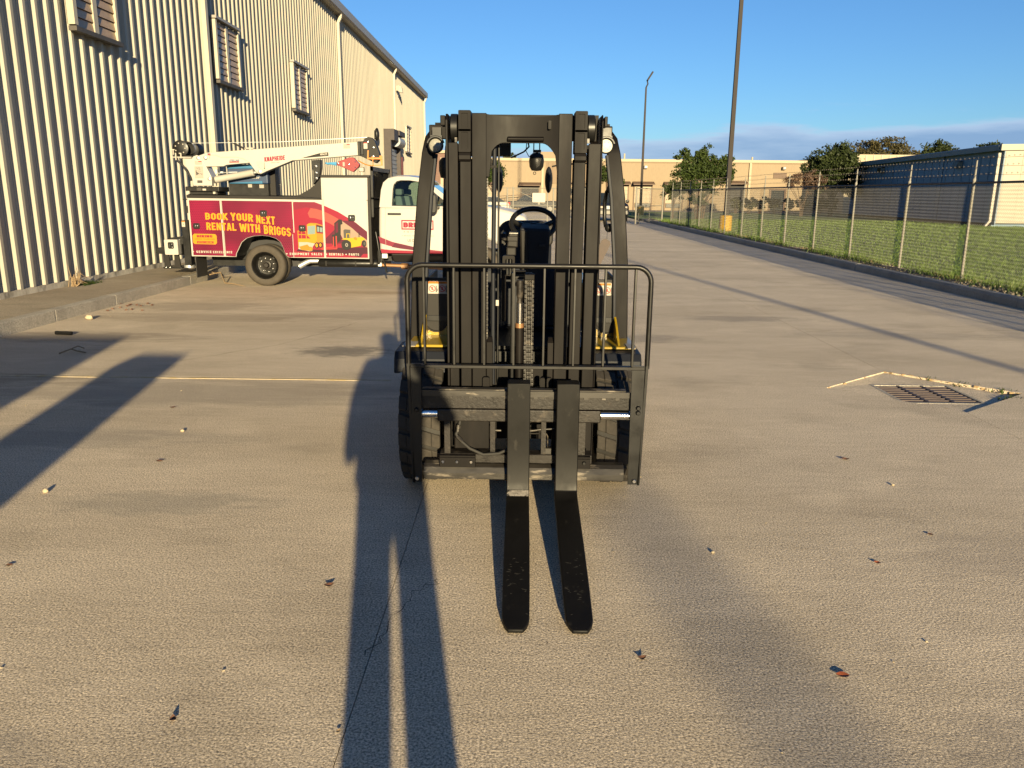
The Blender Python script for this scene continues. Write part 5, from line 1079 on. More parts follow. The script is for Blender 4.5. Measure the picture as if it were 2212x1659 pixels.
# mirrors
for xc, yc in ((.172, 5.55), (-.165, 5.55)):
    b = MB(); b.ball((xc, yc, 1.712), (.026, .05, .088), 20, 12); mm = obj('mirror', b, 'plastic', fk, smooth=60)
    obj('mirror_arm', MB().tube([(xc + (.02 if xc > 0 else -.02), yc, 1.80), (xc + (.08 if xc > 0 else -.08), yc, 1.815), (xc + (.35 if xc > 0 else -.35), yc + .1, 1.83)], .006, 5), 'black_satin', mm)
# steering wheel, column, dash, levers, seat
sw = MB(); c0 = Vector((.068, 5.20, 1.432)); tilt = radians(46); ux = Vector((1, 0, 0)); uy = Vector((0, cos(tilt), sin(tilt)))
# the rim leans towards the driver; its upper edge is the far one
ring_ = [c0 + ux * (.142 * cos(2 * pi * k / 32)) + uy * (.128 * sin(2 * pi * k / 32)) for k in range(32)]
sw.tube(ring_, .0165, 10, closed=True); swo = obj('steering_wheel', sw, 'black_satin', fk, smooth=60)
sp = MB(); 
for s in (-1, 1): sp.tube([c0 + ux * (.135 * s) + uy * .02, c0 + ux * (.07 * s) - uy * .02, c0 - uy * .035], [.016, .02, .03], 6)
sp.tube([c0 - uy * .13, c0 - uy * .03], .016, 6); sp.ball(c0 - uy * .03, (.045, .03, .03)); obj('spoke', sp, 'black_satin', swo, smooth=60)
obj('dash_column', MB().hexa([(-.005, 5.02, .78), (.150, 5.02, .78), (.150, 5.20, .78), (-.005, 5.20, .78)], [(-.018, 4.98, 1.412), (.172, 4.98, 1.404), (.165, 5.14, 1.432), (-.012, 5.14, 1.432)]), 'plastic', fk, bevel=.014, seg=3)
obj('dash_cheek', MB().hexa([(.002, 4.99, .95), (.042, 4.985, .95), (.042, 5.03, .95), (.002, 5.03, .95)], [(-.018, 4.955, 1.40), (.030, 4.955, 1.40), (.035, 5.0, 1.40), (-.016, 5.0, 1.40)]), 'cowl', fk, bevel=.01, seg=2)
obj('dash_panel', MB().box(-.30, .34, 5.03, 5.10, .78, 1.16), 'plastic', fk, bevel=.02, seg=2)
obj('ignition_slot', MB().box(.105, .14, 4.966, 4.984, 1.30, 1.315), 'dark_hole', fk)
lv = MB().hexa([(-.098, 4.90, 1.30), (-.03, 4.90, 1.295), (-.03, 4.97, 1.295), (-.098, 4.97, 1.30)], [(-.085, 4.90, 1.395), (-.028, 4.90, 1.39), (-.028, 4.97, 1.39), (-.085, 4.97, 1.395)])
obj('lever_box', lv, 'cowl', fk, bevel=.008, seg=2); obj('lever_box_lid', MB().box(-.094, -.030, 4.892, 4.899, 1.335, 1.365), 'cowl', fk, bevel=.003); obj('lever_box_edge', MB().box(-.082, -.03, 4.888, 4.899, 1.381, 1.386), 'lens', fk)
obj('lever_knob', MB().ball((-.112, 4.92, 1.345), (.018, .012, .012)), 'cowl', fk, smooth=60)
obj('lever_lower', MB().box(-.10, -.04, 4.91, 4.96, 1.245, 1.298), 'cowl', fk, bevel=.008, seg=2)
vb = MB().ring(rrect(-.118, -.045, 1.15, 1.262, .012, 3), rrect(-.101, -.059, 1.12, 1.243, .008, 3), 4.70, 4.74); obj('hose_guide_frame', vb, 'steel_paint', fk)
for x in (-.091, -.072): obj('guide_roller', MB().cyl((x, 4.72, 1.12), (x, 4.72, 1.24), .0085, 10), 'black_satin', fk, smooth=40)
obj('valve_block', MB().box(-.06, .055, 4.30, 4.36, 1.165, 1.20).box(-.055, .02, 4.28, 4.32, 1.201, 1.215), 'cowl', fk, bevel=.004)
# seat: rounded back and cushion
sb = MB().prism(rrect(-.185, .213, .92, 1.428, .095, 7), 5.86, 5.98); obj('seat_back', sb, 'plastic', fk, bevel=.035, seg=4, smooth=50)
obj('seat_wing', MB().prism(rrect(.115, .222, 1.24, 1.425, .05, 5), 5.83, 5.858), 'cowl', fk, bevel=.012, seg=2)
obj('seat_cushion', MB().box(-.20, .23, 5.40, 5.86, .99, 1.12), 'plastic', fk, bevel=.04, seg=3)
obj('seat_arm', MB().prism(rrect(-.145, -.118, 1.27, 1.35, .01, 3), 5.55, 5.85), 'cowl', fk)
# card tag hanging from the right guard pillar
tg = thing('hanging_tag', 'brown rusty card tag hanging on a wire beside the right guard pillar', 'tag', (.46, 4.66, 1.25))
Rt = Matrix.Rotation(radians(25), 3, 'Y'); tgb = MB()
pl = [(-.029, -.072), (.029, -.072), (.029, .056), (.016, .072), (-.016, .072), (-.029, .056)]
vs = [Rt @ Vector((a, -.001, c)) + Vector((.462, 4.655, 1.298)) for a, c in pl] + [Rt @ Vector((a, .001, c)) + Vector((.462, 4.655, 1.298)) for a, c in pl]
tgb.add(vs, [tuple(range(6)), tuple(range(11, 5, -1))] + [(i, i + 6, (i + 1) % 6 + 6, (i + 1) % 6) for i in range(6)]); obj('card', tgb, 'tag', tg)
obj('wire', MB().tube([(.489, 4.655, 1.352), (.494, 4.69, 1.40), (.500, 4.74, 1.46)], .0015, 4), 'black_satin', tg)

PG = {
'red_main':[(-3.917,1.47),(-3.612,1.465),(-3.419,1.398),(-3.396,1.389),(-3.157,1.286),(-2.993,1.188),(-2.866,1.112),(-2.666,0.952),(-2.658,0.492),(-3.988,0.494)],
'pink':[(-3.678,1.258),(-3.626,1.343),(-3.532,1.332),(-3.408,1.295),(-3.27,1.231),(-3.139,1.156),(-3.231,1.047),(-3.323,1.1),(-3.416,1.138),(-3.556,1.175),(-3.65,1.185)],
'pale':[(-3.139,1.156),(-3.086,1.126),(-2.932,1.019),(-2.795,0.897),(-2.663,0.805),(-2.66,0.68),(-2.707,0.703),(-2.781,0.827),(-2.979,0.84),(-3.097,0.839),(-3.141,0.932),(-3.231,1.047)],
'dark_r':[(-3.093,1.141),(-2.896,1.135),(-2.666,0.952),(-2.663,0.805),(-2.795,0.897),(-2.932,1.019),(-3.086,1.126)],
'dark_m':[(-3.399,0.828),(-3.234,0.985),(-3.141,0.932),(-3.097,0.839),(-2.982,0.755),(-3.18,0.753),(-3.402,0.75)],
'dark_g':[(-3.902,0.62),(-3.876,0.652),(-3.408,0.641),(-3.183,0.682),(-2.691,0.695),(-2.66,0.68),(-2.661,0.523),(-2.792,0.522),(-3.187,0.588),(-3.902,0.612)],
'chev':[(-2.792,0.537),(-2.75,0.581),(-2.657,0.582),(-2.658,0.507),(-2.777,0.506)],
'topdark':[(-3.917,1.47),(-3.612,1.465),(-3.419,1.398),(-3.424,1.306),(-3.532,1.332),(-3.704,1.357),(-3.919,1.309)],
'rm_body':[(-3.552,0.928),(-3.419,0.914),(-3.422,0.766),(-3.56,0.768)],
'rm_cab':[(-3.703,1.066),(-3.667,1.089),(-3.545,1.075),(-3.539,0.804),(-3.592,0.772),(-3.705,0.884)],
'rm_win':[(-3.691,1.042),(-3.558,1.052),(-3.569,0.912),(-3.694,0.903)],
'rm_side':[(-3.538,1.059),(-3.427,1.037),(-3.427,0.937),(-3.544,0.943)],
'rm_p1':[(-3.527,1.036),(-3.492,1.029),(-3.494,0.948),(-3.529,0.95)],
'rm_p2':[(-3.48,1.025),(-3.437,1.018),(-3.438,0.941),(-3.483,0.946)],
'rm_roof':[(-3.667,1.089),(-3.545,1.075),(-3.427,1.041),(-3.435,1.06),(-3.544,1.094),(-3.639,1.097)],
'rm_rail':[(-3.867,0.963),(-3.855,0.964),(-3.857,0.675),(-3.869,0.675)],
'rm_rail2':[(-3.87,0.905),(-3.72,0.903),(-3.72,0.891),(-3.871,0.894)],
'rm_rail3':[(-3.733,0.957),(-3.72,0.957),(-3.712,0.817),(-3.726,0.817)],
'rm_rail4':[(-3.804,0.956),(-3.795,0.956),(-3.799,0.832),(-3.808,0.832)],
'rm_rail5':[(-3.867,0.963),(-3.725,0.957),(-3.725,0.948),(-3.867,0.953)],
'rm_deck':[(-3.866,0.831),(-3.573,0.834),(-3.553,0.764),(-3.657,0.74),(-3.87,0.769)],
'rm_mach':[(-3.87,0.769),(-3.711,0.771),(-3.577,0.749),(-3.62,0.694),(-3.631,0.623),(-3.679,0.615),(-3.868,0.652)],
'rm_drum':[(-3.858,0.691),(-3.713,0.732),(-3.66,0.677),(-3.671,0.623),(-3.821,0.637)],
'fl_mast':[(-3.229,1.097),(-3.147,1.163),(-3.096,1.156),(-3.087,1.087),(-3.119,1.071),(-3.13,0.808),(-3.179,0.776),(-3.228,0.923)],
'fl_gap':[(-3.209,1.086),(-3.165,1.121),(-3.168,0.947),(-3.212,0.927)],
'fl_car':[(-3.277,0.9),(-3.141,0.924),(-3.13,0.815),(-3.179,0.776),(-3.198,0.706),(-3.262,0.705),(-3.28,0.744)],
'fl_f1':[(-3.262,0.869),(-3.248,0.869),(-3.25,0.688),(-3.47,0.657),(-3.485,0.675),(-3.266,0.699)],
'fl_f2':[(-3.214,0.881),(-3.195,0.881),(-3.195,0.657),(-3.463,0.647),(-3.466,0.659),(-3.216,0.673)],
'fl_body':[(-3.114,0.823),(-3.073,0.847),(-2.97,0.848),(-2.899,0.857),(-2.748,0.866),(-2.702,0.828),(-2.766,0.804),(-2.785,0.718),(-2.953,0.685),(-2.957,0.778),(-3.019,0.817)],
'fl_cab':[(-3.076,0.979),(-3.052,0.995),(-2.957,0.988),(-2.967,0.848),(-3.074,0.839)],
'fl_cabf':[(-3.031,0.925),(-2.966,0.926),(-2.969,0.856),(-2.978,0.856),(-2.977,0.914),(-3.019,0.914),(-3.022,0.848),(-3.032,0.848)],
'fl_eng':[(-2.907,0.857),(-2.867,0.869),(-2.844,0.842),(-2.853,0.811),(-2.9,0.826)],
'fl_stack':[(-2.816,0.951),(-2.802,0.951),(-2.805,0.865),(-2.818,0.865)],
'cab_sw':[(-2.48,0.88),(-2.242,0.789),(-1.864,0.706),(-1.611,0.664),(-1.295,0.63),(-1.295,0.596),(-1.612,0.608),(-1.865,0.649),(-2.118,0.678),(-2.32,0.726),(-2.458,0.768)],
'cab_dk':[(-2.205,0.771),(-1.864,0.706),(-1.611,0.664),(-1.612,0.608),(-1.865,0.649),(-2.118,0.678),(-2.257,0.702)],
'cab_bot':[(-2.448,0.668),(-2.284,0.649),(-1.865,0.637),(-1.295,0.624),(-1.308,0.596),(-2.438,0.599)],
'ped':[(-5.824,2.16),(-5.695,2.18),(-5.613,2.211),(-5.552,2.181),(-5.47,2.022),(-5.389,1.846),(-5.392,1.7),(-5.717,1.697),(-5.726,1.82),(-5.779,1.95),(-5.828,2.026)],
'head':[(-2.844,2.454),(-2.746,2.463),(-2.731,2.506),(-2.668,2.536),(-2.606,2.524),(-2.554,2.473),(-2.48,2.269),(-2.474,2.166),(-2.548,2.105),(-2.68,2.164),(-2.83,2.232)],
'block':[(-3.207,2.091),(-3.179,2.121),(-2.984,2.192),(-2.912,2.193),(-2.809,2.077),(-2.828,2.038),(-2.926,1.951),(-3.151,2.048),(-3.204,2.065)],
'hook':[(-3.4,2.094),(-3.337,2.107),(-3.211,2.117),(-3.209,2.052),(-3.338,2.077)],
'or1':[(-2.679,2.19),(-2.42,2.197),(-2.421,2.167),(-2.68,2.164)],
'or2':[(-2.671,2.31),(-2.648,2.311),(-2.657,2.19),(-2.679,2.19)],
'or3':[(-2.472,2.226),(-2.419,2.227),(-2.419,2.072),(-2.441,2.072)],
'or4':[(-2.621,2.07),(-2.423,2.081),(-2.424,2.063),(-2.621,2.053)],
'post':[(-3.649,2.139),(-3.496,2.153),(-3.498,2.019),(-3.519,1.872),(-3.634,1.731),(-3.627,1.958),(-3.645,2.044)],
'gus':[(-3.467,1.87),(-3.505,1.809),(-3.581,1.731),(-3.684,1.652),(-3.85,1.563),(-3.986,1.553),(-3.99,1.474),(-3.485,1.479)],
'stick':[(-5.11,2.464),(-5.079,2.457),(-4.918,2.391),(-4.804,2.331),(-4.821,2.308),(-4.981,2.39)],
'decal8621':[(-3.832,2.173),(-3.492,2.263),(-3.353,2.277),(-3.351,2.216),(-3.832,2.173)],
'gauge':[(-4.607,2.112),(-4.512,2.12),(-4.446,2.037),(-4.441,1.984),(-4.478,1.969),(-4.539,1.998),(-4.591,2.059)],
}

# ================================================================== SERVICE TRUCK
tk = thing('service_truck', 'crimson and white service truck with a white folded crane parked across by the warehouse', 'truck', (-3.2, 14.7, 0))
TY = 13.72
archp = [(-4.965, .505), (-4.955, .56), (-4.90, .66), (-4.85, .754), (-4.76, .825), (-4.64, .862), (-4.506, .874), (-4.37, .862), (-4.25, .822), (-4.18, .761), (-4.14, .67), (-4.117, .59), (-4.09, .535), (-4.05, .503)]
low = [(-5.735, 1.492), (-5.74, .508)] + archp + [(-2.652, .492), (-2.650, 1.48)]
obj('body_liner', MB().prism(low, TY + .0305, TY + .55, 'Y'), 'black_satin', tk)
obj('body', MB().prism(low, TY, TY + .03, 'Y').prism([(-5.735, 1.492), (-5.735, .6), (-2.65, .6), (-2.65, 1.48)], 15.15, 15.7, 'Y'), 'white', tk, bevel=.004)
obj('body_floor', MB().box(-5.73, -2.655, TY + .58, 15.149, .62, .80), 'black_satin', tk)
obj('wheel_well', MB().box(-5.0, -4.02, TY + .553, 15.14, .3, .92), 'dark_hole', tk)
obj('tall_cabinet', MB().prism([(-3.435, 1.485), (-2.649, 1.485), (-2.643, 1.855), (-3.432, 1.849)], TY + .004, TY + .55, 'Y'), 'white', tk, bevel=.004)
obj('cabinet_front', MB().box(-2.648, -2.60, TY + .01, 15.7, .40, 1.875), 'cowl', tk, bevel=.003)
obj('cabinet_top_rail', MB().prism([(-3.435, 1.852), (-2.60, 1.858), (-2.60, 1.898), (-3.435, 1.893)], TY - .012, TY + .56, 'Y'), 'cowl', tk, bevel=.004)
obj('top_rail', MB().prism([(-5.74, 1.494), (-3.437, 1.487), (-3.437, 1.51), (-3.99, 1.535), (-5.74, 1.545)], TY - .012, TY + .56, 'Y').prism([(-5.74, 1.494), (-2.65, 1.49), (-2.65, 1.54), (-5.74, 1.545)], 15.14, 15.72, 'Y'), 'cowl', tk, bevel=.004)
obj('headboard_gusset', MB().prism([(-3.437, 1.90)] + [(a, b) for a, b in PG['gus'][:5]] + [(-3.99, 1.54), (-3.437, 1.512)], TY + .16, TY + .19, 'Y'), 'cowl', tk)
# doors: skins standing just proud of the body, white seams left between them
def door(poly, m, hinge=None):
    return obj('compartment_door', MB().prism(poly, TY - .011, TY - .0005, 'Y'), m, tk, bevel=.003)
d1 = door([(-5.705, 1.455), (-5.705, .528), (-5.178, .522), (-5.182, 1.455)], 'honeycomb')
d2 = door([(-5.142, 1.455), (-5.138, .522), (-4.972, .512), (-4.962, .562), (-4.906, .664), (-4.855, .759), (-4.764, .831), (-4.642, .868), (-4.506, .880), (-4.368, .868), (-4.246, .828), (-4.174, .766), (-4.133, .673), (-4.110, .592), (-4.082, .537), (-4.04, .508), (-3.965, .515), (-3.965, .90), (-3.945, .915), (-3.945, 1.45)], 'honeycomb')
d3 = door([(-3.915, 1.447), (-3.915, .92), (-3.955, .90), (-3.955, .514), (-3.428, .510), (-3.432, 1.447)], 'white')
d4 = door([(-3.398, 1.832), (-3.398, .510), (-2.672, .506), (-2.668, 1.835)], 'white')
# printed livery on doors three and four, clipped around the seam
def clip(poly, x0, x1, z0=.512, z1=1.9):
    def cl(p, ax, v, keep_ge):
        out = []
        for i in range(len(p)):
            a, b = p[i - 1], p[i]; ia = (a[ax] >= v) == keep_ge or a[ax] == v; ib = (b[ax] >= v) == keep_ge or b[ax] == v
            if ia != ib:
                t = (v - a[ax]) / (b[ax] - a[ax]); out.append((a[0] + (b[0] - a[0]) * t, a[1] + (b[1] - a[1]) * t))
            if ib: out.append(b)
        return out
    for ax, v, k in ((0, x0, True), (0, x1, False), (1, z0, True), (1, z1, False)):
        poly = cl(poly, ax, v, k)
        if len(poly) < 3: return []
    return poly
lay = [0]
def decal(nm, key, m, parents=((d3, -3.952, -3.431, 1.445), (d4, -3.396, -2.673, 1.83)), y=None):
    lay[0] += 1; yy = (TY - .0122 - .0004 * lay[0]) if y is None else y
    for pr, xa, xb, zt in parents:
        p = clip(PG[key] if isinstance(key, str) else key, xa, xb, .514, zt)
        if len(p) > 2: obj(nm, MB().sheet(p, yy), m, pr)
for k, m in (('red_main', 'p_red'), ('topdark', 'red'), ('dark_g', 'p_deep'), ('dark_r', 'p_dark'), ('dark_m', 'p_dark'), ('pale', 'p_pale'), ('pink', 'p_pink'), ('chev', 'p_red')): decal('printed_swoosh', k, m)
def disc(c, rx, rz=None, n=16): rz = rz or rx; return [(c[0] + rx * cos(2 * pi * i / n), c[1] + rz * sin(2 * pi * i / n)) for i in range(n)]
for k, m in (('rm_body', 'p_gold'), ('rm_roof', 'p_gold'), ('rm_deck', 'p_yellow'), ('rm_mach', 'p_light'), ('rm_drum', 'p_gold'), ('rm_cab', 'p_yellow'), ('rm_win', 'p_sky'), ('rm_side', 'p_black'), ('rm_p1', 'p_sky'), ('rm_p2', 'p_sky'), ('rm_rail', 'p_yellow'), ('rm_rail2', 'p_yellow'), ('rm_rail3', 'p_yellow'), ('rm_rail4', 'p_gold'), ('rm_rail5', 'p_yellow')): decal('printed_railcar_mover', k, m)
for c, r, r2_, m in (((-3.657, .658), .037, .037, 'p_gold'), ((-3.657, .658), .018, .018, 'p_yellow'), ((-3.547, .718), .038, .052, 'p_black'), ((-3.55, .718), .022, .034, 'p_yellow'), ((-3.479, .724), .034, .048, 'p_black'), ((-3.484, .724), .019, .03, 'p_yellow')): decal('printed_railcar_mover', disc(c, r, r2_), m)
for k, m in (('fl_cab', 'p_grey'), ('fl_body', 'p_lemon'), ('fl_eng', 'p_gold'), ('fl_cabf', 'p_lemon'), ('fl_stack', 'p_black'), ('fl_mast', 'p_black'), ('fl_gap', 'p_dark'), ('fl_car', 'p_black'), ('fl_f1', 'p_fork'), ('fl_f2', 'p_fork')): decal('printed_lift_truck', k, m)
for c, r, r2_, m in (((-3.035, .731), .086, .086, 'p_black'), ((-3.03, .731), .024, .03, 'p_light'), ((-3.03, .731), .016, .021, 'p_grey'), ((-2.728, .757), .040, .058, 'p_black'), ((-2.72, .757), .018, .028, 'p_grey')): decal('printed_lift_truck', disc(c, r, r2_), m)
# seams drawn white by the body edge strips
obj('seam_strip', MB().box(-3.938, -3.924, TY - .014, TY - .001, .93, 1.46).box(-3.424, -3.408, TY - .014, TY - .001, .53, 1.47).box(-5.168, -5.160, TY - .014, TY - .001, .53, 1.46).box(-5.152, -5.146, TY - .014, TY - .001, .53, 1.46), 'p_white', tk)
YT = TY - .0215
def bold2(nm, body, x, z, h, w, slope, par, sp=.97):
    block(nm + '_outline', body, x, z, h, w, 'p_outline', par, YT + .001, .225, slope)
    block(nm, body, x, z, h, w, 'p_slogan', par, YT, .155, slope)
bold2('slogan', 'BOOK', -5.443, 1.135, .114, .39, -.012, d1); bold2('slogan', 'YOUR', -5.005, 1.125, .130, .385, -.05, d2); bold2('slogan', 'NEXT', -4.570, 1.085, .138, .325, -.085, d2)
bold2('slogan', 'RENTAL', -5.436, .962, .126, .515, -.02, d1); bold2('slogan', 'WITH', -4.865, .940, .140, .355, -.055, d2); bold2('slogan', 'BRIGGS', -4.447, .905, .150, .465, -.10, d2)
block('lettering', '\u00bb SERVICE', -5.715, .568, .040, .335, 'p_white', d1, YT, .17, 0, .16); block('lettering', 'EXCELLENCE', -5.355, .566, .040, .335, 'p_white', d2, YT, .17, 0, .16)
block('lettering', '\u00bb EQUIPMENT SALES', -4.088, .549, .040, .625, 'p_white', d3, YT, .17, 0, .16); block('lettering', '\u00bb RENTALS \u00bb PARTS', -3.402, .549, .040, .58, 'p_white', d4, YT, .17, 0, .16)
text('lettering', 'HYSTER', -2.905, .758, .020, .085, 'p_black', d4, YT, .03, 0, .1)
bd = [(-5.69, .745), (-5.665, .72), (-5.30, .715), (-5.275, .745), (-5.275, .865), (-5.30, .892), (-5.66, .895), (-5.69, .865)]
hb = obj('hiring_badge', MB().sheet(bd, TY - .013), 'p_yellow', d1)
block('lettering', 'HIRING', -5.615, .833, .042, .27, 'p_red', hb, YT, .2, 0, .1); block('lettering', 'SERVICE TECHNICIANS', -5.655, .795, .022, .35, 'p_orange', hb, YT, .15, 0, .12)
obj('badge_strip', MB().sheet([(-5.62, .733), (-5.335, .731), (-5.335, .768), (-5.62, .770)], TY - .0135), 'p_red', hb); block('lettering', 'APPLY ONLINE', -5.60, .740, .022, .25, 'p_yellow', hb, YT, .17, 0, .12)
for (x0, z1, x1, z0) in ((-4.495, 1.299, -4.379, 1.19), (-3.842, 1.056, -3.729, .953), (-2.987, 1.238, -2.869, 1.135), (-5.661, 1.073, -5.55, .977)):
    lk_ = obj('latch', MB().prism(rrect(x0, x1, z0, z1, .02, 3), TY - .034, TY - .0005), 'black_satin', tk, bevel=.005, seg=2)
    obj('latch_bowl', MB().prism(rrect(x0 + .018, x1 - .018, z0 + .018, z1 - .018, .012, 3), TY - .037, TY - .0341), 'cowl', lk_); obj('latch_key', MB().ball((x0 + .043, TY - .038, z1 - .045), (.012, .006, .02)).ball((x1 - .032, TY - .038, z1 - .042), .009), 'chrome', lk_)
# chassis, tank, exhaust, wheels, flap, bumper
obj('chassis', MB().box(-5.6, 0.0, 14.25, 14.40, .42, .60).box(-5.6, 0.0, 15.05, 15.2, .42, .60).cyl((-4.49, 14.0, .355), (-4.49, 15.5, .355), .09, 12).box(-5.6, -2.5, 14.3, 15.1, .30, .42), 'black_satin', tk)
obj('air_tank', MB().lathe([(0, 0), (.05, .004), (.068, .03), (.068, 1.03), (.05, 1.06), (0, 1.065)], (-3.595, 13.93, .395), 'X', 20), 'black_satin', tk, smooth=40)
obj('tank_strap', MB().box(-3.45, -3.43, 13.853, 13.862, .35, .44), 'cowl', tk); obj('tank_strap', MB().box(-2.93, -2.91, 13.853, 13.862, .35, .44), 'cowl', tk)
obj('exhaust_pipe', MB().tube([(-3.56, 14.0, .43), (-3.74, 13.96, .43), (-3.80, 13.94, .41), (-3.93, 13.9, .335)], [.042, .042, .045, .05], 14), 'grey_metal', tk, smooth=50)
obj('side_step', MB().hexa([(-2.24, 13.80, .44), (-1.3, 13.80, .44), (-1.3, 14.2, .44), (-2.24, 14.2, .44)], [(-2.28, 13.74, .585), (-1.25, 13.74, .585), (-1.25, 14.2, .585), (-2.28, 14.2, .585)]), 'cowl', tk, bevel=.02, seg=2)
obj('drive_shaft', MB().tube([(-2.5, 14.1, .36), (-1.9, 14.1, .34), (-1.3, 14.1, .30)], .03, 8).tube([(-2.15, 14.08, .345), (-2.02, 14.08, .34)], .055, 8), 'copper', tk, smooth=40)
obj('air_lines', MB().tube([(-2.50, 13.80, .40), (-2.49, 13.79, .62), (-2.52, 13.80, .82), (-2.545, 13.82, .95)], .02, 8).tube([(-2.38, 13.85, .25), (-2.40, 13.83, .40), (-2.44, 13.82, .50)], .015, 6), 'black_satin', tk, smooth=50)
obj('bracket_fittings', MB().box(-2.45, -2.36, 13.85, 13.95, .50, .60).box(-2.12, -2.05, 13.86, 13.95, .50, .58).box(-2.52, -2.46, 13.82, 13.88, .36, .42), 'grey_metal', tk)
def dual(xc, parent, name='dual_wheel'):
    R_ = .357; w = thing(name, None, None); w.parent = parent; w.location = Vector((xc, 13.75, R_)) - wloc(parent)
    def tyre(y0):
        b = MB(); b.lathe([(.232, y0 + .012), (.25, y0 + .004), (.30, y0), (.335, y0 + .008), (.352, y0 + .028), (.357, y0 + .05), (.357, y0 + .15), (.35, y0 + .175), (.30, y0 + .20), (.232, y0 + .19)], (xc, 0, R_), 'Y', 56); o = obj('tyre', b, 'truck_tyre', w, smooth=40)
        g_ = MB()
        for yy in (.07, .10, .13): g_.lathe([(.3572, y0 + yy - .003), (.3582, y0 + yy), (.3572, y0 + yy + .003)], (xc, 0, R_), 'Y', 56)
        obj('tread_groove', g_, 'dark_hole', w)
        return o
    tyre(13.745); tyre(13.985)
    b = MB(); b.lathe([(.238, 13.752), (.232, 13.745), (.222, 13.752), (.214, 13.775), (.20, 13.80), (.19, 13.86), (.165, 13.885), (.13, 13.89), (.10, 13.89), (.0, 13.89)], (xc, 0, R_), 'Y', 40); obj('rim', b, 'frame_black', w, smooth=35)
    for k in range(4):
        a = pi / 4 + k * pi / 2; obj('hand_hole', MB().lathe([(0, -.002), (.018, -.0015), (.022, 0)], (xc + .175 * cos(a), 13.876, R_ + .175 * sin(a)), 'Y', 12), 'dark_hole', w)
    for k in range(8):
        a = k * pi / 4 + .2; obj('lug_nut', MB().lathe([(0, -.028), (.010, -.026), (.016, -.010), (.016, 0)], (xc + .118 * cos(a), 13.888, R_ + .118 * sin(a)), 'Y', 10), 'chrome', w, smooth=40)
    obj('hub', MB().lathe([(0, -.075), (.035, -.075), (.045, -.06), (.048, -.035), (.075, -.03), (.08, 0)], (xc, 13.89, R_), 'Y', 24), 'dirty_steel', w, smooth=35)
    return w
dual(-4.485, tk)
fw_ = dual(-.74, tk, 'front_wheel'); fw_.location.z += 0
obj('mud_flap', MB().box(-5.692, -5.680, 13.745, 14.21, .135, .502), 'rubber', tk)
obj('flap_bracket', MB().box(-5.70, -5.66, 13.75, 14.2, .49, .51), 'black_satin', tk)
obj('outrigger_leg', MB().box(-5.905, -5.785, 13.80, 13.96, .335, 1.118), 'black_satin', tk, bevel=.006); obj('outrigger_foot', MB().cyl((-5.86, 13.88, .30), (-5.86, 13.88, .345), .09, 16), 'grey_metal', tk)
sk = obj('warning_label', MB().box(-5.898, -5.842, 13.795, 13.799, 1.005, 1.108), 'p_white', tk); obj('label_heading', MB().box(-5.897, -5.843, 13.7935, 13.7948, 1.085, 1.106).slot(1).prism([(-5.88, 1.06), (-5.865, 1.035), (-5.86, 1.065), (-5.87, 1.055)], 13.7935, 13.7945), ['p_orange', 'p_grey'], sk)
obj('rear_bumper', MB().prism([(-6.42, .535), (-6.42, .635), (-6.28, .645), (-6.22, .70), (-6.19, .81), (-5.78, .83), (-5.78, .72), (-5.96, .70), (-5.96, .515)], 13.86, 15.6, 'Y'), 'black_satin', tk, bevel=.006)
bx_ = obj('bumper_box', MB().prism(rrect(-6.212, -5.978, .527, .788, .015, 3), 13.74, 13.859), 'white', tk, bevel=.004); obj('latch', MB().prism(rrect(-6.14, -6.045, .635, .745, .018, 3), 13.715, 13.7395), 'black_satin', bx_, bevel=.004); obj('latch_key', MB().ball((-6.065, 13.712, .71), .009).ball((-6.065, 13.712, .66), .008).box(-6.115, -6.10, 13.710, 13.716, .655, .72), 'chrome', bx_)
for x in (-6.26, -6.08): obj('step_leg', MB().hexa([(x - .055, 13.9, .30), (x + .055, 13.9, .30), (x + .055, 13.93, .30), (x - .055, 13.93, .30)], [(x - .045, 13.9, .515), (x + .035, 13.9, .515), (x + .035, 13.93, .515), (x - .045, 13.93, .515)]), 'cowl', tk)
obj('step_tread', MB().box(-6.33, -6.0, 13.89, 14.3, .275, .30), 'black_satin', tk); obj('leg_bolt', MB().ball((-6.28, 13.89, .295), .014).ball((-6.21, 13.89, .297), .014), 'chrome', tk)
obj('tail_lamp', MB().box(-5.80, -5.735, 13.76, 13.86, 1.24, 1.36).box(-5.84, -5.735, 13.78, 13.84, 1.46, 1.48), 'black_satin', tk)
# ---- cab
cab_low = [(-2.465, .61), (-2.475, 1.0), (-2.46, 1.385), (-1.30, 1.40), (-1.16, 1.455), (-.95, 1.44), (-.467, 1.385), (-.15, 1.31), (.03, 1.235), (.12, 1.10), (.14, .60), (-.24, .60)] + [(-.74 + .50 * cos(radians(a)), .36 + .50 * sin(radians(a))) for a in range(30, 151, 15)] + [(-1.24, .60)]
obj('cab_body', MB().prism(cab_low, TY + .002, 15.68, 'Y'), 'cab_white', tk, bevel=.05, seg=3, smooth=50)
obj('hood_top', MB().hexa([(-1.12, 14.1, 1.43), (.0, 14.2, 1.24), (.0, 15.2, 1.24), (-1.12, 15.3, 1.43)], [(-1.1, 14.3, 1.485), (-.02, 14.35, 1.27), (-.02, 15.05, 1.27), (-1.1, 15.1, 1.485)]), 'cab_white', tk, bevel=.03, seg=2)
outer = [(-2.455, 1.37), (-2.43, 1.66), (-2.395, 1.78), (-2.31, 1.855), (-2.15, 1.885), (-1.95, 1.885), (-1.74, 1.86), (-1.60, 1.78), (-1.36, 1.60), (-1.12, 1.43), (-1.13, 1.37), (-1.9, 1.36)]
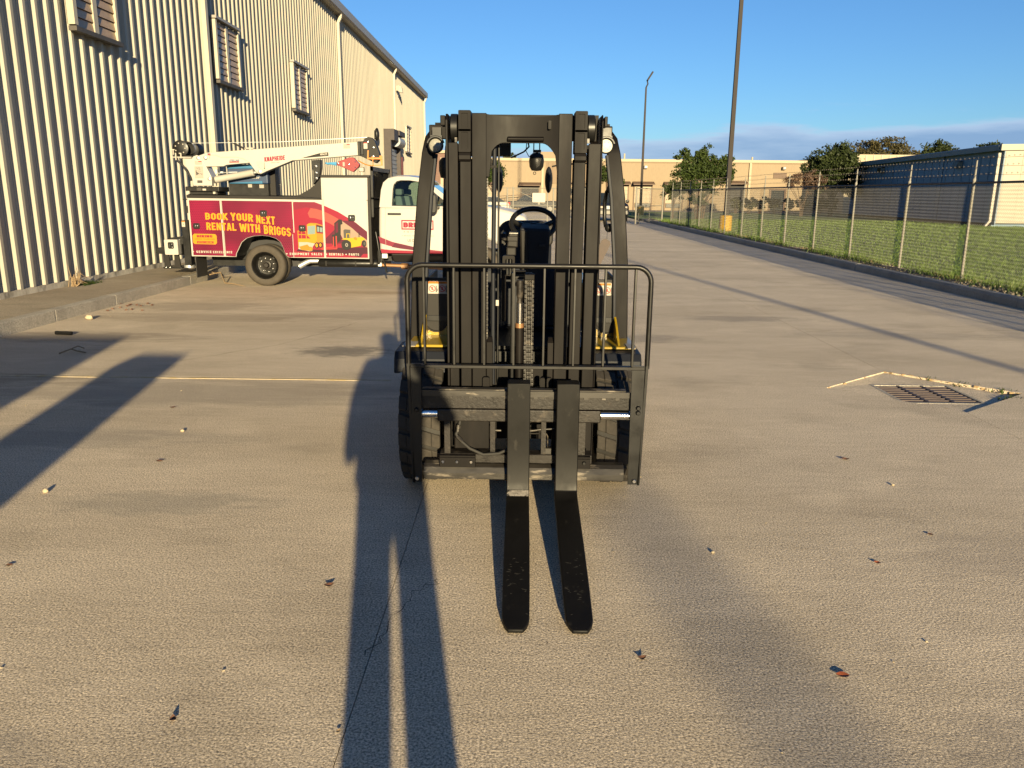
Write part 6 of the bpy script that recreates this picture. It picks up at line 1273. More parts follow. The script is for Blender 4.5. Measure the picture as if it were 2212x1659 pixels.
inner = [(-2.228, 1.405), (-2.215, 1.66), (-2.20, 1.74), (-2.15, 1.795), (-2.08, 1.812), (-1.93, 1.812), (-1.77, 1.785), (-1.66, 1.725), (-1.44, 1.56), (-1.27, 1.425), (-1.29, 1.405), (-1.9, 1.40)]
for s, nm in ((0, 'cab_side'), (1, 'cab_side')):
    b = MB().ring(outer, inner, 0, .05); base = TY + .004 if s == 0 else 15.62
    b.v = [(x, (base + (z - 1.38) * .26 + y) if s == 0 else (base - (z - 1.38) * .26 + y), z) for x, y, z in b.v]
    o = obj(nm, b, 'cab_white', tk, bevel=.006, seg=2)
    g_ = MB().sheet(inner, 0); g_.v = [(x, (base + .02 + (z - 1.38) * .26) if s == 0 else (base + .02 - (z - 1.38) * .26), z) for x, y, z in g_.v]; obj('side_window', g_, 'glass', o)
    gs = MB().ring([(p[0] * 1.0 + (-.012 if p[0] < -1.8 else .012), p[1] + (.010 if p[1] > 1.6 else -.010)) for p in inner], inner, -.004, .006); gs.v = [(x, (base + (z - 1.38) * .26 + y) if s == 0 else (base + .05 - (z - 1.38) * .26 + y), z) for x, y, z in gs.v]; obj('window_seal', gs, 'black_satin', o)
def rf(x): return x
ro_ = [(-2.43, 1.66), (-2.395, 1.78), (-2.31, 1.857), (-2.15, 1.888), (-1.95, 1.888), (-1.74, 1.862), (-1.60, 1.782), (-1.625, 1.755), (-1.75, 1.825), (-1.95, 1.85), (-2.15, 1.85), (-2.29, 1.82), (-2.36, 1.76), (-2.39, 1.66)]
b = MB(); n_ = len(ro_); ys = [TY + .15, 14.1, 14.7, 15.3, 15.52]; lift = [-.012, .022, .034, .022, -.012]
for yy, lf in zip(ys, lift): b.v += [(p[0], yy, p[1] + (lf if p[1] > 1.75 else 0)) for p in ro_]
for i in range(4):
    for j in range(n_): b.f.append((i * n_ + j, i * n_ + (j + 1) % n_, (i + 1) * n_ + (j + 1) % n_, (i + 1) * n_ + j))
b.f += [tuple(range(n_)), tuple(range(5 * n_ - 1, 4 * n_ - 1, -1))]; b.m = [0] * len(b.f); obj('cab_roof', b, 'cab_white', tk, smooth=50)
obj('cab_rear', MB().prism([(-2.46, 1.38), (-2.43, 1.66), (-2.40, 1.66), (-2.43, 1.38)], TY + .09, 15.6, 'Y'), 'cab_white', tk)
obj('windshield', MB().add([(-1.60, TY + .16, 1.765), (-1.12, TY + .07, 1.42), (-1.12, 15.61, 1.42), (-1.60, 15.52, 1.765)], [(0, 1, 2, 3)]), 'glass', tk)
obj('roof_fin', MB().box(-1.79, -1.75, 14.6, 14.65, 1.89, 1.93), 'black_satin', tk)
MAT['seat_grey'] = mat('grey seat fabric', (0.16, 0.17, 0.17), 0.85)
for y0 in (13.98, 14.95):
    s_ = obj('cab_seat', MB().hexa([(-2.20, y0, 1.2), (-2.05, y0, 1.2), (-2.05, y0 + .45, 1.2), (-2.20, y0 + .45, 1.2)], [(-2.235, y0 + .03, 1.56), (-2.12, y0 + .03, 1.56), (-2.12, y0 + .42, 1.56), (-2.235, y0 + .42, 1.56)]), 'seat_grey', tk, bevel=.03, seg=2)
    obj('headrest', MB().box(-2.235, -2.115, y0 + .10, y0 + .35, 1.57, 1.68), 'seat_grey', s_, bevel=.03, seg=3)
obj('dashboard', MB().box(-1.42, -1.2, 13.9, 15.5, 1.36, 1.45), 'cowl', tk); obj('steering_wheel', MB().tube([(-1.62 + .05 * sin(a * pi / 8), 15.15 + .17 * cos(a * pi / 8), 1.46 + .13 * sin(a * pi / 8)) for a in range(16)], .014, 6, closed=True), 'black_satin', tk)
obj('door_seam', MB().tube([(-2.355, TY - .0, .66), (-2.365, TY - .0, 1.0), (-2.345, TY - .0, 1.375)], .004, 4).tube([(-1.20, TY, .66), (-1.20, TY, 1.37)], .004, 4), 'p_light', tk)
hd_ = obj('door_handle', MB().prism(rrect(-2.312, -2.08, 1.245, 1.277, .014, 3), TY - .03, TY - .004), 'black_satin', tk, bevel=.006, seg=2)
mr = MB().prism(rrect(-1.62, -1.44, 1.28, 1.60, .05, 4), 13.42, 13.60); obj('door_mirror', mr, 'black_satin', tk, bevel=.02, seg=2); obj('mirror_arm', MB().box(-1.50, -1.42, 13.6, 13.75, 1.36, 1.40), 'black_satin', tk); obj('mirror_arm', MB().box(-1.50, -1.46, 13.6, 13.80, 1.50, 1.53), 'black_satin', tk)
YC = TY - .0045
for k, m, dy in (('cab_sw', 'red', 0), ('cab_dk', 'p_dark', .0006), ('cab_bot', 'p_red', .0003)): obj('printed_stripe', MB().sheet(PG[k], TY - .0015 - dy), m, tk)
lb_ = obj('logo_box', MB().ring([(-2.081, 1.0), (-1.53, .999), (-1.53, 1.158), (-2.081, 1.162)], [(-2.062, 1.02), (-1.549, 1.019), (-1.549, 1.139), (-2.062, 1.143)], YC, YC + .001), 'p_red', tk)
block('lettering', 'BRIGGS', -2.045, 1.037, .083, .475, 'p_red', lb_, YC, .25, 0, .09); text('lettering', 'EQUIPMENT', -2.042, .950, .024, .475, 'p_text', tk, YC, .008, 0, 0, 1.9)
text('lettering', 'A BRIGGS INDUSTRIAL BUSINESS', -2.081, .889, .014, .56, 'p_text', tk, YC, .004, 0, 0, 1.1); text('lettering', 'US DOT', -1.981, .793, .045, .20, 'p_text', tk, YC, .006); text('lettering', '2', -1.642, .789, .043, .03, 'p_text', tk, YC, .006)
# ---- headache rack of expanded mesh behind the cab
RX = -2.585
rk = obj('headache_rack', MB().box(RX - .02, RX + .02, 13.80, 13.86, 1.2, 2.05).box(RX - .02, RX + .02, 15.56, 15.62, 1.2, 2.05).box(RX - .02, RX + .02, 13.80, 15.62, 1.97, 2.04).box(RX - .02, RX + .02, 13.80, 15.62, 1.50, 1.53), 'black_satin', tk)
xm_ = MB()
for k in range(-14, 52):
    for s in (-1, 1):
        y0, z0 = 13.86 + k * .05, 1.0; pts = []
        for t in (0.0, 1.0): pts.append((RX, y0 + s * (t - .5) * .62 + .31, 1.35 + t * .62))
        a, b_ = pts
        if min(a[1], b_[1]) < 13.84 or max(a[1], b_[1]) > 15.58: continue
        xm_.tube([a, b_], .005, 3)
o = obj('expanded_mesh', xm_, 'black_satin', rk); o['kind'] = 'stuff'
# ---- crane
CY = 13.98
ped = obj('crane_pedestal', MB().prism(PG['ped'], CY, CY + .26, 'Y'), 'white', tk, bevel=.006, seg=2)
for c in ((-5.596, 2.16), (-5.473, 2.167), (-5.429, 1.815)): obj('pivot_pin', MB().lathe([(0, -.012), (.022, -.011), (.030, -.006), (.031, 0)], (c[0], CY, c[1]), 'Y', 18), 'grey_metal', ped, smooth=40)
boom = [(-5.60, 2.20), (-5.45, 2.252), (-2.849, 2.452), (-2.839, 2.232), (-3.495, 2.175), (-3.981, 2.135), (-4.432, 1.955), (-4.540, 1.906), (-4.585, 1.908), (-4.632, 1.953), (-4.725, 2.090), (-5.125, 2.052), (-5.18, 2.028), (-5.47, 2.02), (-5.55, 2.10)]
bo_ = obj('crane_boom', MB().prism(boom, CY + .03, CY + .23, 'Y'), 'white', tk, bevel=.008, seg=2)
obj('boom_seam', MB().tube([(-5.41, CY + .028, 2.14), (-5.40, CY + .028, 2.205), (-5.36, CY + .028, 2.215), (-5.29, CY + .028, 2.21), (-5.22, CY + .028, 2.178), (-4.95, CY + .028, 2.182), (-4.83, CY + .028, 2.155), (-4.72, CY + .028, 2.10)], .003, 4), 'p_pale', bo_)
obj('pivot_pin', MB().lathe([(0, -.012), (.022, -.011), (.032, -.006), (.033, 0)], (-4.555, CY + .03, 1.945), 'Y', 18), 'grey_metal', bo_, smooth=40)
YB = CY + .0275
obj('model_decal', MB().sheet(PG['decal8621'][:4], YB), 'p_black', bo_); block('lettering', '8621', -3.492, 2.222, .036, .118, 'p_white', bo_, YB - .001, .18, .08, .1)
block('lettering', 'KNAPHEIDE', -4.46, 2.11, .075, .355, 'p_red', bo_, YB, .2, .10); text('lettering', 'SINCE 1848', -4.352, 2.086, .014, .15, 'p_text', bo_, YB, .01, 0, .08)
obj('maker_label', MB().sheet([(-5.07, 2.088), (-4.90, 2.093), (-4.90, 2.112), (-5.07, 2.106)], YB), 'p_pink', bo_); text('lettering', 'STELLAR', -5.068, 2.106, .034, .168, 'p_blue', bo_, YB - .0008, .02, .15, .03)
gg = obj('angle_gauge', MB().sheet(PG['gauge'], YB), 'p_white', bo_); obj('gauge_needle', MB().box(-4.470, -4.465, YB - .003, YB - .001, 1.995, 2.10).ball((-4.468, YB - .003, 2.0), .009), 'p_black', gg)
for k in range(7): a = radians(200 + k * 17); obj('gauge_tick', MB().rbox((-4.47 + .115 * cos(a), YB - .001, 2.085 + .115 * sin(a)), (.02, .0006, .003), Matrix.Rotation(-a, 3, 'Y')), 'p_text', gg)
fl_ = obj('flag_sticker', MB().sheet([(-5.437, 2.208), (-5.387, 2.208), (-5.387, 2.240), (-5.437, 2.240)], YB), 'p_pink', bo_); obj('flag_canton', MB().sheet([(-5.437, 2.222), (-5.416, 2.222), (-5.416, 2.240), (-5.437, 2.240)], YB - .0006), 'p_blue', fl_)
for (x0, x1, z0, z1, hd) in ((-5.655, -5.535, 2.048, 2.114, True), (-3.09, -2.975, 2.34, 2.42, True)):
    w_ = obj('warning_label', MB().sheet([(x0, z0), (x1, z0 + .003), (x1, z1), (x0, z1)], YB if x0 > -5 else CY - .0015), 'p_light', bo_ if x0 > -5 else ped); yl = (YB if x0 > -5 else CY - .0015) - .0006
    obj('label_heading', MB().sheet([(x0 + .06, z1 - .018), (x1 - .004, z1 - .018), (x1 - .004, z1 - .003), (x0 + .06, z1 - .003)], yl), 'p_fork', w_)
ctb = obj('load_chart', MB().sheet([(-5.676, 1.82), (-5.527, 1.822), (-5.522, 2.026), (-5.672, 2.024)], CY - .0015), 'p_light', ped)
random.seed(9); cm_ = MB()
for k in range(26): x = random.uniform(-5.66, -5.55); z = random.uniform(1.88, 2.01); cm_.sheet([(x, z), (x + .02, z), (x + .02, z + .005), (x, z + .005)], CY - .0021)
cm_.sheet([(-5.655, 1.87), (-5.60, 1.90), (-5.598, 1.905), (-5.65, 1.94)], CY - .0021); obj('chart_print', cm_, 'p_text', ctb)['kind'] = 'stuff'
obj('serial_plate', MB().sheet([(-5.642, 1.745), (-5.553, 1.745), (-5.550, 1.79), (-5.64, 1.79)], CY - .0015), 'p_grey', ped)
obj('hydraulic_cylinder', MB().lathe([(0, 0), (.055, .0), (.058, .01), (.058, .66), (.062, .665), (.062, .69), (0, .70)], (0, 0, 0), 'X', 20), 'white', tk, smooth=40, local=True)
hc = bpy.data.objects['hydraulic_cylinder']; hc.location = Vector((-5.365, CY + .12, 1.805)) - wloc(tk); hc.rotation_euler = (0, -radians(10.5), 0)
obj('cylinder_rod', MB().cyl((-4.69, CY + .12, 1.93), (-4.56, CY + .12, 1.946), .025, 12), 'grey_metal', tk, smooth=40)
obj('cylinder_valve', MB().box(-5.35, -5.30, CY + .06, CY + .14, 1.90, 1.98).box(-5.25, -5.20, CY + .05, CY + .12, 1.91, 1.945).tube([(-5.3, CY + .06, 1.91), (-5.1, CY + .05, 1.93), (-4.95, CY + .06, 1.935)], .008, 6), 'grey_metal', tk, bevel=.006)
obj('turntable', MB().box(-5.84, -5.258, CY - .05, CY + .45, 1.60, 1.684).box(-5.80, -5.30, CY - .02, CY + .4, 1.545, 1.60), 'black_satin', tk, bevel=.012, seg=2)
obj('turntable_label', MB().box(-5.64, -5.56, CY - .053, CY - .051, 1.615, 1.665), 'p_grey', tk); obj('turntable_label', MB().box(-5.54, -5.48, CY - .053, CY - .051, 1.62, 1.65), 'p_white', tk)
blt = MB()
for k in range(9): blt.box(-5.70 + k * .036, -5.688 + k * .036, CY - .03, CY - .01, 1.684, 1.694)
obj('turntable_bolts', blt, 'chrome', tk)['kind'] = 'stuff'
obj('turntable_fitting', MB().box(-5.82, -5.77, CY - .06, CY, 1.56, 1.61), 'p_white', tk); obj('turntable_fitting', MB().box(-5.36, -5.32, CY - .06, CY, 1.565, 1.60), 'p_white', tk); obj('turntable_fitting', MB().cyl((-5.33, CY - .02, 1.684), (-5.33, CY - .02, 1.74), .018, 8), 'p_white', tk)
# winch: two flanged drums
wn_ = obj('winch_drum', MB().lathe([(0, 0), (.11, .0), (.135, .01), (.135, .03), (.08, .035), (.08, .24), (.135, .245), (.135, .27), (0, .275)], (-5.865, CY - .06, 2.315), 'Y', 26), 'black_satin', tk, smooth=35)
obj('winch_motor', MB().lathe([(0, 0), (.115, .0), (.125, .02), (.125, .2), (0, .21)], (-5.735, CY + .12, 2.305), 'Y', 22), 'black_satin', wn_, smooth=35); obj('winch_drum_rope', MB().lathe([(.10, .05), (.10, .22)], (-5.755, CY - .01, 2.32), 'Y', 22), 'grey_metal', wn_, smooth=35)
for k in range(7): a = k * 2 * pi / 7; obj('drum_bolt', MB().ball((-5.865 + .085 * cos(a), CY - .062, 2.315 + .085 * sin(a)), .012, 8, 5), 'p_white', wn_)
obj('winch_base', MB().box(-6.0, -5.68, CY - .05, CY + .3, 2.178, 2.20), 'black_satin', tk); obj('winch_plate', MB().box(-6.008, -5.69, CY - .06, CY + .3, 2.162, 2.177), 'white', tk)
obj('winch_fitting', MB().cyl((-5.95, CY - .065, 2.12), (-5.95, CY - .065, 2.24), .012, 6).cyl((-5.86, CY - .065, 2.15), (-5.86, CY - .065, 2.24), .012, 6).box(-6.02, -5.96, CY - .07, CY - .06, 2.285, 2.30).cyl((-5.99, CY - .065, 2.21), (-5.985, CY - .065, 2.29), .010, 6), 'p_white', tk)
obj('hydraulic_hose', MB().tube([(-5.95, CY - .05, 2.17), (-5.93, CY - .04, 2.10), (-5.88, CY - .03, 2.06), (-5.84, CY - .02, 2.0), (-5.79, CY - .02, 1.93), (-5.75, CY - .01, 1.84), (-5.74, CY, 1.78)], .02, 7).tube([(-5.86, CY - .05, 2.17), (-5.86, CY - .04, 2.10), (-5.88, CY - .03, 2.05)], .014, 6), 'plastic', tk, smooth=60)
# boom rest post, sheave head, hook block, work lamp, antenna stick, rope
obj('boom_rest', MB().prism(PG['post'], CY + .02, CY + .16, 'Y'), 'black_satin', tk, bevel=.006)
for z in (2.04, 1.93, 1.84): obj('rest_bolt', MB().lathe([(0, -.010), (.022, -.008), (.027, 0)], (-3.572, CY + .019, z), 'Y', 12), 'chrome', tk, smooth=40)
sh = obj('sheave_head', MB().prism(PG['head'], CY + .05, CY + .21, 'Y'), 'cowl', tk, bevel=.008, seg=2)
obj('head_collar', MB().box(-2.845, -2.80, CY + .02, CY + .24, 2.225, 2.46).box(-2.795, -2.745, CY + .03, CY + .23, 2.24, 2.462), 'black_satin', tk, bevel=.004)
for c, r in (((-2.675, 2.455), .016), ((-2.58, 2.36), .022), ((-2.585, 2.215), .024)): obj('sheave_pin', MB().lathe([(0, -.012), (r * .7, -.010), (r, 0)], (c[0], CY + .049, c[1]), 'Y', 12), 'chrome', sh, smooth=40)
wl_ = obj('warning_label', MB().sheet([(-2.745, 2.34), (-2.68, 2.342), (-2.682, 2.445), (-2.748, 2.44)], CY + .0478), 'p_white', sh); obj('label_heading', MB().sheet([(-2.747, 2.428), (-2.683, 2.43), (-2.683, 2.445), (-2.747, 2.441)], CY + .047), 'p_fork', wl_)
of = MB()
for k in ('or1', 'or2', 'or3', 'or4'): of.prism(PG[k], CY - .02 + .001 * len(of.f), CY + .01, 'Y')
of.prism([(-2.60, 2.16), (-2.56, 2.16), (-2.56, 2.21), (-2.60, 2.21)], CY - .03, CY + .0, 'Y'); obj('hook_guard', of, 'orange', tk)
obj('hook_shaft', MB().tube([(-2.585, CY - .01, 2.16), (-2.585, CY - .01, 2.06)], .009, 6).tube([(-2.84, CY, 2.145), (-2.76, CY, 2.10), (-2.70, CY, 2.075), (-2.62, CY, 2.06)], .010, 6), 'orange', tk)
hb_ = thing('hook_block', None, None); hb_.parent = tk; hb_.location = Vector((-3.0, CY, 2.07)) - wloc(tk)
obj('block_plate', MB().prism(PG['block'], CY - .03, CY + .06, 'Y'), 'block_red', hb_, bevel=.006, seg=2); obj('block_bolt', MB().lathe([(0, -.008), (.014, -.006), (.018, 0)], (-3.178, CY - .031, 2.09), 'Y', 12).lathe([(0, -.008), (.010, -.006), (.014, 0)], (-2.99, CY - .031, 2.076), 'Y', 12).ball((-2.88, CY - .033, 2.124), .011, 8, 5).ball((-2.884, CY - .033, 2.03), .011, 8, 5), 'chrome', hb_); obj('block_label', MB().sheet([(-3.10, 2.045), (-3.065, 2.047), (-3.065, 2.115), (-3.10, 2.113)], CY - .0312), 'p_light', hb_)
obj('shackle', MB().prism(PG['hook'], CY - .01, CY + .03, 'Y').tube([(-3.40, CY, 2.10), (-3.36, CY, 2.085), (-3.30, CY, 2.09), (-3.21, CY, 2.08)], .018, 7), 'blue_hook', hb_, bevel=.005)
wlm = obj('work_lamp', MB().prism(rrect(-2.832, -2.742, 1.955, 2.035, .01, 3), CY + .0, CY + .05), 'black_satin', tk); obj('lens', MB().prism(rrect(-2.824, -2.750, 1.963, 2.027, .008, 3), CY - .004, CY - .0005), 'p_white', wlm); obj('lamp_stalk', MB().box(-2.80, -2.765, CY, CY + .03, 1.90, 1.954), 'p_white', wlm)
obj('antenna_stick', MB().prism(PG['stick'], CY + .10, CY + .14, 'Y'), 'black_satin', tk, bevel=.004); obj('stick_bracket', MB().box(-4.80, -4.66, CY + .09, CY + .15, 2.325, 2.345).box(-4.81, -4.79, CY + .09, CY + .15, 2.30, 2.345).box(-4.72, -4.70, CY + .09, CY + .15, 2.305, 2.325), 'p_white', tk)
obj('winch_rope', MB().tube([(-5.72, CY + .1, 2.41), (-4.2, CY + .1, 2.445), (-2.68, CY + .13, 2.535)], .0045, 4), 'grey_metal', tk)
# welder generator riding in the bed
wd_ = thing('welder_unit', None, None); wd_.parent = tk; wd_.location = Vector((-4.85, 14.6, 1.55)) - wloc(tk)
obj('welder_case', MB().box(-5.21, -4.50, 14.25, 15.0, 1.74, 2.072), 'welder_dark', wd_, bevel=.02, seg=2); obj('welder_lid', MB().prism([(-5.20, 1.995), (-4.51, 2.005), (-4.51, 2.07), (-5.20, 2.06)], 14.226, 14.249, 'Y'), 'welder_blue', wd_); obj('welder_stripe', MB().prism([(-5.17, 1.745), (-4.59, 1.745), (-4.59, 1.79), (-5.17, 1.752)], 14.226, 14.249, 'Y'), 'welder_blue', wd_)
obj('welder_base', MB().box(-5.20, -4.51, 14.28, 15.0, 1.54, 1.739), 'black_satin', wd_); obj('outlet_cover', MB().box(-4.86, -4.79, 14.26, 14.279, 1.68, 1.735), 'p_light', wd_); obj('outlet_cover', MB().box(-4.66, -4.58, 14.26, 14.279, 1.67, 1.73), 'p_light', wd_)
text('lettering', 'Miller', -4.87, 1.83, .045, .24, 'p_white', wd_, 14.246, .02); text('lettering', 'Bobcat', -5.165, 2.025, .02, .10, 'p_white', wd_, 14.224, .02, .15)
obj('bed_post', MB().box(-4.53, -4.41, 14.40, 14.6, 1.54, 2.06), 'cowl', tk, bevel=.006)

# ================================================================== VEHICLES BEYOND THE GATE
def car(name, label, cat, x, y, rz, paint, prof_body, prof_glass, width, parts):
    t = thing(name, label, cat, (x, y, 0)); t.rotation_euler = (0, 0, rz)
    w = width / 2
    obj('body', MB().prism(prof_body, -w, w, 'Y'), paint, t, bevel=.07, seg=3, smooth=50, local=True)
    b = MB(); n_ = len(prof_glass); b.v = [(p[0], -w + .06 + (p[1] - prof_glass[0][1]) * .25, p[1]) for p in prof_glass] + [(p[0], w - .06 - (p[1] - prof_glass[0][1]) * .25, p[1]) for p in prof_glass]
    b.f = [tuple(range(n_)), tuple(range(2 * n_ - 1, n_ - 1, -1))] + [(i, i + n_, (i + 1) % n_ + n_, (i + 1) % n_) for i in range(n_)]; b.m = [0] * len(b.f); obj('windows', b, 'car_glass', t, bevel=.03, seg=2, local=True)
    xs_ = [p[0] for p in prof_glass]; zt = max(p[1] for p in prof_glass); xr = [p[0] for p in prof_glass if p[1] > zt - .08]
    obj('roof', MB().box(min(xr), max(xr), -w + .17, w - .17, zt - .03, zt + .035), paint, t, bevel=.03, seg=2, local=True)
    for wx in parts['wheels']:
        for s in (-1, 1):
            wl_ = obj('wheel', MB().lathe([(0, 0), (.2, 0), (.22, -.02), (.34, -.015), (.36, .03), (.36, .17), (.34, .2), (0, .2)], (0, 0, 0), 'Y', 24), 'rubber', t, smooth=40, local=True); wl_.location = (wx, -w - .01 if s < 0 else w - .19, .36)
            obj('rim', MB().lathe([(0, 0), (.2, 0)], (0, 0, 0), 'Y', 16), 'bronze', wl_, local=True).location = (0, -.022 if s < 0 else .222, 0)
    return t
pk = car('pickup_truck', 'dark grey pickup facing the viewer behind the right guard pillar of the forklift', 'pickup', 5.45, 51.3, -pi / 2, 'suv',
         [(-2.7, .45), (-2.7, 1.12), (-.5, 1.16), (1.3, 1.12), (2.35, 1.02), (2.62, .92), (2.66, .45)], [(-.75, 1.10), (-.55, 1.66), (.55, 1.68), (1.25, 1.12)], 1.86, dict(wheels=(-1.7, 1.75)))
for s in (-1, 1):
    obj('headlight', MB().box(2.50, 2.685, s * .72 - .17, s * .72 + .17, .80, .94), 'amber', pk, bevel=.03, seg=2, local=True)
    obj('side_mirror', MB().box(.95, 1.15, s * 1.02 - .1, s * 1.02 + .1, 1.12, 1.3), 'black_satin', pk, bevel=.03, local=True)
obj('bumper', MB().box(2.55, 2.78, -.93, .93, .42, .70), 'bronze', pk, bevel=.05, seg=2, local=True); obj('grille', MB().box(2.60, 2.70, -.5, .5, .74, .95), 'roll_door', pk, bevel=.02, local=True); obj('licence_plate', MB().box(2.785, 2.795, -.16, .16, .5, .62), 'p_light', pk, local=True)
p2 = car('pickup_truck', 'dark green pickup parked side on behind the closed gate below the blank sign', 'pickup', .6, 70, pi, 'suv',
         [(-2.7, .4), (-2.7, 1.0), (-.6, 1.02), (1.2, 1.02), (2.3, .94), (2.6, .8), (2.62, .4)], [(-.75, 1.0), (-.6, 1.45), (.5, 1.48), (1.15, 1.02)], 1.86, dict(wheels=(-1.7, 1.75)))
obj('bumper', MB().box(-2.78, -2.6, -.9, .9, .4, .6), 'bronze', p2, bevel=.04, local=True); obj('tail_lamp', MB().box(-2.72, -2.6, .7, .93, .65, .95), 'tail', p2, local=True); obj('tail_lamp', MB().box(-2.72, -2.6, -.93, -.7, .65, .95), 'tail', p2, local=True)
sd = car('white_car', 'white car with red tail lights parked behind the closed gate left of the dark pickup', 'car', -3.35, 66, pi, 'cab_white',
         [(-2.2, .35), (-2.25, .75), (-2.1, .95), (1.0, .95), (2.0, .82), (2.2, .65), (2.2, .35)], [(-1.95, .93), (-1.35, 1.32), (.2, 1.34), (1.05, .94)], 1.78, dict(wheels=(-1.35, 1.4)))
for s in (-1, 1): obj('tail_lamp', MB().box(-2.28, -2.05, s * .7 - .17, s * .7 + .17, .68, .92), 'tail', sd, bevel=.02, local=True)

# ================================================================== OUT OF SIGHT BEHIND THE VIEWER: what throws the shadows on the lot
pe = thing('person', 'standing photographer in shorts and shirt whose long shadow falls beside the forklift', 'person', (.06, -.36, 0))
def skin_body():
    J = {'pel': (.06, -.36, .93), 'wai': (.06, -.36, 1.08), 'che': (.06, -.36, 1.30), 'nek': (.06, -.35, 1.50), 'hea': (.06, -.33, 1.62), 'top': (.06, -.33, 1.735)}
    pts = list(J.values()); ed = [(0, 1), (1, 2), (2, 3), (3, 4), (4, 5)]; rad = [(.165, .13), (.15, .115), (.185, .13), (.065, .065), (.085, .10), (.06, .07)]
    def chain(root, ps, rs):
        prev = root
        for p, r in zip(ps, rs): pts.append(p); rad.append((r, r)); ed.append((prev, len(pts) - 1)); prev = len(pts) - 1
    for s in (-1, 1):
        chain(0, [(.06 + s * .095, -.36, .84), (.06 + s * .095, -.35, .50), (.06 + s * .095, -.37, .10), (.06 + s * .10, -.27, .05), (.06 + s * .11, -.17, .04)], [.09, .072, .062, .05, .04])
        if s < 0: chain(2, [(-.13, -.36, 1.43), (-.20, -.37, 1.18), (-.21, -.33, .98), (-.20, -.31, .90)], [.085, .062, .048, .04]); continue
        chain(2, [(.06 + s * .19, -.36, 1.44), (.06 + s * .30, -.30, 1.24), (.06 + s * .12, -.10, 1.50), (.06 + s * .07, -.06, 1.585)], [.075, .055, .04, .035])
    me = bpy.data.meshes.new('body'); off = Vector(pe.location); me.from_pydata([tuple(Vector(p) - off) for p in pts], ed, []); o = bpy.data.objects.new('body', me); COL.objects.link(o); o.parent = pe
    m_ = o.modifiers.new('skin', 'SKIN'); 
    for v, r in zip(me.skin_vertices[0].data, rad): v.radius = r
    me.skin_vertices[0].data[0].use_root = True
    o.modifiers.new('sub', 'SUBSURF').levels = 2; o.modifiers['sub'].render_levels = 2; me.materials.append(MAT['cloth']); return o
skin_body()
obj('shorts', MB().tube([(-.037, -.36, .40), (-.037, -.36, .66), (-.02, -.36, .92)], [.074, .082, .12], 12).tube([(.157, -.36, .40), (.157, -.36, .66), (.14, -.36, .92)], [.074, .082, .12], 12).tube([(.06, -.36, .80), (.06, -.36, 1.0)], [.15, .185], 14), 'denim', pe, smooth=60)
obj('shirt', MB().lathe([(0, 0), (.19, .0), (.20, .2), (.215, .45), (.19, .60), (.08, .66), (0, .66)], (.035, -.36, .86), 'Z', 20), 'cloth', pe, smooth=60)
obj('cap', MB().ball((.06, -.33, 1.70), (.10, .115, .085), 16, 8).prism(rrect(-.03, .15, -.25, -.15, .04, 3), 1.69, 1.70, 'Z'), 'denim', pe, smooth=60)
cb_ = thing('stand_in_cabinet', 'stand-in grey cabinet added unseen behind the viewer to throw the straight edged shadow', 'cabinet', (-1.80, -3.0, 0))  # invented block out of view, added to cast the straight shadow band
obj('case', MB().box(-2.04, -1.56, -3.3, -2.8, .06, 1.98), 'roll_door', cb_, bevel=.01); obj('door', MB().box(-2.02, -1.58, -2.798, -2.78, .1, 1.94), 'roll_door', cb_); obj('plinth', MB().box(-2.0, -1.6, -3.28, -2.82, 0, .059), 'black_satin', cb_)
vn = thing('stand_in_van', 'stand-in white box van added unseen behind the viewer to shade the left kerb', 'van', (-3.3, -6.5, 0))  # invented vehicle out of view, added for the wide shadow at the left
obj('box', MB().box(-4.4, -2.25, -9, -4.0, .55, 2.38), 'white', vn, bevel=.02); obj('cab', MB().prism([(-9, .45), (-9, 1.9), (-9.6, 1.85), (-10.2, 1.2), (-11.0, 1.0), (-11.0, .45)], -4.3, -2.35, 'X'), 'white', vn, bevel=.05)
for x in (-4.3, -2.45):
    for y_ in (-10.2, -5.2): obj('wheel', MB().lathe([(0, 0), (.36, 0), (.37, .03), (.37, .2), (0, .22)], (x - .02, y_, .37), 'X', 20), 'rubber', vn)

# ================================================================== LITTER
random.seed(33)
def leaf(label, x, y, l, m='leaf_dead', rz=0.0, curl=.3, z=0.0):
    l *= .6; b = MB(); n_ = 5; vs = []
    for i in range(n_ + 1):
        t = i / n_; w_ = l * .34 * sin(pi * (t * .92 + .04)) ; cz = l * curl * (t - .5) ** 2 * 1.4 + .003
        c_ = Vector((cos(rz), sin(rz))) * (t - .5) * l; pz = Vector((-sin(rz), cos(rz))) * w_
        vs += [(x + c_.x - pz.x, y + c_.y - pz.y, z + cz + w_ * .25), (x + c_.x, y + c_.y, z + cz), (x + c_.x + pz.x, y + c_.y + pz.y, z + cz + w_ * .4)]
    fs = [(i * 3 + j, i * 3 + j + 1, i * 3 + j + 4, i * 3 + j + 3) for i in range(n_) for j in range(2)]
    b.add(vs, fs); o = bpy.data.objects.new('fallen_leaf', mesh_from(b, 'fallen_leaf', m, Vector((x, y, z)))); COL.objects.link(o); o.location = (x, y, z); tag(o, label, 'leaf', 'dead leaves lying on the concrete'); return o
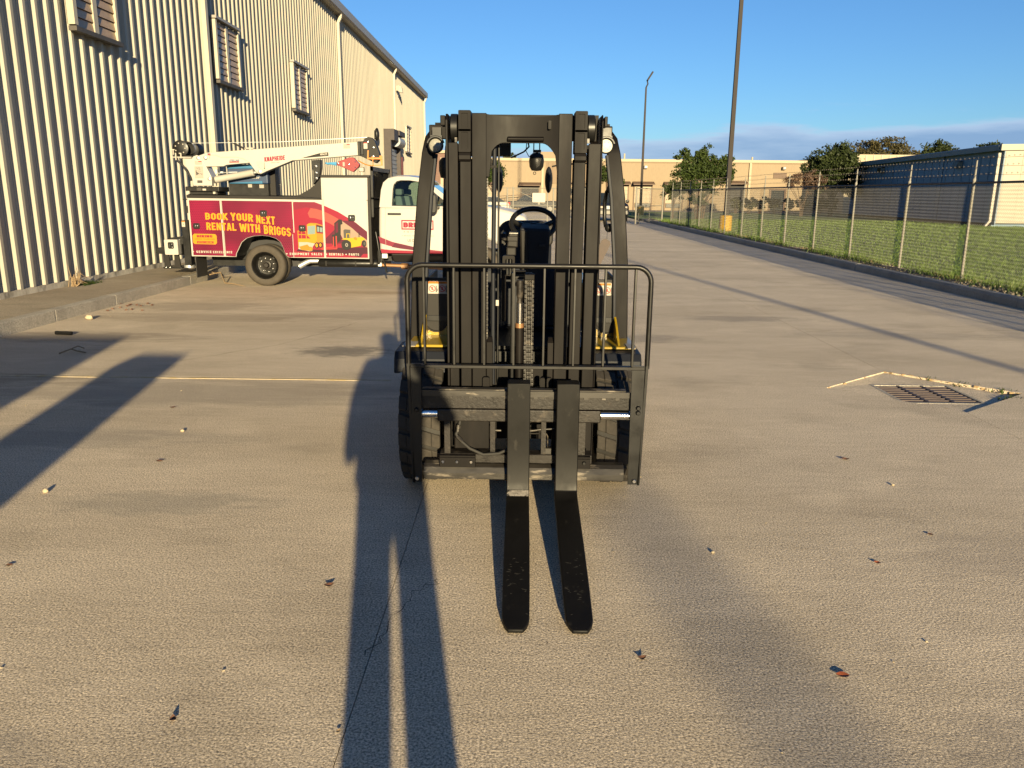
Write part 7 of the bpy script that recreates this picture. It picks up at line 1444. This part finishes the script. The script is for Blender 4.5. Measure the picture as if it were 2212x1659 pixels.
for lb, x, y, l, m, rz, cu in (
    ('curled dark red leaf left of the long photographer shadow', -.80, 3.02, .07, 'leaf_dead', .4, .6), ('curled brown leaf near the lower left corner', -1.08, 2.14, .05, 'leaf_dead', 1.9, .9),
    ('small dark leaf out on the sunlit slab left of the forklift wheel', -2.21, 4.55, .07, 'leaf_dead', .1, .5), ('small dark leaf at the left edge of the photo', -2.25, 3.16, .05, 'leaf_dead', .2, .3),
    ('orange and black leaf in the lower right', 1.13, 2.435, .075, 'leaf_orange', -.12, .25), ('shredded dark leaf right of the fork tips', .446, 2.52, .055, 'leaf_dead', .3, .7),
    ('small orange edged leaf on the right hand slab', 1.63, 3.31, .05, 'leaf_orange', -.5, .5), ('dark leaf scrap on the right hand slab below the drain', 2.06, 4.76, .08, 'leaf_dead', -.4, .5),
    ('twig like leaf scrap at the far right of the slab', 2.03, 3.63, .05, 'leaf_dead', -.9, .3), ('tan leaf in the edge of the photographer shadow', -.55, 2.1, .03, 'stick', 1.2, .4), ('dark leaf on the slab left of the worn yellow line', -2.66, 5.77, .07, 'leaf_dead', .6, .6)):
    leaf(lb, x, y, l, m, rz, cu)
def stone(name, label, cat, x, y, r, m='pebble', seed=1):
    random.seed(seed); b = MB(); b.ball((x, y, r[2] * .9), r, 10, 7); b.v = [(v[0] + random.gauss(0, r[0] * .09), v[1] + random.gauss(0, r[1] * .09), max(0, v[2] + random.gauss(0, r[2] * .09))) for v in b.v]
    o = obj(name, b, m, smooth=50); return tag(o, label, cat)
stone('stone', 'pale stone lying beside the left kerb', 'stone', -5.53, 9.91, (.05, .035, .032)); stone('pebble', 'yellowish pebble with a long shadow at the left of the slab', 'pebble', -2.60, 4.02, (.015, .011, .012), seed=2)
stone('pebble', 'small pale pebble on the sunlit slab beyond the dark leaf', 'pebble', -2.33, 5.17, (.013, .011, .010), seed=3); stone('pebble', 'white pebble in the soft shadow right of the forks', 'pebble', .903, 3.39, (.008, .007, .006), seed=4); stone('pebble', 'white pebble below the storm drain', 'pebble', 2.155, 4.31, (.009, .007, .006), seed=5)
tag(obj('pipe_piece', MB().cyl((-5.33, 8.82, .022), (-5.13, 8.79, .022), .022, 10), 'black_satin', smooth=40), 'short black piece of pipe lying by the left kerb', 'pipe')
tag(obj('twig', MB().tube([(-4.66, 7.72, .01), (-4.58, 7.80, .04), (-4.50, 7.76, .03), (-4.42, 7.78, .008)], .008, 5).tube([(-4.58, 7.80, .04), (-4.54, 7.86, .06), (-4.5, 7.9, .03)], .006, 5), 'stick'), 'small forked twig on the shadowed slab near the left kerb', 'twig')
tag(obj('stick', MB().tube([(-5.72, 14.65, .165), (-5.66, 14.36, .17), (-5.58, 14.30, .16), (-5.50, 14.36, .165), (-5.30, 14.0, .02), (-5.08, 13.86, .02), (-4.80, 13.60, .012)], [.006, .008, .010, .011, .010, .008, .004], 6).tube([(-5.60, 14.10, .155), (-5.56, 14.22, .165), (-5.5, 14.36, .17)], .012, 6), 'stick', smooth=60), 'bare tan stick lying over the kerb by the truck rear wheel', 'stick')
random.seed(8); wv = MB()
for k in range(34):
    x, y = -7.02 + random.uniform(0, .1), 12.18 + random.gauss(0, .05); h = random.uniform(.08, .34); a = random.uniform(-.12, .12)
    wv.tube([(x, y, .15), (x + a * .4 + .02, y + random.gauss(0, .03), .15 + h * .6), (x + a + random.uniform(0, .1), y + random.gauss(0, .06), .15 + h * (1 if k % 3 == 0 else .35))], [.006, .004, .002], 4)
tag(obj('dry_weed', wv, 'stick'), 'dead straw coloured weed standing against the warehouse base', 'weed')
ms = MB()
for k in range(160):
    x, y = -6.99 + random.random() ** 2 * .16, 12.48 + random.gauss(0, .12); a = random.uniform(0, 6.28); l = random.uniform(.02, .07); ms.add([(x, y, .15), (x + .01, y + .012, .15), (x + l * cos(a) * .5, y + l * sin(a) * .5, .15 + l)], [(0, 1, 2)])
tag(obj('moss_tuft', ms, 'leaf_green'), 'small green weed tuft at the warehouse base beside the dead weed', 'weeds', kind='stuff')
random.seed(77); gr = MB()
for k in range(150):
    x = random.uniform(-5.7, 7.4); y = 1.9 + 18 * random.random() ** 1.5; r = random.uniform(.002, .0055); gr.rbox((x, y, r * .4), (r * 1.6, r, r), Matrix.Rotation(random.uniform(0, 3), 3, 'Z'))
for k in range(500):
    y = random.uniform(9, 22); x = 7.66 + random.random() ** 1.5 * .5; r = random.uniform(.008, .028) if y < 14.2 else random.uniform(.004, .012); gr.rbox((x, y, .15 + r * .3), (r * 1.6, r * 1.2, r), Matrix.Rotation(random.uniform(0, 3), 3, 'Z'))
tag(obj('gravel', gr, 'pebble'), 'loose grit and small pale stones on the slabs and dirt strip', 'gravel', kind='stuff')
for k, (x, y, n) in enumerate(((-5.6, 10.9, 16),)):
    dl = MB()
    for i in range(n): px, py = x + random.gauss(0, .16), y + random.gauss(0, .25); dl.rbox((px, py, .012), (.03, .02, .015), Matrix.Rotation(random.uniform(0, 3), 3, 'Z'))
    tag(obj('leaf_litter', dl, 'leaf_dead'), 'drift of brown leaf bits in the gutter of the left kerb', 'leaves', kind='stuff')
